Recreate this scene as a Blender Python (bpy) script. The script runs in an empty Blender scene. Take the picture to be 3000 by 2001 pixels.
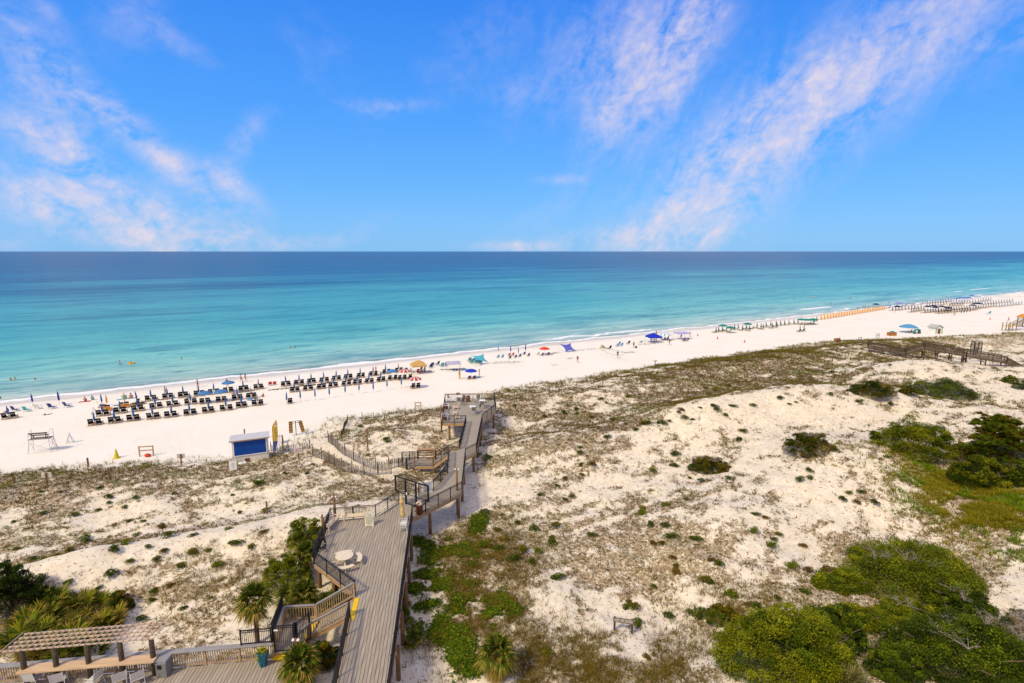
import bpy, bmesh, math, random
import numpy as np
from mathutils import Vector, Matrix
rnd = random.Random(7)
SC = bpy.context.scene
COL = SC.collection
rad = math.radians

# ------------------------------------------------------------------ camera
F_PX, CAM_H = 1583.0, 27.0
TILT = math.atan((1000.5 - 736) / F_PX)
cam = bpy.data.cameras.new('camera')
cam.sensor_width = 36.0
cam.lens = F_PX / 3000 * 36
cam.clip_start = 0.1
cam.clip_end = 120000
camo = bpy.data.objects.new('camera', cam)
COL.objects.link(camo)
camo.location = (0, 0, CAM_H)
camo.rotation_euler = (math.pi / 2 - TILT, 0, 0)
SC.camera = camo
cT, sT = math.cos(TILT), math.sin(TILT)

def P(px, py, z=0.0):
    """ground point seen at a photo position, on the level z"""
    a = (px - 1500) / F_PX; b = (py - 1000.5) / F_PX
    d = (a, cT - b * sT, -sT - b * cT)
    t = (z - CAM_H) / d[2]
    return (d[0] * t, d[1] * t)

# ------------------------------------------------------------------ noise + terrain
def _h(ix, iy, seed):
    n = (ix.astype(np.int64) * 374761393 + iy.astype(np.int64) * 668265263 + seed * 974634777) & 0xffffffff
    n = ((n ^ (n >> 13)) * 1274126177) & 0xffffffff
    return ((n ^ (n >> 16)) & 0xffff) / 65535.0
def vn(x, y, seed=0):
    x = np.asarray(x, float); y = np.asarray(y, float)
    ix = np.floor(x); iy = np.floor(y); fx = x - ix; fy = y - iy
    fx = fx * fx * (3 - 2 * fx); fy = fy * fy * (3 - 2 * fy)
    a = _h(ix, iy, seed); b = _h(ix + 1, iy, seed); c = _h(ix, iy + 1, seed); d = _h(ix + 1, iy + 1, seed)
    return (a * (1 - fx) + b * fx) * (1 - fy) + (c * (1 - fx) + d * fx) * fy
def fbm(x, y, seed=0, o=4):
    s = 0; amp = .5
    for i in range(o):
        s = s + amp * vn(x, y, seed + i * 17); x = x * 2.03 + 11.3; y = y * 2.03 + 5.7; amp *= .5
    return s / (1 - .5 ** o)
NX, NY, SH = -.523, .852, 128.5            # towards the sea; waterline at n.p = SH
def su(x, y):
    x = np.asarray(x, float); y = np.asarray(y, float)
    return SH - (NX * x + NY * y), NY * x - NX * y
EDGE_U = [-200, -60, -20, -4, 4, 9, 18, 34, 50, 90, 156, 185, 225, 300, 500]
EDGE_S = [49, 48, 46, 52, 56, 56, 46, 48, 44.5, 43.5, 46, 57, 68, 78, 90]
def edge(u): return np.interp(u, EDGE_U, EDGE_S)
PS = [-900, -400, -150, -40, -10, 0, 6, 14, 45, 49, 55, 66, 90, 140]
PZ = [-14, -9, -5, -2.2, -.8, 0, .55, 1.0, 1.6, 2.1, 2.7, 2.2, 2.3, 2.4]
BUMPS = [  # x, y, height, radius along shore, radius across
    (6.8, 65, 1.3, 10, 6), (26, 74, 2.3, 13, 7.5), (41, 80, 2.4, 14, 7), (57, 84, 2.0, 13, 7),
    (84, 106, 2.2, 13, 8), (104, 104, 1.2, 14, 8), (39, 59, 1.9, 13, 8), (-16, 68.5, 1.0, 7, 4),
    (10, 34, -.7, 8, 6), (39, 44, -.9, 12, 6), (17, 92, .5, 14, 4), (54, 116, .9, 20, 5), (22, 50, .8, 8, 6),
    (-35, 37.5, 1.5, 15, 3.2), (-18, 44.5, 1.3, 9, 3), (-22, 32, -.5, 6, 4), (50, 46, 1.6, 10, 6), (16, 42, .5, 6, 5)]
def Z(x, y):
    s, u = su(x, y)
    e = edge(u)
    sp = np.where(s > 20, 20 + (s - 20) * 25 / np.maximum(e - 20, 5), s)
    sp = np.where(s > e, s - e + 45, sp)
    z = np.interp(sp, PS, PZ)
    dune = np.clip((s - e) / 8, 0, 1)
    for bx, by, h, ru, rs in BUMPS:
        du = NY * (x - bx) - NX * (y - by); ds = NX * (x - bx) + NY * (y - by)
        z = z + 1.3 * h * np.exp(-(du / ru) ** 2 - (ds / rs) ** 2)
    z = z + dune * ((fbm(x / 9, y / 9, 3) - .5) * 1.5 + (fbm(x / 2.2, y / 2.2, 9, 3) - .5) * .45)
    z = z + np.clip(s / 10, 0, 1) * (fbm(x / 14, y / 14, 21, 3) - .5) * .22
    z = z + np.clip((s - 9) / 6, 0, 1) * (fbm(x / .55, y / .55, 31, 2) - .5) * .07 * np.clip(90 / np.hypot(x, y), 0, 1)
    return z
def zt(x, y): return float(Z(np.array([x]), np.array([y]))[0])
def PT(px, py):
    z = 2.0
    for i in range(14):
        x, y = P(px, py, z); g = zt(x, y)
        if abs(g - z) < .012: break
        z = .35 * z + .65 * g
    return Vector((x, y, g))
def px_of(x, y, z):
    dz = z - CAM_H
    dep = y * cT - dz * sT; up = y * sT + dz * cT
    dep = np.maximum(dep, .1)
    return 1500 + F_PX * x / dep, 1000.5 - F_PX * up / dep

# ------------------------------------------------------------------ materials
def srgb(r, g, b):
    f = lambda c: (c / 255 / 12.92) if c <= 10 else ((c / 255 + .055) / 1.055) ** 2.4
    return (f(r), f(g), f(b))
MATS = {}
def mat(name, col, rough=.7, var=.18, scale=3.0, bump=0.0, spec=.3, metal=0.0, stretch=None, trans=0.0):
    if name in MATS: return MATS[name]
    m = bpy.data.materials.new(name); m.use_nodes = True
    nt = m.node_tree; b = nt.nodes['Principled BSDF']
    b.inputs['Roughness'].default_value = rough; b.inputs['Specular IOR Level'].default_value = spec
    b.inputs['Metallic'].default_value = metal
    tc = nt.nodes.new('ShaderNodeTexCoord'); src = tc.outputs['Object']
    if stretch:
        mp = nt.nodes.new('ShaderNodeMapping'); mp.inputs['Scale'].default_value = stretch
        nt.links.new(src, mp.inputs[0]); src = mp.outputs[0]
    n = nt.nodes.new('ShaderNodeTexNoise'); n.inputs['Scale'].default_value = scale; n.inputs['Detail'].default_value = 5
    nt.links.new(src, n.inputs['Vector'])
    r = nt.nodes.new('ShaderNodeValToRGB'); nt.links.new(n.outputs['Fac'], r.inputs[0])
    r.color_ramp.elements[0].position = .3; r.color_ramp.elements[1].position = .7
    r.color_ramp.elements[0].color = tuple(c * (1 - var) for c in col) + (1,)
    r.color_ramp.elements[1].color = tuple(min(.95, c * (1 + var)) for c in col) + (1,)
    nt.links.new(r.outputs[0], b.inputs['Base Color'])
    if bump:
        bp = nt.nodes.new('ShaderNodeBump'); bp.inputs['Strength'].default_value = bump; bp.inputs['Distance'].default_value = .02
        nt.links.new(n.outputs['Fac'], bp.inputs['Height']); nt.links.new(bp.outputs[0], b.inputs['Normal'])
    if trans:
        tr = nt.nodes.new('ShaderNodeBsdfTranslucent'); nt.links.new(r.outputs[0], tr.inputs[0])
        mx = nt.nodes.new('ShaderNodeMixShader'); mx.inputs[0].default_value = trans
        nt.links.new(b.outputs[0], mx.inputs[1]); nt.links.new(tr.outputs[0], mx.inputs[2])
        nt.links.new(mx.outputs[0], nt.nodes['Material Output'].inputs[0])
    MATS[name] = m
    return m
def leafmat(name, trans=.25, rough=.6):
    """leaf colour comes from a colour kept on each leaf"""
    if name in MATS: return MATS[name]
    m = bpy.data.materials.new(name); m.use_nodes = True
    nt = m.node_tree; b = nt.nodes['Principled BSDF']
    at = nt.nodes.new('ShaderNodeVertexColor'); at.layer_name = 'leaf'
    b.inputs['Roughness'].default_value = .85; b.inputs['Specular IOR Level'].default_value = .03
    nt.links.new(at.outputs[0], b.inputs['Base Color'])
    if trans:
        tr = nt.nodes.new('ShaderNodeBsdfTranslucent'); nt.links.new(at.outputs[0], tr.inputs[0])
        mx = nt.nodes.new('ShaderNodeMixShader'); mx.inputs[0].default_value = trans
        nt.links.new(b.outputs[0], mx.inputs[1]); nt.links.new(tr.outputs[0], mx.inputs[2])
        nt.links.new(mx.outputs[0], nt.nodes['Material Output'].inputs[0])
    MATS[name] = m
    return m

_TMP = bpy.data.scenes.new('scratch')
def baked(o):
    """final mesh of a curve or modifier object, evaluated on its own in a scratch scene"""
    _TMP.collection.objects.link(o)
    vl = _TMP.view_layers[0]; vl.update(); dg = vl.depsgraph
    me = bpy.data.meshes.new_from_object(o.evaluated_get(dg)); _TMP.collection.objects.unlink(o)
    return me
# ------------------------------------------------------------------ mesh building
class MB:
    def __init__(s): s.v = []; s.f = []
    def add(s, vs, fs):
        o = len(s.v); s.v += [tuple(v) for v in vs]; s.f += [tuple(i + o for i in f) for f in fs]; return s
    def box(s, x0, x1, y0, y1, z0, z1, M=None):
        vs = [Vector((x, y, z)) for z in (z0, z1) for y in (y0, y1) for x in (x0, x1)]
        if M is not None: vs = [M @ v for v in vs]
        return s.add(vs, [(0, 2, 3, 1), (4, 5, 7, 6), (0, 1, 5, 4), (2, 6, 7, 3), (0, 4, 6, 2), (1, 3, 7, 5)])
    def cbox(s, c, sz, M=None):
        return s.box(c[0] - sz[0] / 2, c[0] + sz[0] / 2, c[1] - sz[1] / 2, c[1] + sz[1] / 2, c[2] - sz[2] / 2, c[2] + sz[2] / 2, M)
    def bar(s, p0, p1, w, h, up=(0, 0, 1)):
        p0 = Vector(p0); p1 = Vector(p1); d = (p1 - p0).normalized(); u = Vector(up)
        if abs(d.dot(u)) > .99: u = Vector((0, 1, 0))
        r = d.cross(u).normalized() * w / 2; u2 = r.cross(d).normalized() * h / 2
        vs = [p + a * r + b * u2 for p in (p0, p1) for a, b in ((-1, -1), (1, -1), (1, 1), (-1, 1))]
        return s.add(vs, [(3, 2, 1, 0), (4, 5, 6, 7), (0, 1, 5, 4), (1, 2, 6, 5), (2, 3, 7, 6), (3, 0, 4, 7)])
    def tube(s, pts, rs, n=8, cap=True):
        pts = [Vector(p) for p in pts]
        if not hasattr(rs, '__len__'): rs = [rs] * len(pts)
        vs = []; fs = []
        prev = None
        for i, p in enumerate(pts):
            d = (pts[min(i + 1, len(pts) - 1)] - pts[max(i - 1, 0)]).normalized()
            if prev is None:
                a = Vector((0, 0, 1)) if abs(d.z) < .9 else Vector((1, 0, 0))
                r = d.cross(a).normalized()
            else:
                r = (prev - d * prev.dot(d)).normalized()
            prev = r; q = d.cross(r)
            for k in range(n):
                t = 2 * math.pi * k / n
                vs.append(p + (r * math.cos(t) + q * math.sin(t)) * rs[i])
        for i in range(len(pts) - 1):
            for k in range(n):
                a = i * n + k; b = i * n + (k + 1) % n
                fs.append((a, b, b + n, a + n))
        if cap:
            fs.append(tuple(range(n - 1, -1, -1))); o = (len(pts) - 1) * n; fs.append(tuple(range(o, o + n)))
        return s.add(vs, fs)
    def lathe(s, prof, n=16, c=(0, 0, 0), M=None):
        vs = []; fs = []
        for r, z in prof:
            for k in range(n):
                t = 2 * math.pi * k / n
                v = Vector((c[0] + r * math.cos(t), c[1] + r * math.sin(t), c[2] + z)); vs.append(M @ v if M is not None else v)
        for i in range(len(prof) - 1):
            for k in range(n):
                a = i * n + k; b = i * n + (k + 1) % n; fs.append((a, b, b + n, a + n))
        fs.append(tuple(range(n - 1, -1, -1))); o = (len(prof) - 1) * n; fs.append(tuple(range(o, o + n)))
        return s.add(vs, fs)
    def prism(s, poly, z0, z1, M=None):
        n = len(poly)
        vs = [Vector((p[0], p[1], z)) for z in (z0, z1) for p in poly]
        if M is not None: vs = [M @ v for v in vs]
        return s.add(vs, [tuple(range(n - 1, -1, -1)), tuple(range(n, 2 * n))] + [(i, (i + 1) % n, n + (i + 1) % n, n + i) for i in range(n)])
    def sheet(s, grid, t=.01):
        """grid[i][j] of points -> a cloth with thickness t"""
        m = len(grid); n = len(grid[0]); vs = [Vector(p) for r in grid for p in r]
        vs2 = [v - Vector((0, 0, t)) for v in vs]; fs = []; N = m * n
        for i in range(m - 1):
            for j in range(n - 1):
                a = i * n + j; q = (a, a + 1, a + n + 1, a + n); fs.append(q); fs.append(tuple(N + k for k in reversed(q)))
        ring = [(0, j) for j in range(n)] + [(i, n - 1) for i in range(1, m)] + [(m - 1, j) for j in range(n - 2, -1, -1)] + [(i, 0) for i in range(m - 2, 0, -1)]
        ring = [i * n + j for i, j in ring]
        for k in range(len(ring)):
            a, b = ring[k], ring[(k + 1) % len(ring)]; fs.append((b, a, N + a, N + b))
        return s.add(vs + vs2, fs)
    def blob(s, c, r, n=8, m=5, jit=0.0):
        prof = []
        vs = []; fs = []
        for i in range(m + 1):
            th = math.pi * i / m
            for k in range(n):
                t = 2 * math.pi * k / n; j = 1 + rnd.uniform(-jit, jit)
                vs.append((c[0] + r[0] * math.sin(th) * math.cos(t) * j, c[1] + r[1] * math.sin(th) * math.sin(t) * j, c[2] - r[2] * math.cos(th) * j))
        for i in range(m):
            for k in range(n):
                a = i * n + k; b = i * n + (k + 1) % n; fs.append((a, b, b + n, a + n))
        return s.add(vs, fs)
def mesh(name, mb, m, smooth=False):
    me = bpy.data.meshes.new(name); me.from_pydata(mb.v, [], mb.f); me.validate(); me.update()
    if m: me.materials.append(m)
    if smooth: me.polygons.foreach_set('use_smooth', [True] * len(me.polygons))
    return me
def obj(name, mb, m, parent=None, smooth=False, label=None):
    me = mb if isinstance(mb, bpy.types.Mesh) else mesh(name, mb, m, smooth)
    o = bpy.data.objects.new(name, me); COL.objects.link(o)
    if parent is not None: o.parent = parent
    if label: o['label'] = label
    return o
def tag(o, label, cat, group=None):
    o['label'] = label; o['category'] = cat
    if group: o['group'] = group
    return o
def thing(name, label, cat, loc=(0, 0, 0), rz=0.0, group=None):
    o = bpy.data.objects.new(name, None); COL.objects.link(o)
    o.location = loc; o.rotation_euler = (0, 0, rz); o.empty_display_size = .2
    return tag(o, label, cat, group)
KIDS = {}
def kids(o):
    return [c for c in COL.objects if c.parent == o] if o not in KIDS else KIDS[o]
def dup(root, loc, rz, label=None, group=None, sc=None, rx=0.0, ry=0.0):
    if root not in KIDS:
        KIDS[root] = [c for c in COL.objects if c.parent == root]
        for c in KIDS[root]: KIDS[c] = [g for g in COL.objects if g.parent == c]
    r = root.copy(); COL.objects.link(r); r.location = loc; r.rotation_euler = (rx, ry, rz)
    if sc: r.scale = sc if hasattr(sc, '__len__') else (sc, sc, sc)
    if label: r['label'] = label
    if group: r['group'] = group
    for c in KIDS[root]:
        d = c.copy(); COL.objects.link(d); d.parent = r
        for g in KIDS[c]:
            e = g.copy(); COL.objects.link(e); e.parent = d
    return r
class Proto:
    """first placement moves the built thing itself, later ones copy it"""
    def __init__(s, root): s.r = root; s.used = False
    def put(s, loc, rz, label, group=None, sc=None, rx=0.0, ry=0.0):
        if not s.used:
            s.used = True; o = s.r; o.location = loc; o.rotation_euler = (rx, ry, rz)
            if sc: o.scale = sc if hasattr(sc, '__len__') else (sc, sc, sc)
            o['label'] = label
            if group: o['group'] = group
            return o
        o = dup(s.r, loc, rz, label, group, sc or (1, 1, 1), rx, ry)
        if not group and 'group' in o: del o['group']
        return o
ORD = 'first second third fourth fifth sixth seventh eighth ninth tenth eleventh twelfth thirteenth fourteenth fifteenth sixteenth seventeenth eighteenth nineteenth twentieth'.split()
def nth(i):
    if i < 20: return ORD[i]
    t = {2: 'twenty', 3: 'thirty', 4: 'forty'}[(i + 1) // 10]
    return t + '-' + ORD[(i + 1) % 10 - 1] if (i + 1) % 10 else {30: 'thirtieth', 40: 'fortieth'}[i + 1]
# leaf soup: many small faces with a colour each
class Soup:
    def __init__(s): s.V = []; s.N = []; s.C = []
    def quads(s, V, C): s._a(V, C, 4)
    def tris(s, V, C): s._a(V, C, 3)
    def _a(s, V, C, k):
        if len(V): s.V.append(np.asarray(V, np.float32).reshape(-1, 3)); s.N.append(np.full(len(C), k)); s.C.append(np.asarray(C, np.float32))
    def build(s, name, m):
        V = np.concatenate(s.V); N = np.concatenate(s.N); C = np.concatenate(s.C)
        me = bpy.data.meshes.new(name)
        me.vertices.add(len(V)); me.vertices.foreach_set('co', V.ravel())
        me.loops.add(len(V)); me.loops.foreach_set('vertex_index', np.arange(len(V), dtype=np.int32))
        me.polygons.add(len(N)); me.polygons.foreach_set('loop_start', (np.cumsum(N) - N).astype(np.int32))
        me.update(calc_edges=True)
        ca = me.color_attributes.new('leaf', 'FLOAT_COLOR', 'CORNER')
        cc = np.ones((len(V), 4), np.float32); cc[:, :3] = np.repeat(C, N, axis=0)
        ca.data.foreach_set('color', cc.ravel())
        me.materials.append(m)
        return me
RN = np.random.RandomState(11)
def pick(pal, n, var=.25):
    pal = np.array(pal, float); c = pal[RN.randint(0, len(pal), n)]
    return c * (1 + (RN.rand(n, 1) - .5) * 2 * var)
def leaves(soup, ctr, size, pal, var=.25, flat=.0, asp=1.7, nrm=None):
    """one rhombic leaf per centre, random tilt; flat -> lies flatter"""
    n = len(ctr); ctr = np.asarray(ctr)
    a = RN.rand(n) * 6.283; b = (RN.rand(n) - .35) * 1.6 * (1 - flat)
    d = np.stack([np.cos(a) * np.cos(b), np.sin(a) * np.cos(b), np.sin(b)], 1)
    w = np.stack([-np.sin(a), np.cos(a), (RN.rand(n) - .5) * 1.2 * (1 - flat)], 1); w /= np.linalg.norm(w, axis=1)[:, None]
    L = (size * (.6 + .8 * RN.rand(n)))[:, None] if np.ndim(size) else (size * (.6 + .8 * RN.rand(n)))[:, None]
    p0 = ctr - d * L * .5; p2 = ctr + d * L * .5; p1 = ctr + w * L / asp * .5; p3 = ctr - w * L / asp * .5
    V = np.stack([p0, p1, p2, p3], 1)
    soup.quads(V, pick(pal, n, var))
def blades(soup, base, h, spread, k, pal, w=.02, var=.25, bend=.5):
    """k grass blades on each base point; each blade two faces"""
    base = np.repeat(np.asarray(base), k, axis=0); n = len(base)
    h = np.repeat(np.broadcast_to(h, (n // k,)), k) * (.5 + .7 * RN.rand(n)); sp = np.repeat(np.broadcast_to(spread, (n // k,)), k)
    a = RN.rand(n) * 6.283; r = sp * np.sqrt(RN.rand(n))
    dirv = np.stack([np.cos(a), np.sin(a), np.zeros(n)], 1)
    b0 = base + dirv * (r * .55)[:, None]
    a2 = a + (RN.rand(n) - .5) * 1.2
    out = np.stack([np.cos(a2), np.sin(a2), np.zeros(n)], 1)
    side = np.stack([-np.sin(a2), np.cos(a2), np.zeros(n)], 1) * (np.broadcast_to(w, (n,)) if np.ndim(w) == 0 else np.repeat(w, k))[:, None] / 2
    up = np.array([0, 0, 1.0])
    lean = bend * (.3 + RN.rand(n))
    m = b0 + up * (h * .6)[:, None] + out * (h * lean * .4)[:, None]
    t = b0 + up * (h * (1 - .25 * lean))[:, None] + out * (h * lean * 1.0)[:, None]
    C = pick(pal, n, var)
    b0 = b0 - up * .02
    soup.quads(np.stack([b0 - side, b0 + side, m + side * .8, m - side * .8], 1), C)
    soup.tris(np.stack([m - side * .8, m + side * .8, t], 1), C * 1.05)
# ------------------------------------------------------------------ world: sky with cirrus
SUN_EL, SUN_AZ = rad(46), rad(222)          # compass style: direction the sun stands in, clockwise from +Y
W = bpy.data.worlds.new('World'); SC.world = W; W.use_nodes = True
nt = W.node_tree; N = nt.nodes; L = nt.links
bg = N['Background']; bg.inputs[1].default_value = .09
def nd(t, **kw):
    n = N.new(t)
    for k, v in kw.items(): setattr(n, k, v)
    return n
def wm(op, a, b=None, c=None, clamp=False):
    n = nd('ShaderNodeMath', operation=op, use_clamp=clamp)
    for i, v in enumerate((a, b, c)):
        if v is None: continue
        if isinstance(v, (int, float)): n.inputs[i].default_value = v
        else: L.new(v, n.inputs[i])
    return n.outputs[0]
sky = nd('ShaderNodeTexSky', sky_type='NISHITA'); sky.sun_disc = False
sky.sun_elevation = SUN_EL; sky.sun_rotation = SUN_AZ
sky.air_density = 1.0; sky.dust_density = .6; sky.ozone_density = 2.5
tcw = nd('ShaderNodeTexCoord')
sep = nd('ShaderNodeSeparateXYZ'); L.new(tcw.outputs['Generated'], sep.inputs[0])
az = wm('MULTIPLY', wm('ARCTAN2', sep.outputs[0], sep.outputs[1]), 57.2958)
el = wm('MULTIPLY', wm('ARCSINE', sep.outputs[2]), 57.2958)
cmb = nd('ShaderNodeCombineXYZ'); L.new(az, cmb.inputs[0]); L.new(el, cmb.inputs[1])
def azel(x, y):
    a = (x * 1.276 - 1500) / F_PX; b = (y * 1.276 - 1000.5) / F_PX
    d = Vector((a, cT - b * sT, -sT - b * cT)).normalized()
    return math.degrees(math.atan2(d.x, d.y)), math.degrees(math.asin(d.z))
CLOUDS = [  # x, y, half length, half width, tilt, weight
    (1600, 500, 200, 75, 38, .85), (1660, 375, 190, 85, 44, .8), (1860, 235, 210, 80, 38, .72), (2080, 115, 220, 85, 38, .5),
    (1450, 545, 170, 26, 3, .75), (1480, 180, 175, 72, 57, .85), (1590, 100, 130, 50, 60, .7), (1370, 110, 200, 75, 35, .48), (1400, 255, 60, 30, 60, .45),
    (95, 190, 130, 48, -66, .6), (120, 335, 85, 30, -38, 1.1), (350, 340, 160, 26, -43, 1.1), (260, 480, 160, 50, -14, 1.25),
    (330, 545, 150, 30, -14, 1.0), (120, 455, 50, 22, -20, .75), (540, 430, 60, 26, -40, .85), (560, 320, 60, 24, 50, .45), (885, 245, 85, 14, 5, .42),
    (410, 95, 60, 20, -25, .35), (1200, 566, 90, 11, 0, 1.4), (680, 558, 100, 15, 3, .55), (530, 540, 60, 14, 10, .5), (300, 40, 70, 50, 50, .28),
    (2320, 95, 60, 12, 0, .4), (1290, 412, 60, 10, 0, .4), (740, 140, 180, 60, -55, .12), (1110, 90, 140, 60, 30, .2), (850, 520, 80, 25, 20, .16),
    (1180, 215, 70, 25, 0, .22), (110, 25, 50, 16, -60, .35), (10, 555, 50, 18, 0, .4), (1250, 490, 90, 30, 20, .18), (2260, 40, 120, 60, 40, .25)]
total = None
K = 180 / math.pi / 1240.6
for x, y, hl, hw, tilt, wt in CLOUDS:
    a0, e0 = azel(x, y)
    mp = nd('ShaderNodeMapping', vector_type='TEXTURE')
    mp.inputs['Location'].default_value = (a0, e0, 0); mp.inputs['Rotation'].default_value = (0, 0, rad(tilt))
    mp.inputs['Scale'].default_value = (hl * K, hw * K, 1); L.new(cmb.outputs[0], mp.inputs[0])
    dp = nd('ShaderNodeVectorMath', operation='DOT_PRODUCT'); L.new(mp.outputs[0], dp.inputs[0]); L.new(mp.outputs[0], dp.inputs[1])
    g = wm('MULTIPLY', wm('POWER', 2.718, wm('MULTIPLY', dp.outputs['Value'], -1.0)), wt)
    total = g if total is None else wm('ADD', total, g)
def skynoise(rot, sc, scale, detail, dist, seed):
    mp = nd('ShaderNodeMapping', vector_type='TEXTURE'); mp.inputs['Rotation'].default_value = (0, 0, rad(rot)); mp.inputs['Scale'].default_value = sc
    mp.inputs['Location'].default_value = (seed, seed * 2, 0)
    L.new(cmb.outputs[0], mp.inputs[0])
    nz = nd('ShaderNodeTexNoise'); nz.inputs['Scale'].default_value = scale; nz.inputs['Detail'].default_value = detail
    nz.inputs['Roughness'].default_value = .60; nz.inputs['Distortion'].default_value = dist
    L.new(mp.outputs[0], nz.inputs['Vector']); return nz.outputs['Fac']
nR = skynoise(62, (1.9, 1, 1), .34, 8, .5, 3); nL = skynoise(-30, (1.5, 1, 1), .34, 8, .5, 8)
fine = skynoise(20, (1.4, 1, 1), 1.3, 8, .4, 5)
side = wm('MULTIPLY_ADD', az, .08, .5, True)
mixn = wm('ADD', wm('MULTIPLY', nR, side), wm('MULTIPLY', nL, wm('SUBTRACT', 1.0, side)))
tex = wm('ADD', wm('MULTIPLY', mixn, .75), wm('MULTIPLY', fine, .35))
den = wm('MULTIPLY', wm('MINIMUM', total, 1.05), wm('MULTIPLY_ADD', wm('SUBTRACT', tex, .50), 3.0, .30, True))
den = wm('MULTIPLY_ADD', wm('SUBTRACT', wm('ADD', den, wm('MULTIPLY', wm('SUBTRACT', tex, .62, None, True), .2)), .02), 1.05, 0, True)
den = wm('MULTIPLY', wm('MINIMUM', den, 1.0), .86)
hs = nd('ShaderNodeHueSaturation'); hs.inputs['Saturation'].default_value = 1.3
L.new(sky.outputs[0], hs.inputs['Color'])
# clear marine sky: pale azure at the horizon, deep blue higher up
skr = nd('ShaderNodeValToRGB'); L.new(wm('DIVIDE', el, 90.0, None, True), skr.inputs[0])
st = [(0, (.21, .56, 1.0)), (.06, (.145, .49, 1.08)), (.14, (.085, .39, 1.08)), (.27, (.034, .25, .98)), (.6, (.02, .13, .6)), (1, (.015, .1, .5))]
while len(skr.color_ramp.elements) < len(st): skr.color_ramp.elements.new(.5)
for e_, (p_, c_) in zip(skr.color_ramp.elements, st): e_.position = p_; e_.color = c_ + (1,)
gain = nd('ShaderNodeVectorMath', operation='SCALE'); L.new(skr.outputs[0], gain.inputs[0]); gain.inputs['Scale'].default_value = 11.5
base = nd('ShaderNodeMix', data_type='RGBA'); base.inputs[0].default_value = .82
L.new(hs.outputs[0], base.inputs[6]); L.new(gain.outputs[0], base.inputs[7])
# unseen cloud overhead and landward, added to the sky for soft fill light
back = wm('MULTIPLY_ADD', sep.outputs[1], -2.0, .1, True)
fill_veil = wm('MULTIPLY', wm('MAXIMUM', wm('MULTIPLY_ADD', el, .045, -1.35, True), back), .85)
den = wm('MAXIMUM', den, wm('MULTIPLY', fill_veil, wm('MULTIPLY_ADD', tex, .8, .5, True)))
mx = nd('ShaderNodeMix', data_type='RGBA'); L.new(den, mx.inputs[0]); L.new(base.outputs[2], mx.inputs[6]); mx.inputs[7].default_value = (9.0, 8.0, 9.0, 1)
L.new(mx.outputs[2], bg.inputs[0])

sun = bpy.data.lights.new('sun', 'SUN'); sun.energy = 3.1; sun.angle = rad(6.5); sun.color = (1.0, .87, .60)
so = bpy.data.objects.new('sun', sun); COL.objects.link(so)
sd = Vector((math.sin(SUN_AZ) * math.cos(SUN_EL), math.cos(SUN_AZ) * math.cos(SUN_EL), math.sin(SUN_EL)))
so.rotation_euler = sd.to_track_quat('Z', 'Y').to_euler()
SC.view_settings.view_transform = 'Standard'; SC.view_settings.look = 'None'
SC.view_settings.exposure = 0.0; SC.view_settings.gamma = 1.0
SC.cycles.max_bounces = 6; SC.cycles.transparent_max_bounces = 8
SC.cycles.use_denoising = True

# ------------------------------------------------------------------ vegetation cover, read off per patch of ground
VMAP = """00000000000000000000000000677777
00000000000000000000046888566533
00000000000000000456788765322322
00000000000000065455677665574332
00000000000677556555555433323433
00000000005565564566532112233333
00000000005545555554332223235555
66776667765545566654333333335666
88887665666576333333334333445666
66655544557880033445555433466676
55444444446000344555554332246667
44444566320000654556663225775566
56664111240000855555565323899965
56411124560000866566764348999994
32245666660000774334545458899994
87656665570000675333334678889993
99856654360000666432423689998884
89745433330000477653554489988866
78644333000000387665543689999998
66544330000000127888765478998899"""
VM = np.array([[int(c) for c in r] for r in VMAP.split('\n')], float)
CLEAR = [([P(x * 1.276, y * 1.276, 3.0) for x, y in ((40, 1318), (330, 1268), (560, 1222), (740, 1188))], 1.5, 1.4),
         ([P(950 + x * .1403, 1200 + y * .1403, 2.2) for x, y in ((-60, 780), (60, 830), (250, 940), (420, 1020), (700, 1130), (1000, 1240), (1300, 1300), (1700, 1150))], 1.0, 1.6)]
CLEAR += [([P(x * 1.276, y * 1.276, 2.8) for x, y in ((20, 1312), (330, 1255), (560, 1205), (720, 1170))], .9, -.75), ([P(x * 1.276, y * 1.276, 2.5) for x, y in ((1150, 1075), (1500, 985), (1750, 925), (2000, 850))], 1.3, -.7), ([P(x * 1.276, y * 1.276, 2.5) for x, y in ((1500, 835), (1800, 800), (2000, 790))], 2.5, -.6)]
CLUMP = [(1470, 1250, 90, 25, .5), (1420, 1300, 120, 30, .45), (300, 1075, 140, 14, .4), (640, 1040, 130, 16, .5), (430, 1245, 150, 12, .45), (120, 1290, 110, 12, .4), (1700, 815, 220, 16, .5), (1850, 880, 260, 18, .4),
         (1150, 1220, 70, 120, .5), (470, 1330, 110, 60, .4), (1400, 1540, 260, 40, .4), (1680, 960, 220, 10, .45), (1400, 1000, 160, 10, .4), (2250, 1180, 130, 70, .6), (880, 1010, 90, 10, .3),
         (1900, 1130, 160, 30, -.4), (1750, 980, 160, 22, -.5), (1560, 1380, 110, 40, -.6), (1300, 1330, 60, 25, -.4), (2200, 840, 120, 16, -.4)]
VM[11:, 13:23] += .8; VM[3:11, 16:28] += .7; VM[8:13, 0:10] += .6
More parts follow.
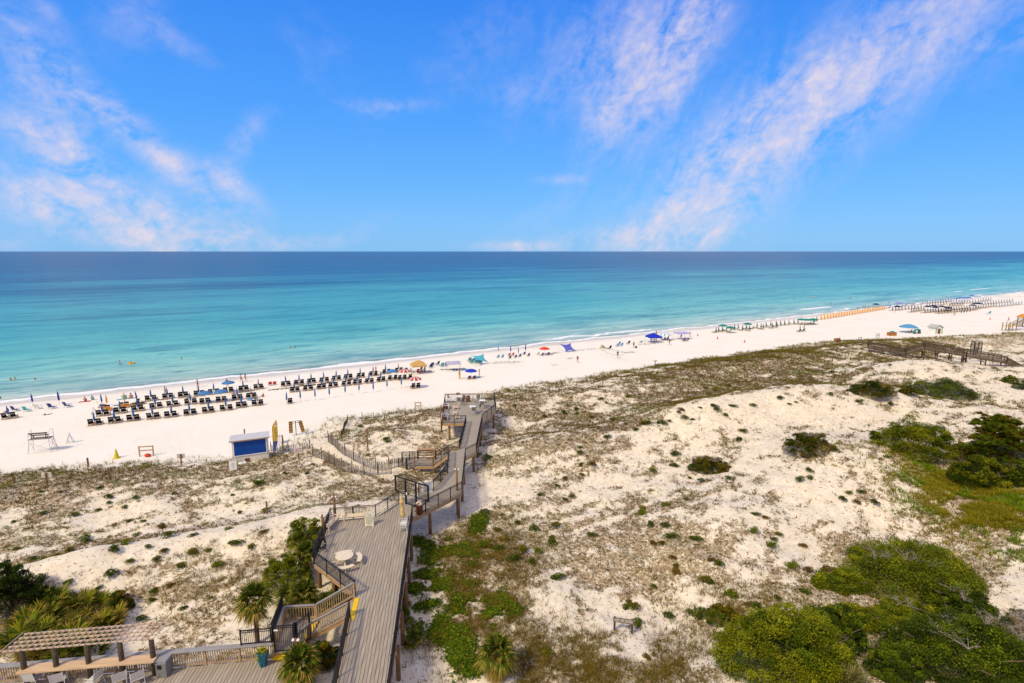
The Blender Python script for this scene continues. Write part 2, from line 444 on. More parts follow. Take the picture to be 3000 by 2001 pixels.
def veg(x, y):
    x = np.asarray(x, float); y = np.asarray(y, float)
    s, u = su(x, y); e = edge(u)
    px, py = px_of(x, y, 2.5)
    cx = np.clip((px / 1.276 - 36) / 73.5, 0, 30.999); cy = np.clip((py / 1.276 - 780) / 40, 0, 18.999)
    i = cx.astype(int); j = cy.astype(int); fx = cx - i; fy = cy - j
    m = (VM[j, i] * (1 - fx) + VM[j, i + 1] * fx) * (1 - fy) + (VM[j + 1, i] * (1 - fx) + VM[j + 1, i + 1] * fx) * fy
    n = fbm(x / 5.0, y / 5.0, 51, 4); n2 = fbm(u / 2.1 + .5 * n, s / .85 + .8 * n, 77, 4)
    n3 = fbm(x / .45, y / .45, 63, 2)
    d = (m / 9) ** 1.35 * 1.6 - .27 + (n - .5) * 1.0 + (n2 - .5) * 2.1 + (n3 - .5) * .9
    for poly, wd, amt in CLEAR:
        dist = np.full(x.shape, 99.0)
        for (ax, ay), (bx, by) in zip(poly[:-1], poly[1:]):
            L2_ = (bx - ax) ** 2 + (by - ay) ** 2; t = np.clip(((x - ax) * (bx - ax) + (y - ay) * (by - ay)) / L2_, 0, 1); dist = np.minimum(dist, np.hypot(x - ax - t * (bx - ax), y - ay - t * (by - ay)))
        d = d - amt * np.exp(-(dist / (wd * (.7 + .6 * n))) ** 4)
    for cx_, cy_, rx_, ry_, amt in CLUMP:
        d = d + amt * np.exp(-((px / 1.276 - cx_) / rx_) ** 2 - ((py / 1.276 - cy_) / ry_) ** 2)
    ed = np.clip((s - e - (fbm(x / 3, y / 3, 91, 3) - .5) * 5) / 1.5, 0, 1)
    return np.clip((d - .16) * 1.9, 0, 1) * ed

# ------------------------------------------------------------------ the sand sheet (beach, dunes, sea bed)
def terrain():
    na, nr = 760, 620
    th = np.radians(np.linspace(-86, 86, na)); r = np.concatenate([np.geomspace(4, 420, nr - 30), np.geomspace(450, 9000, 30)])
    T, R = np.meshgrid(th, r)
    X = np.sin(T) * R; Y = np.cos(T) * R - 2.0
    ZZ = Z(X.ravel(), Y.ravel())
    V = np.stack([X.ravel(), Y.ravel(), ZZ], 1).astype(np.float32)
    idx = np.arange(nr * na).reshape(nr, na)
    Fq = np.stack([idx[:-1, :-1], idx[:-1, 1:], idx[1:, 1:], idx[1:, :-1]], -1).reshape(-1, 4)[:, ::-1].astype(np.int32)
    me = bpy.data.meshes.new('sand'); me.vertices.add(len(V)); me.vertices.foreach_set('co', V.ravel())
    me.loops.add(Fq.size); me.loops.foreach_set('vertex_index', Fq.ravel())
    me.polygons.add(len(Fq)); me.polygons.foreach_set('loop_start', np.arange(0, Fq.size, 4, dtype=np.int32))
    me.update(calc_edges=True); me.polygons.foreach_set('use_smooth', [True] * len(Fq))
    s, u = su(X.ravel(), Y.ravel())
    vg = veg(X.ravel(), Y.ravel())
    ca = me.color_attributes.new('cover', 'FLOAT_COLOR', 'POINT')
    e = edge(u)
    wet = np.exp(-((s + (fbm(u / 9, s / 9, 5, 3) - .5) * 5 - 2.0) / 3.2) ** 2)
    dn = np.clip((s - e + 2) / 8, 0, 1)
    ca.data.foreach_set('color', np.stack([vg, wet, dn, np.ones_like(vg)], 1).astype(np.float32).ravel())
    return me
def sandmat():
    m = bpy.data.materials.new('white_sand'); m.use_nodes = True
    nt = m.node_tree; N = nt.nodes; L = nt.links; b = N['Principled BSDF']
    b.inputs['Roughness'].default_value = .9; b.inputs['Specular IOR Level'].default_value = .1
    at = N.new('ShaderNodeVertexColor'); at.layer_name = 'cover'
    sp = N.new('ShaderNodeSeparateColor'); L.new(at.outputs[0], sp.inputs[0])
    geo = N.new('ShaderNodeNewGeometry')
    def noise(scale, detail=4, rough=.55):
        n = N.new('ShaderNodeTexNoise'); n.inputs['Scale'].default_value = scale; n.inputs['Detail'].default_value = detail; n.inputs['Roughness'].default_value = rough
        L.new(geo.outputs['Position'], n.inputs['Vector']); return n.outputs['Fac']
    def ma(op, a, c, clamp=False, d=None):
        n = N.new('ShaderNodeMath'); n.operation = op; n.use_clamp = clamp
        for i, v in enumerate((a, c, d)):
            if v is None: continue
            if isinstance(v, (int, float)): n.inputs[i].default_value = v
            else: L.new(v, n.inputs[i])
        return n.outputs[0]
    def mixc(f, a, c):
        n = N.new('ShaderNodeMix'); n.data_type = 'RGBA'
        if isinstance(f, float): n.inputs[0].default_value = f
        else: L.new(f, n.inputs[0])
        for k, v in ((6, a), (7, c)):
            if isinstance(v, tuple): n.inputs[k].default_value = v + (1,)
            else: L.new(v, n.inputs[k])
        return n.outputs[2]
    big = noise(.12, 5); fine = noise(7, 4); mid = noise(1.6, 5)
    beach = mixc(ma('MULTIPLY_ADD', big, 1.6, True, -.3), (.82, .76, .63), (.90, .85, .74))
    dune = mixc(ma('MULTIPLY_ADD', mid, 2.2, True, -.6), (.70, .585, .41), (.86, .775, .61))
    c = mixc(sp.outputs[2], beach, dune)
    # leaf litter and dead runners between the plants: speckled, thicker where the cover is thick
    lit = ma('ADD', ma('MULTIPLY', noise(4.5, 5, .65), .85), ma('MULTIPLY', mid, .4))
    thr = ma('MULTIPLY_ADD', sp.outputs[0], .40, False, .02)
    f = ma('MULTIPLY', ma('SUBTRACT', thr, ma('SUBTRACT', lit, .33)), 7.0, True)
    litc = mixc(noise(2.4, 5), (.120, .066, .014), (.31, .19, .055))
    c = mixc(ma('MULTIPLY', f, .72), c, litc)
    # loose dark bits of stem and shell, small, everywhere on the dunes
    bits = ma('MULTIPLY', ma('MULTIPLY', ma('SUBTRACT', noise(4.6, 3, .5), .60), 12.0, True), sp.outputs[2])
    c = mixc(ma('MULTIPLY', bits, .8), c, (.15, .10, .04))
    c = mixc(ma('MULTIPLY', sp.outputs[1], .8), c, (.60, .53, .45))
    L.new(c, b.inputs['Base Color'])
    rw = ma('MULTIPLY_ADD', sp.outputs[1], -.55, False, .92); L.new(rw, b.inputs['Roughness'])
    bp = N.new('ShaderNodeBump'); bp.inputs['Strength'].default_value = .55; bp.inputs['Distance'].default_value = .12
    L.new(ma('ADD', ma('MULTIPLY', noise(2.6, 6, .7), 1.1), ma('MULTIPLY', noise(.8, 3), .7)), bp.inputs['Height']); L.new(bp.outputs[0], b.inputs['Normal'])
    return m
me = terrain(); me.materials.append(sandmat())
g = obj('ground', me, None); g['kind'] = 'structure'; g['label'] = 'white sand beach and dunes'

# ------------------------------------------------------------------ sea
def watermat():
    m = bpy.data.materials.new('sea_water'); m.use_nodes = True
    nt = m.node_tree; N = nt.nodes; L = nt.links; b = N['Principled BSDF']
    geo = N.new('ShaderNodeNewGeometry')
    def ma(op, a, c=None, clamp=False, d=None):
        n = N.new('ShaderNodeMath'); n.operation = op; n.use_clamp = clamp
        for i, v in enumerate((a, c, d)):
            if v is None: continue
            if isinstance(v, (int, float)): n.inputs[i].default_value = v
            else: L.new(v, n.inputs[i])
        return n.outputs[0]
    def dot(v):
        d = N.new('ShaderNodeVectorMath'); d.operation = 'DOT_PRODUCT'; L.new(geo.outputs['Position'], d.inputs[0]); d.inputs[1].default_value = v
        return d.outputs['Value']
    w = ma('SUBTRACT', dot((NX, NY, 0)), SH); u = dot((NY, -NX, 0))
    cb = N.new('ShaderNodeCombineXYZ'); L.new(u, cb.inputs[0]); L.new(w, cb.inputs[1])
    def noise(sc, scale, detail=4, rough=.55, dist=0.0):
        mp = N.new('ShaderNodeMapping'); mp.inputs['Scale'].default_value = sc; L.new(cb.outputs[0], mp.inputs[0])
        n = N.new('ShaderNodeTexNoise'); n.inputs['Scale'].default_value = scale; n.inputs['Detail'].default_value = detail
        n.inputs['Roughness'].default_value = rough; n.inputs['Distortion'].default_value = dist
        L.new(mp.outputs[0], n.inputs['Vector']); return n.outputs['Fac']
    patch = noise((.3, 1, 1), .012, 5, .6, .6); patch2 = noise((.2, 1, 1), .055, 5, .6, .8)
    # depth colour: how far out, pushed about by bars and hollows of the bed
    wv = ma('MULTIPLY', ma('ADD', w, ma('MULTIPLY', ma('MULTIPLY', ma('SUBTRACT', patch2, .5), 60.0), ma('MULTIPLY', w, .015, True))), ma('MULTIPLY_ADD', ma('SUBTRACT', patch, .5), 2.6, False, 1.0))
    lg = ma('LOGARITHM', ma('MAXIMUM', ma('ADD', wv, 6.0), 1.0), 10.0)
    fac = ma('MULTIPLY', ma('SUBTRACT', lg, .6), 1 / 3.2, True)
    r = N.new('ShaderNodeValToRGB'); L.new(fac, r.inputs[0])
    stops = [(.05, (.68, .68, .56)), (.16, (.45, .62, .51)), (.28, (.26, .59, .50)), (.38, (.125, .49, .45)), (.46, (.065, .38, .40)), (.54, (.068, .37, .40)), (.60, (.034, .24, .32)), (.67, (.020, .13, .235)), (.78, (.030, .092, .18)), (1, (.052, .095, .18))]
    el = r.color_ramp.elements
    while len(el) < len(stops): el.new(.5)
    for e, (p, c) in zip(el, stops): e.position = p; e.color = c + (1,)
    # darker grass beds / ripple streaks out in the turquoise
    def mixc(f, a, c):
        n = N.new('ShaderNodeMix'); n.data_type = 'RGBA'; L.new(f, n.inputs[0])
        for k, v in ((6, a), (7, c)):
            if isinstance(v, tuple): n.inputs[k].default_value = v + (1,)
            else: L.new(v, n.inputs[k])
        return n.outputs[2]
    streak = noise((.10, 1, 1), .14, 6, .62, .6)
    sm = ma('MULTIPLY', ma('SUBTRACT', streak, .50), 3.6, True)
    dark = mixc(ma('MULTIPLY', w, .0022, True), (.022, .22, .27), (.007, .06, .14))
    col = mixc(ma('MULTIPLY', sm, .62), r.outputs[0], dark)
    pale = noise((.08, 1, 1), .10, 5, .6, .5)
    col = mixc(ma('MULTIPLY', ma('MULTIPLY', ma('SUBTRACT', pale, .56), 5.0, True), ma('MULTIPLY', ma('SUBTRACT', 420.0, w), .0016, True)), col, (.13, .46, .42))
    chop = ma('MULTIPLY_ADD', noise((.30, 1, 1), .11, 6, .72, .5), .55, False, ma('MULTIPLY', noise((.22, 1, 1), .035, 5, .65, .5), .45))
    col = mixc(ma('MULTIPLY', ma('SUBTRACT', .52, chop), 5.5, True), col, dark)
    rip = noise((.28, 1, 1), .42, 5, .7, .4)
    col = mixc(ma('MULTIPLY', ma('SUBTRACT', .47, rip), 4.5, True), col, dark)
    bandn = noise((.07, 1, 1), .016, 4, .6, .8)
    lite = mixc(ma('MULTIPLY', w, .0016, True), (.11, .47, .44), (.016, .14, .26))
    col = mixc(ma('MULTIPLY', ma('SUBTRACT', bandn, .52), 5.5, True), col, lite)
    col = mixc(ma('MULTIPLY', ma('MULTIPLY', ma('SUBTRACT', .46, bandn), 5.5, True), ma('MULTIPLY', ma('SUBTRACT', w, 60.0), .01, True)), col, dark)
    # foam: the swash line with gaps and a few breaking crests further out
    fn = noise((.22, 1, 1), .5, 5, .7, 1.0); gap = noise((.3, .05, 1), .045, 2); lace = noise((1, 1, 1), 1.4, 4, .7)
    def band(c0, hw, off): # gaussian in w, wavering along the shore
        x = ma('DIVIDE', ma('SUBTRACT', ma('ADD', w, ma('MULTIPLY', ma('SUBTRACT', noise((1, .02, 1), .06 + off * .01, 3), .5), 9.0 + off)), c0), hw)
        return ma('POWER', 2.718, ma('MULTIPLY', ma('MULTIPLY', x, x), -1.0))
    fo = ma('MULTIPLY', band(1.2, 1.5, 1), .9)
    fo = ma('MAXIMUM', fo, ma('MULTIPLY', band(6.5, 1.5, 4), ma('MULTIPLY', ma('SUBTRACT', gap, .50), 9.0, True)))
    for (fx, fy, lu, lw) in FOAMS:
        du = ma('DIVIDE', ma('SUBTRACT', u, fx), lu); dw = ma('DIVIDE', ma('SUBTRACT', ma('ADD', w, ma('MULTIPLY', ma('SUBTRACT', fn, .5), 1.5)), fy), lw)
        fo = ma('MAXIMUM', fo, ma('POWER', 2.718, ma('MULTIPLY', ma('ADD', ma('POWER', ma('ABSOLUTE', du), 4.0), ma('MULTIPLY', dw, dw)), -1.0)))
    foam = ma('MULTIPLY', ma('SUBTRACT', ma('MULTIPLY', fo, ma('MULTIPLY_ADD', lace, 1.2, False, .45)), .42), 4.0, True)
    col = mixc(foam, col, (.84, .86, .84))
    L.new(col, b.inputs['Base Color'])
    b.inputs['IOR'].default_value = 1.33; b.inputs['Specular IOR Level'].default_value = .13
    L.new(ma('MULTIPLY_ADD', foam, .5, False, .28), b.inputs['Roughness'])
    # waves
    h = ma('ADD', ma('MULTIPLY', noise((.35, 1, 1), .33, 4, .6), 1.0), ma('MULTIPLY', noise((.6, 1, 1), 1.6, 4, .6), .35))
    h = ma('ADD', ma('MULTIPLY', h, .8), ma('MULTIPLY', noise((.25, 1, 1), .07, 5, .65), 4.0))
    bp = N.new('ShaderNodeBump'); bp.inputs['Strength'].default_value = .8; bp.inputs['Distance'].default_value = .6
    L.new(h, bp.inputs['Height']); L.new(bp.outputs[0], b.inputs['Normal'])
    # thin film of water at the edge lets the sand through
    tr = N.new('ShaderNodeBsdfTransparent'); mxs = N.new('ShaderNodeMixShader')
    op = ma('MAXIMUM', ma('MULTIPLY_ADD', ma('ADD', w, ma('MULTIPLY', ma('SUBTRACT', patch2, .5), 3.0)), .22, True, .12), foam)
    L.new(op, mxs.inputs[0]); L.new(tr.outputs[0], mxs.inputs[1]); L.new(b.outputs[0], mxs.inputs[2])
    L.new(mxs.outputs[0], N['Material Output'].inputs[0])
    return m
FOAMS = []
for (ax, ay, bx, by, lw) in [(1820, 710, 1925, 705, 2.2), (2230, 666, 2268, 661, 1.5), (640, 856, 690, 850, 1.5), (2190, 670, 2210, 668, 1.2), (690, 850, 960, 822, 1.6), (160, 905, 330, 885, .9), (960, 820, 1010, 813, .9), (1620, 757, 1680, 747, 1.2)]:
    a = P(ax * 1.276, ay * 1.276, 0); c = P(bx * 1.276, by * 1.276, 0)
    sa, ua = su(*a); sc_, uc = su(*c)
    FOAMS.append((float(ua + uc) / 2, float(-(sa + sc_)) / 2, abs(float(uc - ua)) / 2 + .5, lw))
mb = MB()
B = 60000
mb.add([Vector((-B, -20, 0)), Vector((B, -20, 0)), Vector((B, B, 0)), Vector((-B, B, 0))], [(0, 1, 2, 3)])
wat = obj('sea', mb, watermat()); wat['kind'] = 'structure'; wat['label'] = 'turquoise sea turning dark blue at the horizon'
# ------------------------------------------------------------------ decks, rails, stairs
M_DECK = mat('weathered_deck_boards', (.37, .315, .24), .75, .24, 1.0, stretch=(6, .5, 1))
M_GAPSHADE = mat('dark_gap_shade', (.05, .04, .03), .95, .2, 3)  # dark colour standing in for the shade between deck boards
M_DECKX = mat('weathered_walkway_boards', (.36, .31, .24), .75, .16, 1.2, stretch=(.5, 6, 1))
M_FASC = mat('treated_pine', (.43, .26, .125), .75, .22, 2.0, stretch=(1, 1, 6))
M_RAILW = mat('rail_wood', (.40, .285, .17), .8, .22, 3.0)
M_CAP = mat('grey_rail_cap', (.30, .285, .27), .7, .12, 3.0)
M_PILE = mat('brown_pile_wood', (.20, .105, .045), .85, .3, 2.5, stretch=(3, 3, .5))
M_BLK = mat('black_rail_metal', (.008, .008, .011), .45, .2, 4, spec=.4)
M_YEL = mat('yellow_step_paint', (.80, .52, .008), .6, .1, 5)
M_GREYW = mat('grey_weathered_wood', (.095, .068, .042), .9, .35, 2.0, stretch=(1, 1, .4))
M_GREYB = mat('grey_weathered_boards', (.33, .28, .225), .9, .2, 2.0)
M_WHITE = mat('white_paint', (.78, .76, .72), .6, .06, 4)
M_CREAM = mat('cream_plastic_lumber', (.74, .62, .44), .6, .08, 4)
AX = rad(7.06); UX = Vector((math.cos(AX), math.sin(AX), 0)); UY = Vector((-math.sin(AX), math.cos(AX), 0))
ZD = 4.7; ZP = 3.0; ZL = 3.3

def clip(poly, n, d, keep):
    out = []
    for i in range(len(poly)):
        a = poly[i]; b = poly[(i + 1) % len(poly)]
        fa = a[0] * n[0] + a[1] * n[1] - d; fb = b[0] * n[0] + b[1] * n[1] - d
        if keep < 0: fa, fb = -fa, -fb
        if fa >= 0: out.append(a)
        if fa * fb < 0:
            t = fa / (fa - fb); out.append((a[0] + (b[0] - a[0]) * t, a[1] + (b[1] - a[1]) * t))
    return out
def boards(poly, across, w, gap, z0, z1):
    mb = MB(); ds = [p[0] * across[0] + p[1] * across[1] for p in poly]
    d = min(ds)
    while d < max(ds):
        q = clip(clip(poly, across, d, 1), across, d + w - gap, -1)
        if len(q) >= 3: mb.prism(q, z0, z1)
        d += w
    return mb
def fascia(pts, z0, z1, t=.05, off=.0):
    mb = MB()
    for a, b in zip(pts[:-1], pts[1:]):
        mb.bar((a[0], a[1], (z0 + z1) / 2), (b[0], b[1], (z0 + z1) / 2), t, z1 - z0)
    return mb
def railing(name, label, pts, h=1.07, step=1.7, bal=.115, parent=None, bw=.02):
    """black metal rail along 3D points; one post each step, one panel per straight run"""
    cx = sum(p[0] for p in pts) / len(pts); cy = sum(p[1] for p in pts) / len(pts)
    t = thing(name, label, 'railing', (cx, cy, pts[0][2])) if parent is None else parent
    o = Vector((cx, cy, pts[0][2])) if parent is None else Vector((0, 0, 0))
    pts = [Vector(p) - o for p in pts]
    first = True
    for a, b in zip(pts[:-1], pts[1:]):
        L = (b - a).length; n = max(1, round(L / step)); up = Vector((0, 0, 1))
        pm = MB()
        pm.bar(a + up * h, b + up * h, .055, .045); pm.bar(a + up * .1, b + up * .1, .03, .035); pm.bar(a + up * (h - .13), b + up * (h - .13), .03, .03)
        k = int(L / bal)
        for i in range(1, k):
            p = a + (b - a) * (i / k); pm.box(p.x - bw / 2, p.x + bw / 2, p.y - bw / 2, p.y + bw / 2, p.z + .1, p.z + h - .02)
        obj('panel', pm, M_BLK, t)
        for i in range(0 if first else 1, n + 1):
            p = a + (b - a) * (i / n); q = MB(); q.cbox((p.x, p.y, p.z + h / 2 - .14), (.07, .07, h + .30)); q.cbox((p.x, p.y, p.z + h + .03), (.085, .085, .03))
            obj('post', q, M_BLK, t)
        first = False
    return t
def woodrail(t, a, b, h=1.0, bal=.16, post=True, o=Vector((0, 0, 0)), m=None, mc=None, capw=.16, below=.12, names=('panel', 'cap', 'post')):
    a = Vector(a) - o; b = Vector(b) - o; up = Vector((0, 0, 1)); pm = MB()
    pm.bar(a + up * (h - .1), b + up * (h - .1), .04, .12); pm.bar(a + up * .1, b + up * .1, .04, .12)
    L = (b - a).length; k = int(L / bal)
    for i in range(1, k):
        p = a + (b - a) * (i / k); pm.box(p.x - .022, p.x + .022, p.y - .022, p.y + .022, p.z + .05, p.z + h - .06)
    obj(names[0], pm, m or M_RAILW, t)
    c = MB(); c.bar(a + up * h, b + up * h, capw, .035); obj(names[1], c, mc or M_CAP, t)
    if post:
        n = max(1, round(L / 1.9))
        for i in range(n + 1):
            p = a + (b - a) * (i / n); q = MB(); q.cbox((p.x, p.y, p.z + h / 2 - below / 2), (.11, .11, h - .03 + below)); obj(names[2], q, m or M_RAILW, t)
def pile_at(t, x, y, ztop, o=Vector((0, 0, 0)), r=.13):
    g = zt(x, y) - .4; q = MB(); q.tube([(x - o.x, y - o.y, g - o.z), (x - o.x, y - o.y, ztop - o.z)], [r * 1.05, r], 10); obj('pile', q, M_PILE, t, True)

def G(x, y, z=ZD): return P(1150 + x * .2551, 1100 + y * .2551, z)
def M6(x, y, z=ZD): return P(650 + x * .4152, 1350 + y * .4152, z)
def S4(x, y, z=ZL): return P(650 + x * .2239, 1650 + y * .2239, z)
A_bl, A1, A2, A3, A4, A5 = (-8.42, 20.5), (-10.29, 32.26), (-14.31, 35.88), (-15.22, 42.32), (-11.6, 42.91), (-10.17, 45.64)
R0, A_br = (-8.43, 42.62), (-5.83, 20.5)
OP0, OP1 = (-10.02, 30.15), (-10.25, 31.95)
R1, R2, R3, R4, R5, R6 = (-4.69, 47.59), (-5.09, 56.24), (-4.01, 57.88), (-3.94, 68.78), (-2.27, 73.92), (-2.73, 79.37)
L6, L5, L4, L3, L2b, L2, L1, E0 = (-10.1, 79.12), (-9.16, 68.3), (-6.03, 68.3), (-5.97, 60.58), (-6.0, 58.8), (-6.98, 57.09), (-6.54, 51.91), (-7.4, 47.87)
# main deck
deck = thing('boardwalk_deck', 'wide grey plank deck with benches leading from the stairs to the black gate', 'deck', (-10, 33, ZD))
oD = Vector((-10, 33, ZD))
def loc(pts, o): return [(p[0] - o.x, p[1] - o.y) for p in pts]
mainpoly = [A_bl, A1, A2, A3, A4, A5, R0, A_br]
obj('floor_boards', boards(loc(mainpoly, oD), (UX.x, UX.y), .20, .024, -.035, 0), M_DECK, deck)
q = MB(); q.prism(loc(mainpoly, oD), -.075, -.045); obj('gap_shade_sheet', q, M_GAPSHADE, deck)  # added sheet, paints the gaps between boards dark like shade
obj('fascia_beam', fascia(loc([A_bl, OP0], oD), -.30, -.04), M_FASC, deck)
obj('fascia_beam', fascia(loc([A1, A2, A3, A4, A5], oD), -.30, -.04), M_FASC, deck)
obj('fascia_beam', fascia(loc([A_br, R0], oD), -.30, -.04), M_FASC, deck)
q = MB(); q.prism(loc([OP0, OP1, (OP1[0] + .30, OP1[1] + .04), (OP0[0] + .34, OP0[1] - .35)], oD), .001, .008); obj('yellow_edge_strip', q, M_YEL, deck)
for k in range(9):   # joists under the boards
    y = 22 + k * 2.6; q = MB(); q.box(-8.6 - (y - 24) * .115 - oD.x + .1, -6.1 - (y - 24) * .13 - oD.x, y - .05 - oD.y, y + .05 - oD.y, -.26, -.04); obj('joist', q, M_FASC, deck)
for x, y in [(-6.02, 22.5), (-6.3, 25.2), (-6.65, 28), (-7.0, 31), (-7.35, 34), (-7.75, 37.2), (-8.15, 40.4), (-8.7, 22.8), (-9.3, 27.5), (-12.5, 34.5), (-14.2, 36.5), (-14.9, 40.5), (-13.4, 42.4), (-10.9, 44)]:
    pile_at(deck, x, y, ZD - .3, oD)
# gulf walkway
gulf = thing('boardwalk_walkway', 'narrow grey plank walkway on piles from the black gate to the lookout deck', 'walkway', (-6, 60, ZD))
oG = Vector((-6, 60, ZD))
wp = [A5, R0, R1, R2, R3, R4, L4, L3, L2b, L2, L1, E0]
obj('floor_boards', boards(loc(wp, oG), (0.05, .999), .142, .013, -.04, -.004), M_DECKX, gulf)
q = MB(); q.prism(loc(wp, oG), -.085, -.05); obj('gap_shade_sheet', q, M_GAPSHADE, gulf)  # same added dark sheet, shade colour for the walkway gaps
lk = [R4, R5, R6, L6, L5, L4]
obj('lookout_floor', boards(loc(lk, oG), (0.02, .9998), .142, .013, -.04, -.004), M_DECKX, gulf)
obj('fascia_beam', fascia(loc([R0, R1, R2, R3, R4, R5, R6], oG), -.36, -.05), M_FASC, gulf)
obj('fascia_beam', fascia(loc([R6, L6, L5, L4, L3, L2b], oG), -.36, -.05), M_FASC, gulf)
obj('fascia_beam', fascia(loc([L2, L1, E0, A5], oG), -.36, -.05), M_FASC, gulf)
for x, y in [(-7.2, 44.2), (-5.0, 47.2), (-4.95, 50.5), (-5.15, 54.5), (-4.3, 57.4), (-4.1, 61.5), (-4.05, 65.5), (-4.1, 69), (-2.6, 73.6), (-2.95, 78.8), (-6.5, 78.6), (-9.7, 78.6), (-8.3, 68.7), (-6.2, 64.5), (-6.3, 56), (-6.9, 51)]:
    pile_at(gulf, x, y, ZD - .36, oG, .14)
z3 = lambda p, z=ZD: (p[0], p[1], z)
railing('deck_railing', 'black metal railing along the left edge of the deck below the yellow strip', [z3(A_bl), z3(OP0)])
railing('deck_railing', 'black metal railing wrapping the side of the deck with two cream benches', [z3(A1), z3(A2), z3(A3), z3(A4), z3(A5)])
railing('deck_railing', 'long straight black metal railing on the right edge of the wide deck', [z3(A_br), z3(R0)])
railing('deck_railing', 'black metal railing on the right of the narrow walkway and around the lookout corner', [z3(R0), z3(R1), z3(R2), z3(R3), z3(R4), z3(R5), z3(R6)])
t = railing('deck_railing', 'black metal railing at the sea end and left side of the lookout deck', [z3(R6), z3(L6), z3(L5), z3(L4), z3(L3), z3(L2b)])
q = MB(); q.bar((-10.05 + 6.9, 79.0 - 69, 1.0), (-2.75 + 6.9, 79.25 - 69, 1.0), .28, .05)
dr = MB(); a0 = Vector(t.location); dr.bar(Vector((L6[0] + .05, L6[1] - .16, ZD + 1.0)) - a0, Vector((R6[0] - .05, R6[1] - .16, ZD + 1.0)) - a0, .27, .05); obj('drink_shelf', dr, M_FASC, t)
railing('deck_railing', 'black metal railing on the left of the walkway between the gate and the beach stairs', [z3(L2), z3(L1), z3(E0), z3((-8.6, 46.9))])

# ---- gate across the walkway, with side wings and an arched top
gd = (Vector((.84, -.54, 0)))
gate = thing('security_gate', 'tall black metal gate with side wings and arched top across the walkway', 'gate', (-8.95, 44.92, ZD), math.atan2(gd.y, gd.x))
def gp(mb, x0, x1, z0, z1f, step=.11):
    n = int((x1 - x0) / step)
    for i in range(n + 1):
        x = x0 + (x1 - x0) * i / n; z1 = z1f(x); mb.box(x - .011, x + .011, -.011, .011, z0, z1)
arch = lambda x: 2.35 + .50 * max(0, 1 - ((x - .1) / 1.95) ** 2)
for x in (-.62, .62):
    q = MB(); q.box(x - .06, x + .06, -.06, .06, 0, 2.36); obj('gate_post', q, M_BLK, gate)
q = MB(); q.bar((-1.85, 0, 2.35), (2.05, 0, 2.35), .07, .09); gp(q, -1.85, 2.05, 2.35, arch)
pa = [(-1.85 + 3.9 * i / 14, 0, arch(-1.85 + 3.9 * i / 14)) for i in range(15)]
for a, b in zip(pa[:-1], pa[1:]): q.bar(a, b, .05, .05)
obj('arched_top', q, M_BLK, gate)
for x0, x1, s in ((-1.85, -.68, -1), (.68, 2.05, 1)):
    q = MB(); gp(q, x0, x1, .95, lambda x: 2.33); q.bar((x0, 0, .95), (x1, 0, .95), .05, .06)
    xo = x0 if s < 0 else x1; q.box(xo - .06, xo + .06, -.05, .05, .92, 2.42); obj('side_wing', q, M_BLK, gate)
q = MB(); gp(q, -.5, .5, .1, lambda x: 2.1); q.bar((-.52, 0, .1), (.52, 0, .1), .04, .07); q.bar((-.52, 0, 2.1), (.52, 0, 2.1), .04, .07); q.bar((-.52, 0, 1.05), (.52, 0, 1.05), .04, .12)
for x in (-.52, .52): q.box(x - .03, x + .03, -.02, .02, .06, 2.14)
dl = obj('door', q, M_BLK, gate)
q = MB(); q.cbox((-.45, -.06, 1.05), (.12, .08, .2)); q.bar((-.1, -.05, 1.12), (.46, -.05, 1.12), .03, .04); obj('push_bar', q, M_WHITE, dl)
q = MB(); q.bar((1.9, 0, .9), (.55, -.95, -.45), .05, .05); obj('brace', q, M_BLK, gate)

# ---- wooden stairs up from the pool terrace
st = thing('wooden_staircase', 'short wooden staircase with grey capped rails and yellow edges up to the wide deck', 'staircase', (-12.6, 31, ZL))
o = Vector((-12.6, 31, ZL))
land = [(-12.62, 30.05), (-12.60, 31.82), (-14.78, 31.68), (-14.28, 28.82), (-13.0, 28.98)]
obj('landing', boards(loc(land, o), (UX.x, UX.y), .142, .013, -.04, 0), M_DECK, st)
q = MB(); q.prism(loc([(-12.62, 30.05), (-12.60, 31.82), (-12.95, 31.80), (-12.95, 30.02)], o), .001, .008); obj('yellow_edge_strip', q, M_YEL, st)
NS = 8
for i in range(1, NS):
    f = i / NS; x = -12.62 + 2.42 * f; q = MB(); q.box(x - .02 - o.x, x + .30 - o.x, 30.08 + .05 * f - o.y, 31.84 + .12 * f - o.y, 1.4 * f - .04, 1.4 * f); obj('tread', q, M_DECK, st)
for y0, y1 in ((30.06, 30.12), (31.84, 31.97)):
    q = MB(); q.bar((-12.7 - o.x, y0 - o.y, -.12), (-10.15 - o.x, y1 - o.y, 1.30), .05, .28); obj('stringer', q, M_FASC, st)
woodrail(st, (-12.55, 30.02, ZL + .05), (-10.12, 30.06, ZD + .02), 1.0, o=o)
woodrail(st, (-12.75, 31.86, ZL + .05), (-10.32, 32.1, ZD + .02), 1.0, o=o)
woodrail(st, (-14.72, 31.70, ZL), (-12.85, 31.86, ZL), 1.0, o=o)
woodrail(st, (-14.30, 28.95, ZL), (-14.76, 31.64, ZL), 1.0, o=o)
woodrail(st, (-13.0, 29.05, ZL), (-12.62, 29.98, ZL), 1.0, o=o)
q = MB(); q.prism(loc([(-14.2, 28.42), (-12.85, 28.58), (-12.9, 28.92), (-14.25, 28.78)], o), -.19, -.145); obj('yellow_step', q, M_YEL, st)
q = MB(); q.bar((-14.28 - o.x, 28.80 - o.y, -.13), (-12.95 - o.x, 28.97 - o.y, -.13), .04, .24); obj('riser_board', q, M_RAILW, st)
for x, y in ((-12.7, 30.1), (-12.7, 31.8), (-14.6, 31.6), (-14.2, 29), (-13.0, 29.1)): pile_at(st, x, y, ZL - .06, o, .09)
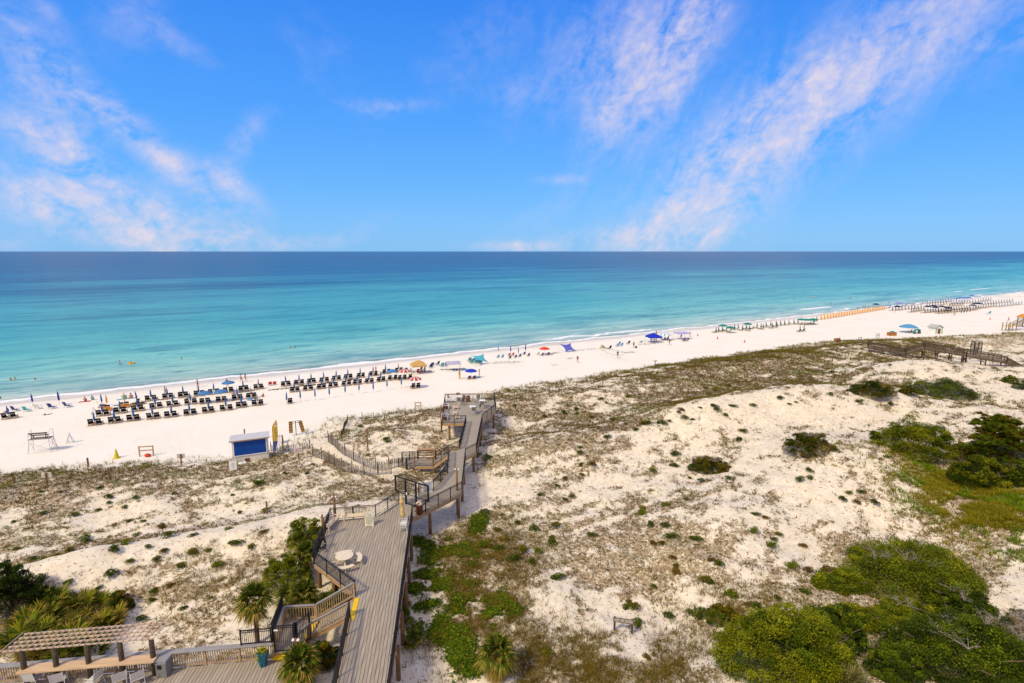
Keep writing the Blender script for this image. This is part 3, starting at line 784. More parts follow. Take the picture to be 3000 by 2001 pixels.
# black gate + fence panels by the terrace
def panel(mb, a, b, h, step=.105):
    a = Vector(a); b = Vector(b); up = Vector((0, 0, 1)); n = int((b - a).length / step)
    for i in range(n + 1):
        p = a + (b - a) * i / n; mb.box(p.x - .011, p.x + .011, p.y - .011, p.y + .011, p.z + .04, p.z + h)
    mb.bar(a + up * h, b + up * h, .05, .06); mb.bar(a + up * .07, b + up * .07, .04, .05); mb.bar(a + up * (h - .14), b + up * (h - .14), .03, .04)
t = thing('terrace_gate', 'black metal gate standing over the yellow step between terrace and landing', 'gate', (-14.22, 28.86, ZL))
q = MB(); panel(q, (.12, .014, 0), (1.10, .13, 0), 1.72); d = obj('door', q, M_BLK, t)
q = MB(); q.cbox((.2, -.05, 1.5), (.25, .05, .07)); obj('closer', q, M_WHITE, d)
for f in (0, 1.2):
    q = MB(); q.box(f - .06, f + .06, f * .12 - .06, f * .12 + .06, -.3, 1.85); obj('gate_post', q, M_BLK, t)
t = thing('fence_panel', 'low black metal fence standing on the grey rail cap left of the terrace gate', 'fence', (-15.98, 28.5, ZP + 1.08))
q = MB(); panel(q, (0, 0, 0), (1.68, .22, 0), .92); obj('panel', q, M_BLK, t)
for f in (0, .0 + 1.68):
    q = MB(); q.box(f - .035, f + .035, f * .13 - .035, f * .13 + .035, 0, 1.0); obj('post', q, M_BLK, t)
t = thing('fence_panel', 'black metal fence rising above the wooden rail on the landing side facing the palms', 'fence', (-14.36, 29.0, ZL + 1.0))
q = MB(); panel(q, (0, 0, 0), (-.5, 2.75, 0), .8); obj('panel', q, M_BLK, t)
t = thing('fence_panel', 'black metal fence right of the terrace gate beside the stair foot', 'fence', (-12.92, 29.08, ZL))
q = MB(); panel(q, (0, 0, 0), (.42, .95, 0), 1.75); obj('panel', q, M_BLK, t)
for f in (0, 1):
    q = MB(); q.cbox((.42 * f, .95 * f, .9), (.09, .09, 1.85)); obj('post', q, M_BLK, t)

# ---- pool terrace with rail, bar counter and pergola
OT = Vector((-17.05, 28.35, ZP))
RL = lambda s, off=0: OT + UX * s + UY * off
ter = thing('pool_terrace', 'lower grey plank terrace at the bottom left under the pergola', 'deck', OT)
tp = [RL(-24, -.06), RL(3.9, -.06), RL(4.2, -.9), RL(4.2, -3.2), RL(3.2, -12), RL(-24, -12)]
obj('floor_boards', boards([(p.x - OT.x, p.y - OT.y) for p in tp], (UX.x, UX.y), .20, .024, -.04, 0), M_DECK, ter)
q = MB(); q.prism([(p.x - OT.x, p.y - OT.y) for p in tp][::-1], -.08, -.05); obj('gap_shade_sheet', q, M_GAPSHADE, ter)  # added dark sheet, gives the terrace gaps a painted shade
q = MB(); q.bar(RL(3.9, -.06) - OT - Vector((0, 0, .17)), RL(4.2, -.9) - OT - Vector((0, 0, .17)), .05, .25); q.bar(RL(4.22, -.9) - OT - Vector((0, 0, .17)), RL(4.22, -3.2) - OT - Vector((0, 0, .17)), .05, .25); obj('fascia_beam', q, M_FASC, ter)
t = thing('terrace_railing', 'low wooden railing with wide grey cap along the back of the terrace', 'railing', OT)
woodrail(t, RL(-20), RL(2.85), 1.04, .13, True, OT, M_RAILW, M_CAP, .36, .1)
t = thing('bar_counter', 'long pale wooden bar counter under the pergola posts', 'counter', Vector((-27.26, 26.29, ZP)))
oc = t.location
q = MB(); q.prism(loc([(-27.26, 26.22), (-20.24, 27.10), (-20.33, 27.72), (-27.32, 26.92)], oc), 1.07, 1.15); obj('counter_top', q, mat('pale_pine', (.62, .43, .25), .65, .16, 1.5, stretch=(.3, 4, 1)), t)
for f in (.05, .35, .65, .95):
    q = MB(); q.bar((7.02 * f - .05, .86 * f + .6, .1), (7.02 * f - .05, .86 * f + .6, 1.07), .09, .09); q.bar((7.02 * f - .05, .86 * f + .6, .75), (7.02 * f - .02, .86 * f + .15, 1.05), .06, .06); obj('bracket', q, M_RAILW, t)
t = thing('pergola', 'open wooden lattice pergola on five round posts above the bar counter', 'pergola', (-24, 27, ZP))
op_ = Vector((-24, 27, ZP)); M_BARK = mat('rough_round_post', (.075, .058, .035), .95, .5, 9, bump=.8)
for x, y in [(-27.1, 26.62), (-25.46, 26.80), (-23.82, 27.02), (-22.13, 27.25), (-20.5, 27.48)]:
    q = MB(); q.tube([(x - op_.x, y - op_.y, 0), (x - op_.x, y - op_.y, 1.3), (x - op_.x, y - op_.y, 2.24)], [.145, .14, .13], 12); obj('post', q, M_BARK, t, True)
M_PERG = mat('pale_grey_lattice', (.50, .40, .33), .8, .2, 2)
M_PERB = mat('pale_tan_beam', (.60, .44, .30), .8, .18, 2)
fl, frt, bl = Vector((-28.05, 26.40, 0)), Vector((-20.32, 27.44, 0)), Vector((-28.12, 27.90, 0))
for k in range(5):
    v = (bl - fl) * (.04 + .92 * k / 4); q = MB(); a = fl + v + UX * .1 - op_; b = frt + v - UX * .1 - op_; a.z = b.z = 2.30; q.bar(a, b, .065, .07); obj('beam', q, M_PERB, t)
for k in range(25):
    a = fl + (frt - fl) * (k / 24) - op_; b = a + (bl - fl) * 1.0; a = a - (bl - fl) * .06; a.z = b.z = 2.355 + rnd.uniform(-.004, .004); q = MB(); q.bar(a, b + Vector((rnd.uniform(-.03, .03), 0, 0)), .036, .036); obj('lath', q, M_PERG, t)

# ---- beach stairs with landing
ZB = 3.0
bs = thing('beach_stairs', 'wooden stairs with black rails going down from the walkway to the sand path', 'staircase', (-9.9, 59, ZB)); o = Vector((-9.9, 59, ZB))
bl_ = [(-11.0, 57.92), (-8.88, 57.92), (-8.88, 60.1), (-11.0, 60.1)]
obj('landing', boards(loc(bl_, o), (0, 1), .142, .013, -.04, 0), M_DECKX, bs)
q = MB(); q.bar((-1.1, -1.1, -.16), (1.02, -1.1, -.16), .05, .26); q.bar((-1.1, 1.1, -.16), (1.02, 1.1, -.16), .05, .26); obj('fascia_beam', q, M_FASC, bs)
dv = Vector((-6.5, 57.95, 0)); lv = Vector((-8.88, 58.95, 0)); wv_ = (Vector(z3(L2b, 0)) - Vector(z3(L2, 0))) * .5
for i in range(1, 10):
    f = i / 10; c = dv + (lv - dv) * f; wl = wv_ * (1 - f) + Vector((.0, 1.0, 0)) * f; dd = (lv - dv).normalized() * .16
    q = MB(); q.prism([(v.x - o.x, v.y - o.y) for v in (c - wl - dd, c - wl + dd, c + wl + dd, c + wl - dd)][::-1], 1.7 * (1 - f) - .04, 1.7 * (1 - f)); obj('tread', q, M_DECKX, bs)
for s in (-1, 1):
    a = dv + s * wv_ - o; b = lv + s * Vector((0, 1, 0)) - o; a.z = 1.55; b.z = -.15; q = MB(); q.bar(a, b, .05, .28); obj('stringer', q, M_FASC, bs)
e1 = Vector((-13.2, 60.6, 0)); g1 = zt(e1.x, e1.y) + .1 - ZB
for i in range(1, 6):
    f = i / 6; c = Vector((-11, 59, 0)) + (e1 - Vector((-11, 59, 0))) * f; q = MB(); q.box(c.x - o.x - .16, c.x - o.x + .16, c.y - o.y - .95, c.y - o.y + .95, g1 * f - .04, g1 * f); obj('tread', q, M_DECKX, bs)
for x, y in ((-11, 57.95), (-8.9, 57.95), (-11, 60.05), (-8.9, 60.05)):
    q = MB(); g = zt(x, y) - .3 - ZB; q.cbox((x - o.x, y - o.y, (g + 1.12) / 2), (.13, .13, 1.12 - g)); obj('wood_post', q, M_PILE, bs)
railing('beach_stair_railing', 'black rails of the beach stair flights and the front of its landing', [(L2[0], L2[1], ZD), (-8.88, 57.95, ZB), (-11.0, 57.95, ZB), (e1.x, e1.y - .95, ZB + g1)])
railing('beach_stair_railing', 'black rail on the far side of the upper beach stair flight', [(L2b[0], L2b[1], ZD), (-8.88, 59.95, ZB)])
railing('beach_stair_railing', 'short black rail on the far side of the lowest beach stair flight', [(-11.0, 59.95, ZB), (e1.x, e1.y + .95, ZB + g1)])
t = thing('shoe_rack', 'wooden shelf rack filled with flip flops at the back of the beach stair landing', 'shelf', (-10, 60.15, ZB))
for z in (.12, .42, .72, 1.02):
    q = MB(); q.box(-.95, .95, -.2, .2, z, z + .035); obj('shelf', q, M_FASC, t)
for x in (-.97, .97):
    q = MB(); q.box(x - .03, x + .03, -.2, .2, 0, 1.2); obj('side_panel', q, M_FASC, t)
q = MB(); q.box(-1, 1, -.24, .24, 1.2, 1.245); obj('top', q, M_FASC, t)
fc = [(.7, .1, .05), (.05, .2, .6), (.1, .5, .4), (.8, .8, .75), (.05, .05, .06), (.35, .55, .05)]
ff = None
for k in range(9):
    x = -.75 + k * .19; z = (.155, .455, .755)[k % 3]
    q = MB(); q.prism([(math.cos(a) * .05, math.sin(a) * .13) for a in np.linspace(0, 6.28, 9)[:-1]], 0, .025); q.bar((-.04, .0, .025), (.0, .06, .05), .015, .01); q.bar((.04, .0, .025), (.0, .06, .05), .015, .01)
    nm = ['red', 'blue', 'teal', 'white', 'black', 'lime'][k % 6]
    w = obj('flip_flop', q, mat('flipflop_' + nm, fc[k % 6], .6)); w.location = (-10 + x, 60.1, ZB + z); tag(w, '%s flip flop on the %s shelf of the rack, %s from the left' % (nm, ('lowest', 'second', 'third')[k % 3], nth(k)), 'flip flop', 'flip flops on the shoe rack')

# ---- lamp posts (round wooden posts with a white lamp)
def lamp_post(x, y, z0, z1, label, r=.1):
    t = thing('light_post', label, 'light post', (x, y, z0))
    q = MB(); q.tube([(0, 0, -.3), (0, 0, z1 - z0)], [r * 1.1, r], 10); obj('post', q, M_PILE, t, True)
    for s in (-1, 1):
        q = MB(); q.lathe([(.02, 0), (.09, .01), (.1, .08), (.04, .15)], 10, (s * .14, 0, z1 - z0 - .16)); q.bar((0, 0, z1 - z0 - .08), (s * .14, 0, z1 - z0 - .08), .04, .04); obj('lamp', q, M_WHITE, t, True)
x, y = M6(718, 545); lamp_post(x, y, ZD, ZD + 1.95, 'brown wooden post on the deck behind the side bench')
x, y = P(978, 1452, ZD + 2.0); lamp_post(x, y, zt(x, y), ZD + 2.0, 'brown wooden light post with white lamp outside the rail behind the cream bench')
x, y = P(1338, 1372, ZD + 2.2); lamp_post(x, y, zt(x, y), ZD + 2.2, 'tall wooden light post with white lamps beside the walkway right of the black gate')
x, y = G(556, 345, ZD + 1.5); lamp_post(x, y, zt(x, y), ZD + 1.5, 'wooden light post at the left corner of the lookout deck')
x, y = S4(965, 985, ZP + 1.9); lamp_post(x, y, ZP - .3, ZP + 1.9, 'short wooden light post right of the terrace gate by the young palm', .08)
x, y = G(160, 965, 3.4); lamp_post(x, y, zt(x, y), 3.5, 'bright orange brown post at the foot of the beach stairs', .11)

# ---- far boardwalk on the right
fb = thing('far_boardwalk', 'weathered grey brown wooden boardwalk crossing the dunes at the far right', 'boardwalk')
def Q(x, y, z): a = P(2500 + x * .2127, 950 + y * .2127, z); return Vector((a[0], a[1], z))
w0, w1, w2, w3, w4, w5 = Q(205, 312, 3.7), Q(722, 408, 3.5), Q(985, 325, 5.3), Q(1560, 430, 5.0), Q(2112, 522, 4.6), Q(2420, 690, 2.6)
fb.location = w2; o = w2.copy()
def bank(a, b, back, wid, post=1.0, legs=False):
    n = back.normalized() * wid
    q = MB(); k = int((b - a).length / .16)
    for i in range(k):
        c = a + (b - a) * ((i + .5) / k) - o; d = (b - a).normalized() * .07
        q.add([c - d, c + d, c + d + n, c - d + n, c - d + Vector((0, 0, -.05)), c + d + Vector((0, 0, -.05)), c + d + n + Vector((0, 0, -.05)), c - d + n + Vector((0, 0, -.05))], [(0, 1, 2, 3), (7, 6, 5, 4), (0, 4, 5, 1), (1, 5, 6, 2), (2, 6, 7, 3), (3, 7, 4, 0)])
    obj('floor_boards', q, M_GREYB, fb)
    for s, off in ((0, Vector((0, 0, 0))), (1, n)):
        q = MB(); q.bar(a + off - o + Vector((0, 0, -.2)), b + off - o + Vector((0, 0, -.2)), .06, .32); obj('side_beam', q, M_GREYW, fb)
        woodrail(fb, a + off, b + off, 1.05, .15, True, o, M_GREYW, M_GREYW, .15, .5)
    if legs:
        k = max(2, int((b - a).length / 2.6))
        for i in range(k + 1):
            c = a + (b - a) * i / k
            for off in (Vector((0, 0, 0)), n):
                p = c + off; g = zt(p.x, p.y) - .4
                q = MB(); q.bar(Vector((p.x, p.y, g)) - o, Vector((p.x, p.y, c.z - .3)) - o, .17, .17); obj('leg', q, M_GREYW, fb)
            q = MB(); g = zt(c.x, c.y)
            if c.z - g > 1.0:
                q.bar(Vector((c.x, c.y, g + .2)) - o, c + n + Vector((0, 0, -.4)) - o, .05, .12); q.bar(c + Vector((0, 0, -.4)) - o, Vector((c.x + n.x, c.y + n.y, g + .2)) - o, .05, .12); obj('cross_brace', q, M_GREYW, fb)
bk = Vector((.45, .89, 0))
bank(w0, w1, bk, 1.9); bank(w1, w2, bk, 1.9); bank(w2, w3, bk, 1.9, 1, True); bank(w3, w4, bk, 3.0, 1, True); bank(w4, w5, bk, 1.6)
t = thing('security_gate', 'small black arched gate on the far weathered boardwalk', 'gate', Q(1690, 390, 4.9) + bk * .3, math.atan2(bk.y, bk.x) - .9)
q = MB(); gp(q, -.5, .5, .1, lambda x: 2.0); q.bar((-.5, 0, 2.0), (.5, 0, 2.0), .05, .07); q.bar((-.5, 0, .1), (.5, 0, .1), .05, .07); obj('door', q, M_BLK, t)
for x in (-.6, .6, -1.5, 1.5):
    q = MB(); q.box(x - .06, x + .06, -.06, .06, -.3, 2.3); obj('gate_post', q, M_BLK, t)
q = MB(); gp(q, -1.5, -.6, .3, lambda x: 2.2); gp(q, .6, 1.5, .3, lambda x: 2.2); ar2 = lambda x: 2.25 + .45 * (1 - (x / 1.5) ** 2); gp(q, -1.5, 1.5, 2.2, ar2)
pp = [(-1.5 + .25 * i, 0, ar2(-1.5 + .25 * i)) for i in range(13)]
for a, b in zip(pp[:-1], pp[1:]): q.bar(a, b, .05, .05)
obj('arched_frame', q, M_BLK, t)
b0 = Q(1700, 225, 7.9); lamp_post(Q(1690, 390, 4.9).x, Q(1690, 390, 4.9).y + .5, 4.5, 7.6, 'thin post with white lamp beside the small black gate of the far boardwalk', .07)
# ------------------------------------------------------------------ things on the decks
M_SLING = mat('pale_sling_fabric', (.62, .60, .56), .8, .06, 20)
M_ALU = mat('pale_metal_tube', (.55, .54, .52), .35, .08, 5, metal=.5)
M_TAUPE = mat('taupe_sling', (.16, .14, .115), .8, .1, 20)
M_ORANGE = mat('orange_slats', (.72, .28, .035), .6, .12, 4)
M_TEAK = mat('dark_teak', (.17, .06, .02), .6, .25, 4)
M_DARK = mat('dark_grey', (.03, .03, .033), .6, .2, 5)
M_TXT = mat('dark_lettering', (.03, .04, .05), .7, .05, 5)
def text(s, size, m, parent, at, rot, name='lettering', ext=.003, al='CENTER'):
    c = bpy.data.curves.new(name, 'FONT'); c.body = s; c.size = size; c.extrude = ext; c.align_x = al; c.align_y = 'CENTER'; c.resolution_u = 2
    o = bpy.data.objects.new(name, c)
    me = baked(o); me.materials.clear(); me.materials.append(m)
    bpy.data.objects.remove(o); bpy.data.curves.remove(c)
    o = bpy.data.objects.new(name, me); COL.objects.link(o); o.parent = parent; o.location = at; o.rotation_euler = rot
    return o
def bench(label, loc_, rz):
    t = thing('park_bench', label, 'bench', loc_, rz)
    W = 1.75
    q = MB()
    for k in range(5): q.box(-W / 2, W / 2, -.02 - k * .105, .07 - k * .105, .43, .46)
    q.box(-W / 2, W / 2, -.50, -.46, .36, .43); obj('seat', q, M_CREAM, t)
    q = MB(); Mx = Matrix.Translation((0, .10, .45)) @ Matrix.Rotation(-.18, 4, 'X')
    for k in range(13): x = -W / 2 + .10 + k * (W - .2) / 12; q.box(x - .035, x + .035, -.012, .012, .05, .48, Mx)
    q.box(-W / 2, W / 2, -.02, .02, .46, .54, Mx); q.box(-W / 2, W / 2, -.02, .02, .02, .08, Mx); obj('backrest', q, M_CREAM, t)
    for s in (-1, 1):
        x = s * (W / 2 - .04)
        q = MB(); q.box(x - .05, x + .05, -.55, .08, .63, .67); obj('armrest', q, M_CREAM, t)
        q = MB(); q.box(x - .035, x + .035, -.50, -.43, 0, .63); obj('leg', q, M_CREAM, t)
        q = MB(); q.bar((x, .08, 0), (x, .10, .45), .07, .07); q.bar((x, .10, .45), (x, .195, .97), .07, .06); q.bar((x, .05, .15), (x, -.47, .15), .04, .06); obj('leg', q, M_CREAM, t)
    return t
c = Vector(M6(935, 415)); bench('cream slatted bench facing the camera at the back of the wide deck', (c.x, c.y + .25, ZD), rad(10))
c = Vector(M6(770, 470)); bench('cream slatted bench seen from its end along the left deck rail', (c.x - .25, c.y + .15, ZD), rad(82))
# sandwich board with lines of writing
def sandwich(label, loc_, rz, h, w, col, lines, name='sandwich_board', logo=True):
    t = thing(name, label, 'sign', loc_, rz)
    for s in (-1, 1):
        q = MB(); Mx = Matrix.Rotation(s * .2, 4, 'X'); y = s * -.02
        q.box(-w / 2, w / 2, y - .015, y + .015, -h * .97, -.0, Matrix.Translation((0, -s * .0, h)) @ Mx)
        for e in (-1, 1): q.box(e * w * .42 - .05, e * w * .42 + .05, y - .02, y + .02, -h * 1.02, -h * .96, Matrix.Translation((0, 0, h)) @ Mx); q.box(e * w * .3 - .06, e * w * .3 + .06, y - .02, y + .02, 0, .06, Matrix.Translation((0, 0, h)) @ Mx)
        p = obj('board', q, col, t)
        if s == -1:
            R = Matrix.Translation((0, 0, h)) @ Mx
            e = R.to_euler()
            for k, tx in enumerate(lines):
                pos = R @ Vector((0, .0, 0)) if False else Vector((0, -math.sin(.2) * (h * .22 + k * h * .7 / len(lines)) - .02 - .022, h - math.cos(.2) * (h * .22 + k * h * .7 / len(lines))))
                text(tx, h * .055, M_TXT, p, pos, (rad(90) - .2, 0, 0))
            if logo:
                q = MB(); z0 = h * .86
                pts = [(-w * .3 + w * .6 * i / 8, -math.sin(.2) * h * .13 - .047, z0 + .03 * math.sin(i / 8 * 6.28) + .02) for i in range(9)]; q.tube(pts, .012, 5)
                obj('wave_mark', q, mat('blue_wave', (.02, .18, .5), .6), p)
    return t
c = M6(1040, 462); sandwich('cream sandwich board with lines of writing standing right of the back bench', (c[0], c[1] + .2, ZD), rad(4), 1.12, .68, mat('cream_board', (.74, .70, .52), .6, .05), ['WELCOME', 'PLEASE RINSE YOUR FEET', 'NO GLASS ON BEACH', 'KEEP OFF THE DUNES', 'NO PETS ALLOWED', 'SHOWERS AT DECK', 'GATE CLOSES 9 PM', 'LEAVE NO TRACE', 'THANK YOU'])
# hose coil
t = thing('garden_hose', 'coiled black hose hanging on the left corner rail of the wide deck', 'hose', (*M6(695, 625), ZD + .62)); t.location.x += .1
for k in range(5):
    q = MB(); r = .36 + .03 * k; q.tube([(r * .75 * math.cos(a), .05 * k + .04 * math.sin(3 * a + k) - .1, r * 1.15 * math.sin(a) - .05 * k) for a in np.linspace(0, 6.1, 18)], .022, 6); obj('coil', q, M_BLK, t, True)
q = MB(); q.tube([(.1, 0, -.4), (.35, -.1, -.55), (.55, -.25, -.6), (.5, -.4, -.6), (.3, -.35, -.6)], .022, 6); obj('loose_end', q, M_BLK, t, True)
# picnic table with curved benches
c = M6(868, 735); t = thing('picnic_table', 'round cream picnic table with three curved attached benches on the deck', 'table', (c[0], c[1], ZD), rad(20))
q = MB(); q.lathe([(.60, .71), (.63, .73), (.63, .755), (.60, .76)], 28); q.lathe([(.03, .755), (.03, .77)], 8); obj('tabletop', q, M_CREAM, t)
for k in range(4):
    a0 = k * math.pi / 2
    if k != 2:
        q = MB(); ri, ro = .92, 1.24; da = .56
        ring = [(ri * math.cos(a0 + x), ri * math.sin(a0 + x)) for x in np.linspace(-da, da, 5)] + [(ro * math.cos(a0 + x), ro * math.sin(a0 + x)) for x in np.linspace(da, -da, 5)]
        q.prism(ring, .42, .46)
        obj('bench_seat', q, M_CREAM, t)
    ca, sa = math.cos(a0), math.sin(a0)
    q = MB(); q.bar((ca * .15, sa * .15, .70), (ca * .75, sa * .75, 0), .09, .05); q.bar((ca * .3, sa * .3, .38), (ca * 1.2, sa * 1.2, .39), .05, .09); q.bar((ca * 1.1, sa * 1.1, 0), (ca * 1.08, sa * 1.08, .40), .08, .05); q.bar((ca * .5, sa * .5, .06), (ca * 1.15, sa * 1.15, .06), .05, .08); obj('leg', q, M_CREAM, t)
def sling_chair(name, label, cat_, seat_m, frame_m, sh=.42, w=.56, back=.55, group=None, arm=True, lean=.28):
    t = thing(name, label, cat_, (0, 0, 0), 0, group); d = .50
    q = MB(); q.sheet([[(x, y, sh - .03 * math.sin((y + d / 2) / d * 3.1)) for x in (-w / 2, 0, w / 2)] for y in np.linspace(-d / 2, d / 2, 5)], .012); obj('seat', q, seat_m, t)
    q = MB(); q.sheet([[(x, d / 2 + lean * f * back, sh + .04 + f * back) for x in (-w / 2, 0, w / 2)] for f in (0, .35, .7, 1)], .012); obj('backrest', q, seat_m, t)
    for s in (-1, 1):
        x = s * (w / 2 + .015)
        q = MB(); q.tube([(x, -d / 2, 0), (x, -d / 2 + .02, sh + .2), (x, d / 2 + .05, sh + .22)] if arm else [(x, -d / 2, 0), (x, -d / 2, sh)], .016, 6); obj('leg', q, frame_m, t)
        q = MB(); q.tube([(x, d / 2 + .12, 0), (x, d / 2, sh), (x, d / 2 + lean * back, sh + .06 + back)], .016, 6); q.tube([(x, -d / 2, sh), (x, d / 2, sh)], .014, 6); obj('leg', q, frame_m, t)
    q = MB(); q.tube([(-w / 2, -d / 2, sh * .4), (w / 2, -d / 2, sh * .4)], .012, 6); q.tube([(-w / 2, d / 2 + .08, sh * .4), (w / 2, d / 2 + .08, sh * .4)], .012, 6); obj('stretcher', q, frame_m, t)
    return t
pc = Proto(sling_chair('patio_chair', 'x', 'chair', M_SLING, mat('white_tube', (.7, .69, .67), .4, .05)))
for (bx, by, r, lb) in [(395, 1005, 185, 'white sling chair half cut off, leftmost under the pergola counter'), (690, 1015, 205, 'white sling chair second from the left by the bar counter'),
                        (1085, 1015, 262, 'white sling chair turned sideways in the middle of the bar counter'), (1385, 1005, 215, 'white sling chair with raised back, second from the grey bin'), (1585, 995, 220, 'white sling chair nearest the grey litter bin')]:
    c = P(bx * .2552, 1750 + by * .2552, ZP); pc.put((c[0], c[1], ZP), rad(r), lb, 'white sling chairs at the bar counter', 1.05)
c = M6(1270, 505)
for k in range(3):
    pc.put((c[0] + .12, c[1] + .25 + .02 * k, ZD + .13 * k), rad(-95), ('lowest white chair of the stack by the deck rail', 'middle white chair of the stack by the deck rail', 'top white chair of the stack by the deck rail')[k], 'stacked white chairs')
# closed parasol leaning by the stack
c = Vector(P(1183, 1532, ZD)); t = thing('parasol', 'closed tan parasol on dark pole beside the stacked chairs near the gate', 'parasol', (c.x, c.y, ZD), 0); t.rotation_euler = (.03, -.06, 0)
q = MB(); q.tube([(0, 0, 0), (0, 0, 2.2)], .022, 8); obj('pole', q, M_DARK, t)
q = MB(); q.lathe([(.03, .62), (.16, .64), (.19, .80), (.13, 1.1), (.20, 1.12), (.12, 1.55), (.20, 1.95), (.09, 2.1), (.15, 2.12), (.02, 2.34)], 12); obj('canopy', q, mat('tan_canvas', (.62, .43, .17), .85, .15, 6), t)
q = MB(); q.lathe([(.25, 0), (.25, .05), (.06, .12)], 14); obj('base', q, M_DARK, t)
# litter bins
c = P(1150 + 300 * .2551, 1100 + 1530 * .2551, ZD); t = thing('litter_bin', 'round reddish brown litter bin with pale domed lid beyond the gate', 'bin', (*P(1229, 1505, ZD), ZD))
q = MB(); q.lathe([(.25, 0), (.30, .1), (.30, .85), (.27, .92)], 16); obj('barrel', q, mat('red_brown_bin', (.12, .03, .015), .6, .3, 6), t); q = MB(); q.lathe([(.31, .86), (.31, .95), (.2, 1.08), (.03, 1.12)], 16); obj('lid', q, mat('beige_lid', (.55, .42, .33), .6), t, True)
c = P(1878 * .2552, 1750 + 900 * .2552, ZP); t = thing('litter_bin', 'square speckled grey litter bin with dark slot at the end of the bar counter', 'bin', (c[0], c[1] + .12, ZP), AX + rad(-6))
q = MB(); q.box(-.29, .29, -.29, .29, 0, .88); obj('body', q, mat('speckled_stone', (.19, .185, .18), .9, .45, 40), t)
q = MB(); q.prism([(-.31, -.31), (.31, -.31), (.31, .31), (-.31, .31)], .884, .93); q.box(-.29, .29, -.27, .29, .93, 1.0); q.box(-.31, .31, -.30, .31, 1.0, 1.05); obj('lid', q, mat('smooth_grey', (.27, .27, .27), .7, .1), t)
q = MB(); q.box(-.2, .05, -.305, -.285, .55, .80); obj('slot', q, M_BLK, t)
# planter with flowers
c = P(650 + 535 * .2239, 1650 + 1350 * .2239, ZP); t = thing('flower_planter', 'tall blue teal glazed planter with yellow flowers on the terrace', 'planter', (c[0], c[1] + .05, ZP), .4)
q = MB(); q.lathe([(.19, 0), (.27, .35), (.34, .8), (.36, .92), (.33, .94), (.30, .86)], 6); obj('pot', q, mat('teal_glaze', (.004, .12, .19), .35, .35, 5, spec=.4), t)
sp = Soup(); ct = RN.normal(0, .14, (260, 3)) * [1, 1, .7] + [0, 0, 1.0]; leaves(sp, ct, .09, [(.55, .42, .01), (.35, .40, .02), (.12, .2, .02)], .3); ct = RN.normal(0, .06, (40, 3)) * [1, 1, 1.6] + [-.26, -.2, .75]; leaves(sp, ct, .09, [(.5, .45, .02)], .3)
ct = RN.normal(0, .1, (14, 3)) + [0, 0, 1.02]; leaves(sp, ct, .07, [(.45, .02, .12)], .3); obj('foliage', sp.build('flowers', leafmat('leaf_surface')), None, t)
# rules sign on the rail behind the gate, and white board on the gate wing
t = thing('rules_sign', 'white rules sign hung on the rail behind the black gate', 'sign', (*P(1262, 1440, ZD), ZD + .0), rad(8)); t.location = (-7.85, 47.42, ZD + .60); t.rotation_euler = (0, 0, rad(38))
q = MB(); q.box(-.45, .45, -.02, .02, -.5, .5); b_ = obj('board', q, M_WHITE, t)
for k in range(7): text(['BEACH RULES', 'no glass', 'no pets', 'no fires', 'no tents at night', 'stay off dunes', 'swim at own risk'][k], .09, M_TXT, b_, (0, -.024, .36 - .12 * k), (rad(90), 0, 0))
# lookout furniture
M_WT = mat('white_table_top', (.82, .81, .79), .45, .04)
def btable(label, px, py, rz):
    x, y = G(px, py); t = thing('bar_table', label, 'table', (x, y, ZD), rz)
    q = MB(); q.prism([(-.42, -.42), (.42, -.42), (.42, .42), (-.42, .42)], 1.02, 1.06); obj('tabletop', q, M_WT, t)
    for a, b in ((-1, -1), (1, -1), (1, 1), (-1, 1)):
        q = MB(); q.box(a * .37 - .025, a * .37 + .025, b * .37 - .025, b * .37 + .025, 0, 1.02); obj('leg', q, M_ALU, t)
btable('white topped bar table nearest the walkway on the lookout deck', 920, 440, 0)
btable('white topped bar table at the right back of the lookout deck', 1030, 365, .05)
btable('white topped bar table at the left back of the lookout deck', 762, 315, .1)
bc = Proto(sling_chair('bar_chair', 'x', 'chair', M_TAUPE, M_ALU, .72, .52, .48, None, True, .15))
for px, py, r, lb in [(935, 455, 180, 'tall grey bar chair with its back to the walkway at the nearest white table'), (985, 425, 250, 'tall grey bar chair at the right side of the nearest white table'), (960, 360, 90, 'tall grey bar chair left of the back right white table'), (1030, 385, 180, 'tall grey bar chair in front of the back right white table'), (1080, 365, 265, 'tall grey bar chair right of the back right white table'),
                      (985, 320, 0, 'tall grey bar chair behind the back right white table by the end rail'), (770, 340, 170, 'tall grey bar chair in front of the back left white table'), (800, 345, 220, 'tall grey bar chair turned away beside the back left white table'), (755, 295, 10, 'tall grey bar chair behind the back left white table'), (835, 310, 150, 'tall grey bar chair by the brown bin at the end rail'), (660, 310, 80, 'pale chair in the left back corner of the lookout deck')]:
    x, y = G(px, py); bc.put((x, y, ZD), rad(r), lb, 'tall chairs of the lookout deck')
def armchair(label, px, py):
    x, y = G(px, py); t = thing('deck_armchair', label, 'armchair', (x, y, ZD), rad(90))
    q = MB(); q.box(-.42, .42, -.4, .35, .24, .44); obj('seat_cushion', q, M_WT, t)
    q = MB(); q.box(-.42, .42, .28, .44, .40, .85); obj('backrest', q, M_WT, t)
    for s in (-1, 1):
        q = MB(); q.box(s * .46 - .04, s * .46 + .04, -.42, .42, .58, .64); q.box(s * .46 - .04, s * .46 + .04, -.42, -.34, 0, .58); q.box(s * .46 - .04, s * .46 + .04, .34, .42, 0, .58); a = obj('arm_frame', q, M_WHITE, t)
        q = MB()
        for k in range(3): q.box(s * .46 - .015, s * .46 + .015, -.34, .34, .2 + k * .12, .29 + k * .12)
        obj('slats', q, M_TEAK, a)
    return t
armchair('white cushioned armchair with dark slat sides, farther one by the left rail', 618, 380)
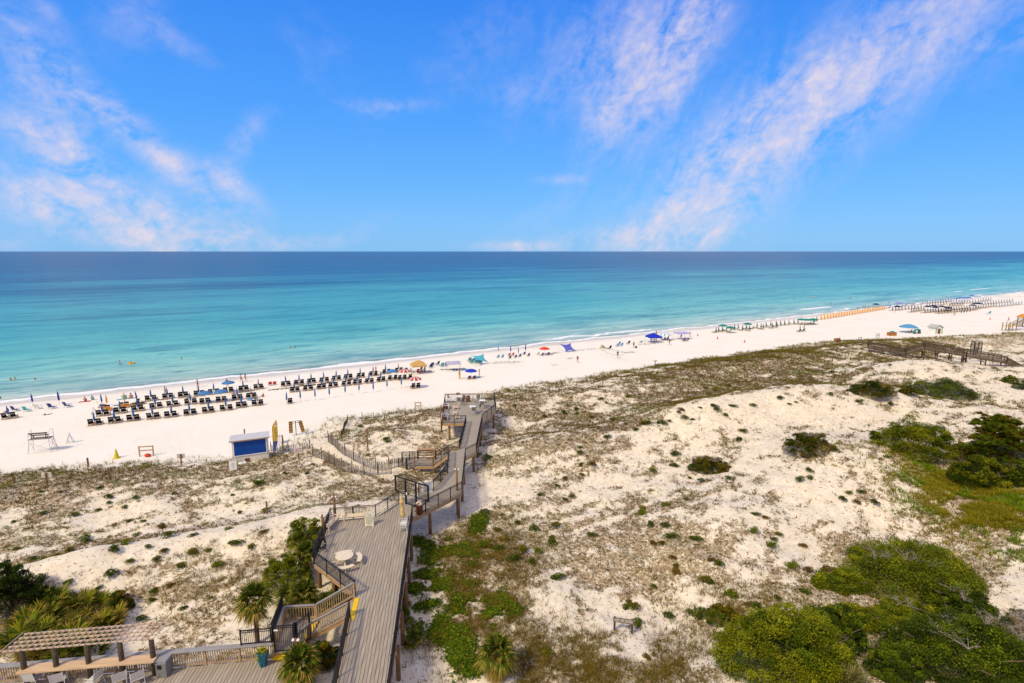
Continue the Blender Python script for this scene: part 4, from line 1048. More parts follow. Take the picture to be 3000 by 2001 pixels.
armchair('white cushioned armchair with dark slat sides, nearer one behind the black rail', 605, 505)
for px, py, s, lb in [(727, 385, .62, 'low white table with orange slats in the middle of the lookout deck'), (742, 500, .62, 'low white table with orange slats behind the front black rail'), (715, 450, .38, 'small white side table with orange top between the two low tables')]:
    x, y = G(px, py); t = thing('low_table', lb, 'table', (x, y, ZD), 0)
    q = MB(); h = .42; q.box(-s / 2 - .06, s / 2 + .06, -s / 2 - .06, -s / 2, h - .07, h); q.box(-s / 2 - .06, s / 2 + .06, s / 2, s / 2 + .06, h - .07, h); q.box(-s / 2 - .06, -s / 2, -s / 2, s / 2, h - .07, h); q.box(s / 2, s / 2 + .06, -s / 2, s / 2, h - .07, h); obj('frame', q, M_WHITE, t)
    q = MB()
    for k in range(6): q.box(-s / 2 + k * s / 6, -s / 2 + (k + .85) * s / 6, -s / 2, s / 2, h - .04, h - .005)
    obj('slats', q, M_ORANGE, t)
    for a, b in ((-1, -1), (1, -1), (1, 1), (-1, 1)):
        q = MB(); q.box(a * (s / 2 + .03) - .03, a * (s / 2 + .03) + .03, b * (s / 2 + .03) - .03, b * (s / 2 + .03) + .03, 0, h - .07); obj('leg', q, M_WHITE, t)
x, y = G(868, 300); t = thing('litter_bin', 'orange brown slatted litter bin against the end rail of the lookout deck', 'bin', (x, y, ZD))
q = MB()
for k in range(12): a = k * math.pi / 6; q.box(-.06, .06, -.015, .015, .05, .8, Matrix.Translation((.26 * math.cos(a), .26 * math.sin(a), 0)) @ Matrix.Rotation(a + math.pi / 2, 4, 'Z'))
obj('slats', q, mat('orange_brown_wood', (.40, .12, .02), .7, .3, 4), t); q = MB(); q.lathe([(.25, .02), (.25, .78)], 14); obj('liner', q, M_BLK, t); q = MB(); q.lathe([(.29, .8), (.29, .86), (.1, .92)], 14); obj('lid', q, M_DARK, t)

# ------------------------------------------------------------------ sand side: shack, signs, fences
def wpost(label, px, py, h, w=.12, cat_='post', name='wooden_post', m=None, lean=0):
    p = PT(px, py); t = MB(); t.tube([(0, 0, -.4), (lean, 0, h * .5), (lean * 1.6, 0, h)], [w * .55, w * .52, w * .48], 8); t.tube([(lean * 1.6, 0, h), (lean * 1.6, 0, h + .015)], [w * .40, w * .3], 8)
    o = obj(name, t, m or M_PILE); o.location = p; return tag(o, label, cat_)
# shack
a = Vector(P(684, 1366, 1.75)); b = Vector(P(777, 1348, 1.75)); ang = .41; w = 3.9
gz = zt((a.x + b.x) / 2, (a.y + b.y) / 2)
sh = thing('beach_shack', 'white beach hut with closed blue shutter and pale metal roof', 'hut', (a.x, a.y, gz), ang)
M_SID = mat('white_siding', (.70, .66, .58), .8, .1, 3)
D = 1.75; H0 = 2.85
q = MB(); q.box(0, w, 0, .08, -.4, .92); q.box(0, .22, 0, .08, .92, H0); q.box(w - .22, w, 0, .08, .92, H0); q.box(.22, w - .22, 0, .08, H0 - .12, H0); q.box(0, .08, .08, D, -.4, H0); q.box(w - .08, w, .08, D, -.4, H0); q.box(.08, w - .08, D - .08, D, -.4, H0); obj('wall', q, M_SID, sh)
q = MB()
for k in range(12): x = .1 + k * (w - .2) / 11; q.box(x - .012, x + .012, -.012, -.001, -.3, .85)
obj('siding_battens', q, mat('siding_seam', (.45, .41, .35), .8), sh)
q = MB(); q.box(.22, w - .22, -.05, .02, .98, H0 - .14); sht = obj('shutter', q, mat('deep_blue_shutter', (.001, .055, .30), .5, .12, 3, spec=.3), sh)
q = MB()
q.box(.16, w - .16, -.07, -.01, .88, .98); q.box(.14, .22, -.07, -.01, .98, H0 - .14); q.box(w - .22, w - .14, -.07, -.01, .98, H0 - .14); obj('shutter_frame', q, M_WHITE, sht)
q = MB(); Mx = Matrix.Translation((0, -.3, H0 - .02)) @ Matrix.Rotation(.03, 4, 'X'); q.box(-.22, w + .22, 0, 2.25, 0, .06, Mx)
for k in range(23): x = -.2 + k * (w + .4) / 22; q.box(x - .02, x + .02, 0, 2.25, .06, .085, Mx)
obj('roof', q, mat('pale_metal_roof', (.60, .59, .57), .5, .08, 2), sh); q = MB(); q.box(-.24, w + .24, -.03, .0, -.05, .09, Mx); obj('roof_edge', q, M_RAILW, sh)
q = MB(); q.box(1.28, 1.75, -.13, .0, .05, .5); obj('hatch', q, M_TEAK, sh)
# flag
p = PT(780, 1352); f0 = p + Vector((.25, 1.6, 0))
fl_ = thing('feather_flag', 'yellow feather flag with blue lettering and snow cone balls behind the shack', 'flag', f0, ang + .12)
fl_.scale = (.86, .86, .80)
q = MB(); q.tube([(0, 0, -.3), (0, 0, 3.6), (.03, 0, 4.5), (.2, 0, 5.2), (.62, 0, 5.72)], [.03, .025, .022, .016, .01], 8); obj('pole', q, M_BLK, fl_)
def fe(z): # left, right edges of the sail
    l = 0 if z < 4.2 else .62 * ((z - 4.2) / 1.5) ** 1.9
    r = .72 if z > 3.4 else .55 + .17 * (z - 2.3) / 1.1
    return l, max(l + .02, r if z < 5.3 else r - .06)
g_ = [[(fe(z)[0] + (fe(z)[1] - fe(z)[0]) * k / 4, .03 * math.sin(z * 3 + k), z) for k in range(5)] for z in np.linspace(2.4, 5.7, 14)]
def vsheet(g, t):
    mb = MB(); m = len(g); n = len(g[0]); V = [Vector(p) for r in g for p in r]; V2 = [v + Vector((0, t, 0)) for v in V]; Nn = m * n; fs = []
    for i in range(m - 1):
        for j in range(n - 1): a = i * n + j; fs += [(a, a + 1, a + n + 1, a + n), (Nn + a + n, Nn + a + n + 1, Nn + a + 1, Nn + a)]
    for i in range(m - 1): fs += [(i * n, (i + 1) * n, Nn + (i + 1) * n, Nn + i * n), (i * n + n - 1, Nn + i * n + n - 1, Nn + (i + 1) * n + n - 1, (i + 1) * n + n - 1)]
    return mb.add(V + V2, fs)
sail = obj('sail', vsheet(g_, .012), mat('yellow_flag', (.86, .55, .02), .7, .06, 2), fl_)
g_ = [[(.0 + (.62) * k / 3 * (.4 + .6 * (z - .5) / 1.9), .05 * math.sin(z * 4 + k), z) for k in range(4)] for z in np.linspace(.9, 2.4, 7)]
obj('lower_sail', vsheet(g_, .012), mat('blue_flag_tail', (.10, .14, .42), .7, .3, 2), fl_)
q = MB(); q.blob((.45, -.05, 5.05), (.11, .03, .11)); obj('red_ball', q, mat('red_ball', (.75, .04, .01), .6), sail); q = MB(); q.blob((.62, -.05, 5.08), (.10, .03, .10)); obj('blue_ball', q, mat('light_blue_ball', (.22, .42, .8), .6), sail)
q = MB(); q.add([(.36, -.06, 4.95), (.70, -.06, 4.97), (.50, -.06, 4.62), (.36, -.045, 4.95), (.70, -.045, 4.97), (.50, -.045, 4.62)], [(2, 1, 0), (3, 4, 5), (0, 1, 4, 3), (1, 2, 5, 4), (2, 0, 3, 5)]); obj('paper_cone', q, M_WHITE, sail)
for k, ch in enumerate('SNACKS'): text(ch, .40, mat('flag_blue_letters', (.02, .04, .33), .7), sail, (.40, -.055, 4.42 - .34 * k), (rad(90), rad(90), 0), ext=.006)
c = PT(676, 1376); sandwich('white sandwich board leaning at the left corner of the shack', c + Vector((.35, -.1, 0)), ang, 1.15, .75, M_WHITE, ['SNACKS', 'COLD DRINKS', 'SNOW CONES', 'CHIPS', 'WATER', 'ICE'], logo=False)
q = MB(); q.blob((0, 0, .16), (.38, .24, .18), 10, 6, .12); q.blob((.4, .15, .2), (.26, .2, .2), 10, 6, .12); q.tube([(.0, 0, .1), (.4, .15, .1)], .08, 6); o_ = obj('sand_bag', q, M_WHITE, None, True); o_.location = PT(706, 1362); tag(o_, 'lumpy white sack on the ground right of the shack sandwich board', 'sack')
p = PT(678, 1268); o_ = MB(); o_.tube([(0, 0, -.3), (0, 0, 1.6)], .04, 8); o_.lathe([(.05, 1.6), (.1, 1.7), (.1, 1.95), (.03, 2.02)], 8); o_ = obj('lamp_pole', o_, M_GREYB); o_.location = Vector((a.x + .15, a.y + 2.9, gz)); tag(o_, 'thin pale pole with tan head behind the left of the shack', 'pole'); o_.scale = (1, 1, 1.7)
# life ring/vest rack
p = PT(868, 1275); t = thing('vest_rack', 'dark pole with two brown flotation boards hanging from crossbars on the sand', 'rack', p, .2)
q = MB(); q.tube([(0, 0, -.3), (0, 0, 2.1)], .05, 8); obj('pole', q, M_DARK, t); q = MB(); q.bar((-.75, 0, 2.0), (.75, 0, 2.15), .05, .05); q.bar((-.7, 0, 1.75), (.7, 0, 1.9), .05, .05); obj('crossbar', q, M_DARK, t)
for s, rr in ((-1, .02), (1, -.22)):
    q = MB(); Mx = Matrix.Translation((s * .62, -.05, 2.05)) @ Matrix.Rotation(rr, 4, 'Y'); q.box(-.24, .24, -.05, .05, -1.65, 0, Mx); bd = obj('board', q, mat('brown_panel', (.30, .15, .03), .8, .3, 3), t)
    q = MB()
    for z in (-.12, -.4, -.8, -1.2): q.box(-.245, .245, -.062, .062, z - .05, z + .03, Mx)
    obj('straps', q, M_DARK, bd)
# lifeguard stand
p = PT(125, 1322); t = thing('lifeguard_stand', 'tall pale metal lifeguard stand with wooden bench and ladder on the left', 'lifeguard stand', p, rad(16))
M_MT = mat('pale_painted_tube', (.52, .49, .44), .5, .1); pf = 1.75
for s in (-1, 1):
    q = MB(); q.tube([(s * 1.25, -.75, -.2), (s * 1.05, -.5, pf)], .03, 6); obj('leg', q, M_MT, t)
    q = MB(); q.tube([(s * 1.35, .75, -.2), (s * 1.1, .55, pf)], .03, 6); obj('leg', q, M_MT, t)
    q = MB(); q.tube([(s * 1.24, -.74, .2), (s * 1.12, .55, pf - .1)], .02, 6); q.tube([(s * 1.3, .7, .3), (s * 1.07, -.5, pf - .2)], .02, 6); obj('brace', q, M_MT, t)
    q = MB(); q.tube([(s * 1.08, -.5, pf), (s * 1.1, -.5, pf + .75), (s * 1.12, .3, pf + 1.15), (s * 1.15, .55, pf + 1.1), (s * 1.15, .6, pf)], .025, 6); q.tube([(s * 1.1, -.4, pf + .45), (s * 1.13, .57, pf + .6)], .02, 6); obj('side_rail', q, M_MT, t)
q = MB(); q.bar((-1.2, -.7, .4), (1.1, -.55, 1.4), .03, .03); q.bar((1.2, -.7, .4), (-1.1, -.55, 1.4), .03, .03); obj('brace', q, M_MT, t)
q = MB()
for k in range(8): q.box(-1.15, 1.2, -.55 + k * .15, -.55 + k * .15 + .13, pf, pf + .04)
obj('platform', q, M_GREYB, t)
q = MB()
for k in range(3): q.box(-1.0, .9, -.25 + k * .14, -.25 + k * .14 + .12, pf + .45, pf + .49)
obj('bench_seat', q, M_GREYW, t); q = MB(); q.box(-1.05, .95, -.42, -.37, pf + .72, pf + .9); obj('backrest', q, M_GREYW, t)
for x in (-.8, .75):
    q = MB(); q.box(x - .04, x + .04, -.37, -.31, pf + .04, pf + .9); q.box(x - .04, x + .04, .1, .16, pf + .04, pf + .45); obj('bench_leg', q, M_GREYW, t)
q = MB(); q.tube([(1.2, .2, pf), (1.75, .15, 0)], .025, 6); q.tube([(1.2, -.25, pf), (1.75, -.3, 0)], .025, 6)
for k in range(5): f = .15 + k * .17; q.tube([(1.2 + .55 * f, .2, pf * (1 - f)), (1.2 + .55 * f, -.27, pf * (1 - f))], .02, 6)
obj('ladder', q, M_MT, t)
def sawhorse(px, py, h, lb, rz):
    t = thing('barricade', lb, 'barricade', PT(px, py), rz)
    for s in (-1, 1):
        q = MB(); q.bar((-.45 * s, .25, 0), (0, 0, h), .14, .05); obj('leg', q, M_WHITE, t); q = MB(); q.bar((-.45 * s, -.25, 0), (0, 0, h), .14, .05); obj('leg', q, M_WHITE, t)
    q = MB(); q.bar((-.42, .25, .1), (.42, .25, .1), .04, .12); q.bar((-.42, -.25, .1), (.42, -.25, .1), .04, .12); q.bar((0, -.3, h), (0, .3, h), .1, .06); obj('crosspiece', q, M_WHITE, t)
sawhorse(206, 1297, 1.35, 'white A-shaped barricade on bare sand right of the lifeguard stand', .3)
sawhorse(275, 1213, 1.1, 'white A-shaped barricade at the left end of the chair rows', .5)
sawhorse(2786, 970, 1.3, 'white A-shaped barricade right of the green hut', .3)
def cone(px, py, h, m, lb, r=None):
    t = thing('traffic_cone', lb, 'cone', PT(px, py), .3)
    q = MB(); q.box(-.32 * h, .32 * h, -.32 * h, .32 * h, 0, .05); obj('base', q, m, t); q = MB(); q.lathe([(.24 * h, .05), (.05 * h, h)], 12); obj('cone_body', q, m, t)
M_RED = mat('red_plastic', (.62, .04, .015), .5, .1)
cone(342, 1342, 1.2, mat('yellow_plastic', (.62, .48, .01), .5, .1), 'tall yellow cone standing alone at the dune edge')
cone(2044, 984, .8, M_RED, 'small red cone left of the green loungers'); cone(2102, 993, .8, M_RED, 'red cone on the sand below the green loungers'); cone(2181, 1003, .8, M_RED, 'red cone farthest from the water below the green loungers')
cone(2900, 936, .8, M_RED, 'red cone on the empty sand left of the far family'); cone(2622, 915, .6, M_RED, 'red cone at the left edge of the navy loungers'); cone(2697, 919, .6, M_RED, 'red cone in front of the nearest navy lounger row')
def frame(px, py, w, h, lb, rz, m=M_FASC):
    t = thing('wooden_barrier', lb, 'barrier', PT(px, py), rz)
    for s in (-1, 1): q = MB(); q.box(s * w / 2 - .06, s * w / 2 + .06, -.06, .06, -.3, h); obj('post', q, m, t)
    for z in (h - .07, h * .58): q = MB(); q.box(-w / 2 - .05, w / 2 + .05, -.085, -.06, z - .07, z + .07); obj('crossbar', q, m, t)
frame(430, 1336, 1.55, 1.35, 'brown wooden frame with a red bag under it by the dune grass', .22)
q = MB(); q.blob((0, 0, .18), (.4, .3, .2), 10, 6, .2); q.tube([(-.3, 0, .2), (0, .05, .45), (.3, 0, .2)], .03, 6); o_ = obj('duffel_bag', q, M_RED, None, True); o_.location = PT(432, 1338); tag(o_, 'red bag on the sand under the brown wooden frame', 'bag')
frame(1225, 1203, .9, 1.4, 'tan wooden frame at the dune edge left of the lookout deck', .1); frame(2519, 1003, 1.0, 1.4, 'small wooden frame at the dune edge left of the far boardwalk', .3, M_GREYB); frame(2571, 990, 1.0, 1.3, 'small wooden frame nearest the orange crate', .3, M_GREYB)
def signpost(px, py, h, w, hh, lb, m, rz, back=True, lines=None, name='sign_post'):
    t = thing(name, lb, 'sign', PT(px, py), rz); q = MB(); q.box(-.06, .06, -.06, .06, -.4, h); obj('post', q, M_PILE, t)
    q = MB(); y = .075 if back else -.075; q.box(-w / 2, w / 2, y - .012, y + .012, h - hh, h + .02); b_ = obj('board', q, m, t)
    for k, tx in enumerate(lines or []): text(tx, hh / (len(lines) + .6), M_LETR, b_, (0, y - .02, h - hh * (k + .75) / (len(lines) + .5)), (rad(90), 0, 0))
M_LETR = mat('red_lettering', (.5, .02, .03), .6)
signpost(532, 1362, 1.35, .9, .55, 'post with the pale back of a sign left of the shack', mat('pale_sign_back', (.55, .50, .42), .7), .15)
signpost(140, 1430, 1.7, 1.0, .6, 'post with the pale back of a sign in dune grass at the far left', mat('pale_sign_back', (.55, .50, .42), .7), .1)
signpost(876, 1350, 1.65, .85, .62, 'white dune notice with red lettering on a wooden post by the sand fence', M_WHITE, .45, False, ['DANGER', 'KEEP OFF', 'THE DUNES'])
for k, (px, py, h, w, lb) in enumerate([(259, 1367, 1.1, .2, 'thick dark post at the grass edge below the lifeguard stand'), (42, 1415, .6, .2, 'short stub post at the far left dune edge'), (321, 1402, 1.2, .14, 'thin post in brush below the yellow cone'), (1078, 1322, 2.6, .14, ''), (1187, 1213, .9, .14, 'dark post left of the tan wooden frame'), (1231, 1210, .6, .12, 'short post right of the tan wooden frame'), (1126, 1229, .6, .14, 'short post at the seaward edge of the fenced mound'),
                                            (1609, 1161, 1.5, .14, 'post in the dunes just right of the lookout deck'), (1766, 1133, 1.4, .14, 'post in dune grass below the volleyball net'), (1820, 1114, .9, .14, 'post right of the one below the volleyball net'), (2087, 1111, 1.2, .14, 'post in the wide dune grass below the green loungers'), (2322, 1019, 1.0, .12, 'left one of two thin posts at the far grass edge'), (2350, 1018, 1.0, .12, 'right one of two thin posts at the far grass edge'),
                                            (783, 1507, 1.3, .15, 'dark leaning post on the dune left of the cream bench'), (2669, 1734, 1.3, .17, 'left one of two grey posts in the big dune shrub'), (2709, 1744, 1.3, .17, 'right one of two grey posts in the big dune shrub'), (1511, 1770, .8, .12, 'thin post beside the vines above the lower palm')]):
    if px == 1078: continue
    wpost(lb, px, py, h, w, m=M_GREYW if px > 2600 else None)
signpost(1078, 1322, 2.9, .3, .6, 'tall post with small brown sign standing on the fenced mound', M_PILE, 0, False)
signpost(1919, 1076, 1.5, .0 + .8, .12, 'post with two short crossboards at the grass edge below the blue tent', M_PILE, 0, False)
for px, py in ((791, 1322), (822, 1322)): pass
t = thing('post_barrier', 'two dark posts joined by a thin top bar right of the shack', 'barrier', PT(807, 1320), .2)
for s in (-1, 1): q = MB(); q.box(s * .95 - .07, s * .95 + .07, -.07, .07, -.4, 2.0); obj('post', q, M_PILE, t)
q = MB(); q.bar((-.95, 0, 1.9), (.95, 0, 1.95), .04, .04); obj('crossbar', q, M_GREYB, t)
sandwich('plain white sandwich board between the two dark posts', PT(815, 1302), .5, 1.25, .7, M_WHITE, [], logo=False)
sandwich('small white sandwich board with blue print right of the dark posts', PT(827, 1296), -.9, 1.1, .6, M_WHITE, ['RENTALS', 'CHAIRS', 'KAYAKS'])
# keep off dunes
p = PT(1800, 1846); pr = PT(1851, 1856); dd = pr - p; t = thing('dune_sign', 'grey wooden KEEP OFF DUNES sign on two posts in the dunes', 'sign', p, math.atan2(dd.y, dd.x)); w = dd.length
for x in (0, w): q = MB(); q.box(x - .07, x + .07, -.05, .07, -.3, 1.0); obj('post', q, mat('dark_sign_post', (.07, .055, .045), .9, .3), t)
q = MB(); q.box(-.1, w + .1, -.09, -.05, .68, 1.02); b_ = obj('board', q, mat('dark_sign_board', (.14, .115, .09), .9, .25), t)
tx = text('KEEP OFF DUNES', .31, M_WHITE, b_, (w / 2, -.10, .85), (rad(90), 0, 0)); sx = (w + .02) / max(.1, max(v.co.x for v in tx.data.vertices) * 2); tx.scale = (sx, 1, 1)
# white scrap on the sand lower middle
q = MB(); q.bar((-.35, .05, .05), (.35, -.12, .05), .09, .06); q.bar((-.35, .05, .05), (-.38, .2, .1), .07, .06); o_ = obj('driftwood_scrap', q, M_WHITE); o_.location = PT(1234, 1988); tag(o_, 'broken white scrap lying on sand beside the right deck piles', 'scrap')
# sand fences
def sandfence(label, pix, h=1.15, gap=.13, m=None, npost=5):
    pts = [PT(*p) for p in pix]
    L = [0]
    for a_, b_ in zip(pts[:-1], pts[1:]): L.append(L[-1] + (b_ - a_).length)
    t = thing('sand_fence', label, 'fence', pts[0]); o = pts[0]
    def at(d):
        i = max(0, min(len(L) - 2, int(np.searchsorted(L, d)) - 1)); f = (d - L[i]) / max(.001, L[i + 1] - L[i]); p = pts[i].lerp(pts[i + 1], f); p.z = zt(p.x, p.y); return p
    q = MB(); n = int(L[-1] / gap)
    for k in range(n):
        p = at(k * gap) - o; lean = rnd.uniform(-.05, .05); q.bar(p + Vector((0, 0, -.15)), p + Vector((lean, lean * .5, h + rnd.uniform(-.06, .06))), .05, .02, (math.cos(k), math.sin(k), 0))
    for z in (.25, .8):
        for k in range(int(L[-1] / .6)): q.bar(at(k * .6) - o + Vector((0, 0, z)), at(min(L[-1], k * .6 + .6)) - o + Vector((0, 0, z)), .012, .012)
    obj('slats', q, m or mat('grey_lath', (.22, .18, .14), .9, .35, 2), t)
    for k in range(npost + 1):
        p = at(L[-1] * k / npost) - o; q = MB(); q.tube([p + Vector((0, 0, -.4)), p + Vector((0, 0, h + .35))], .045, 7); obj('post', q, mat('dark_fence_post', (.05, .04, .032), .9, .3), t)
E9 = lambda pts: [(950 + x * .1403, 1200 + y * .1403) for x, y in pts]
sandfence('slat sand fence on the left side of the curved sand path', E9([(-240, 960), (30, 1065), (100, 1100), (230, 1190), (405, 1290), (710, 1365), (1060, 1372), (1400, 1340)]), npost=8)
sandfence('slat sand fence on the right side of the path around the mound', E9([(85, 675), (165, 735), (300, 865), (420, 960), (590, 1055), (720, 1120), (1000, 1240), (1270, 1280), (1640, 1180)]), npost=8)
sandfence('old half buried sand fence right of the shack', [(794, 1320), (820, 1322), (850, 1322), (880, 1316), (908, 1316)], .8, .16, npost=2)
sandfence('collapsed dark sand fence along the crest of the fenced mound', E9([(360, 590), (400, 480), (440, 340), (490, 250)]), .7, .14, mat('dark_lath', (.07, .055, .04), .9, .3), npost=2)
sandfence('low sand fence on the seaward top of the fenced mound', E9([(790, 180), (930, 175), (1100, 180), (1250, 195)]), .6, .2, npost=2)
# ------------------------------------------------------------------ people
SKINS = [(.50, .25, .13), (.33, .14, .06), (.60, .34, .21), (.20, .08, .035)]
M_SK = [mat('skin_%s' % n, c, .6, .06, 5) for n, c in zip(('tan', 'brown', 'fair', 'dark'), SKINS)]
M_HAIR = mat('dark_hair', (.02, .012, .008), .7, .2, 10); M_HAIRB = mat('light_hair', (.25, .14, .05), .7, .2, 10)
def skinmesh(verts, edges, root, sub=1):
    me = bpy.data.meshes.new('tmp'); me.from_pydata([v[0] for v in verts], edges, []); o = bpy.data.objects.new('tmp', me)
    o.modifiers.new('s', 'SKIN'); sv = me.skin_vertices[0].data
    for i, v in enumerate(verts):
        r = v[1]; sv[i].radius = (r, r) if not isinstance(r, tuple) else r; sv[i].use_root = (i == root)
    if sub: m = o.modifiers.new('u', 'SUBSURF'); m.levels = sub; m.render_levels = sub
    out = baked(o)
    bpy.data.objects.remove(o); bpy.data.meshes.remove(me)
    out.polygons.foreach_set('use_smooth', [True] * len(out.polygons)); return out
def joints(pose):
    J = dict(pel=(0, 0, .95), wai=(0, .0, 1.10), che=(0, .01, 1.32), nek=(0, .01, 1.47), hed=(0, .03, 1.60), top=(0, .02, 1.70))
    for s, S_ in ((-1, 'l'), (1, 'r')):
        J.update({S_ + 'sho': (s * .18, 0, 1.40), S_ + 'elb': (s * .24, -.02, 1.13), S_ + 'wri': (s * .25, .06, .90), S_ + 'hip': (s * .095, 0, .90), S_ + 'kne': (s * .105, .02, .50), S_ + 'ank': (s * .11, -.01, .08), S_ + 'toe': (s * .13, .16, .03)})
    if pose == 'walk':
        J.update(lkne=(-.1, .17, .52), lank=(-.1, .22, .10), ltoe=(-.11, .38, .06), rkne=(.1, -.04, .49), rank=(.1, -.30, .13), rtoe=(.11, -.16, .03), lelb=(-.25, -.12, 1.15), lwri=(-.24, -.12, .92), relb=(.25, .1, 1.15), rwri=(.22, .25, .97))
    if pose in ('sit', 'lounge', 'sandsit'):
        z = .40 if pose != 'sandsit' else .12; k = {'pel': (0, 0, z), 'wai': (0, -.06, z + .17), 'che': (0, -.13, z + .38), 'nek': (0, -.15, z + .53), 'hed': (0, -.12, z + .66), 'top': (0, -.13, z + .76)}
        J.update(k)
        for s, S_ in ((-1, 'l'), (1, 'r')):
            J.update({S_ + 'sho': (s * .18, -.14, z + .46), S_ + 'elb': (s * .26, -.02, z + .24), S_ + 'wri': (s * .2, .2, z + .22), S_ + 'hip': (s * .1, .02, z), S_ + 'kne': (s * .13, .42, z + (.04 if pose != 'sandsit' else .30)), S_ + 'ank': (s * .13, .55 if pose == 'sit' else .75, .08), S_ + 'toe': (s * .14, .72 if pose == 'sit' else .90, .1)})
    if pose == 'bend':
        J.update(wai=(0, .12, 1.03), che=(0, .33, 1.04), nek=(0, .47, 1.0), hed=(0, .58, .92), top=(0, .66, .86), lsho=(-.18, .42, 1.0), rsho=(.18, .42, 1.0), lelb=(-.2, .45, .72), relb=(.2, .45, .72), lwri=(-.16, .52, .5), rwri=(.16, .52, .5))
    if pose == 'camera':
        J.update(lelb=(-.27, .16, 1.2), relb=(.27, .16, 1.2), lwri=(-.06, .25, 1.48), rwri=(.06, .25, 1.48))
    if pose == 'hips':
        J.update(lelb=(-.36, -.08, 1.16), relb=(.36, -.08, 1.16), lwri=(-.18, .02, 1.0), rwri=(.18, .02, 1.0))
    return J
RAD = dict(pel=.125, wai=.115, che=.135, nek=.055, hed=.092, top=.07, sho=.058, elb=.042, wri=.028, hip=.095, kne=.058, ank=.038, toe=.033)
BODY = {}
def body(pose):
    if pose in BODY: return BODY[pose]
    J = joints(pose); names = list(J); vid = {n: i for i, n in enumerate(names)}
    def R_(n):
        b = n if n in RAD else n[1:]; r = RAD[b]; return (r * 1.15, r * .85) if n in ('pel', 'wai', 'che') else r
    ed = [('pel', 'wai'), ('wai', 'che'), ('che', 'nek'), ('nek', 'hed'), ('hed', 'top')]
    for s in 'lr': ed += [('che', s + 'sho'), (s + 'sho', s + 'elb'), (s + 'elb', s + 'wri'), ('pel', s + 'hip'), (s + 'hip', s + 'kne'), (s + 'kne', s + 'ank'), (s + 'ank', s + 'toe')]
    bm_ = skinmesh([(J[n], R_(n)) for n in names], [(vid[a], vid[b]) for a, b in ed], vid['pel'])
    # hands: palm, four fingers and a thumb; face: nose, brows, mouth, ears
    mb = MB()
    for s, S_ in ((-1, 'l'), (1, 'r')):
        w = Vector(J[S_ + 'wri']); d = (w - Vector(J[S_ + 'elb'])).normalized(); sd_ = d.cross(Vector((0, 0, 1) if abs(d.z) < .9 else (0, 1, 0))).normalized()
        mb.tube([w - d * .01, w + d * .05, w + d * .09], [.026, .034, .03], 7)
        for k, L_ in enumerate((.065, .078, .072, .055)):
            b0 = w + d * .085 + sd_ * (-.026 + .0175 * k); nn = d.cross(sd_); mb.tube([b0, b0 + d * L_ * .55 + nn * .006, b0 + d * L_ * .9 + nn * .028], [.009, .008, .006], 5)
        tb = w + d * .03 + sd_ * -.03; mb.tube([tb, tb + (d * .6 - sd_ * .7) * .04, tb + (d * .9 - sd_ * .4) * .07], [.011, .010, .007], 5)
    h = Vector(J['hed']); f = Vector((0, 1, 0)); upv = (Vector(J['top']) - Vector(J['nek'])).normalized(); f = (f - upv * f.dot(upv)).normalized()
    if pose == 'bend': f = Vector((0, -.5, -.85))
    mb.blob(h + f * .095, (.014, .022, .022), 6, 4); mb.blob(h + f * .082 - upv * .045, (.028, .012, .008), 6, 3)
    for s in (-1, 1): mb.blob(h + f * .084 + upv * .018 + Vector((s * .032, 0, 0)), (.014, .008, .008), 6, 3); mb.blob(h + Vector((s * .092, 0, 0)), (.012, .022, .03), 6, 4)
    bb = bmesh.new(); bb.from_mesh(bm_); m2 = mesh('t2', mb, None); bb.from_mesh(m2); out = bpy.data.meshes.new('body'); bb.to_mesh(out); bb.free(); bpy.data.meshes.remove(m2); bpy.data.meshes.remove(bm_)
    out.polygons.foreach_set('use_smooth', [True] * len(out.polygons))
    cl = {}
    def cloth(kind):
        if kind in cl: return cl[kind]
        J2 = dict(J)
        def mid(a, b, t): return tuple(Vector(J[a]).lerp(Vector(J[b]), t))
        if kind == 'shorts': v = [(mid('pel', 'wai', .75), (.148, .112)), (J['pel'], (.16, .125))]; e = [(0, 1)]; k = 2; t_ = .75
        elif kind == 'briefs': v = [(mid('pel', 'wai', .3), (.153, .115)), (J['pel'], (.158, .122))]; e = [(0, 1)]; k = 2; t_ = .12
        elif kind == 'shirt': v = [(mid('che', 'nek', .75), .07), (J['che'], (.168, .13)), (J['wai'], (.148, .115)), (mid('pel', 'wai', .2), (.155, .12))]; e = [(0, 1), (1, 2), (2, 3)]
        elif kind == 'top': v = [(mid('che', 'nek', .45), (.13, .09)), (J['che'], (.168, .13)), (mid('che', 'wai', .4), (.155, .12))]; e = [(0, 1), (1, 2)]
        elif kind == 'dress': v = [(mid('che', 'nek', .7), .07), (J['che'], (.165, .13)), (J['wai'], (.15, .12)), (J['pel'], (.17, .14)), (tuple(Vector(J['pel']) + Vector((0, 0, -.5))), (.2, .17)), (tuple(Vector(J['pel']) + Vector((0, 0, -.75))), (.21, .18))]; e = [(i, i + 1) for i in range(5)]
        if kind in ('shorts', 'briefs'):
            for s in 'lr':
                v += [(J[s + 'hip'], .108), (mid(s + 'hip', s + 'kne', t_), .095 if kind == 'shorts' else .10)]; n = len(v); e += [(1, n - 2), (n - 2, n - 1)]
        if kind == 'shirt':
            for s in 'lr':
                v += [(J[s + 'sho'], .078), (mid(s + 'sho', s + 'elb', .55), .066)]; n = len(v); e += [(1, n - 2), (n - 2, n - 1)]
        cl[kind] = skinmesh(v, e, 1); return cl[kind]
    hb = MB(); hb.blob(h + upv * .035 - f * .022, (.105, .105, .10), 10, 6)
    short = mesh('hair', hb, None, True); hb.blob(h - f * .075 - upv * .06, (.085, .05, .15), 8, 6); lng = mesh('hair_long', hb, None, True)
    BODY[pose] = (out, cloth, short, lng); return BODY[pose]
MM = {}
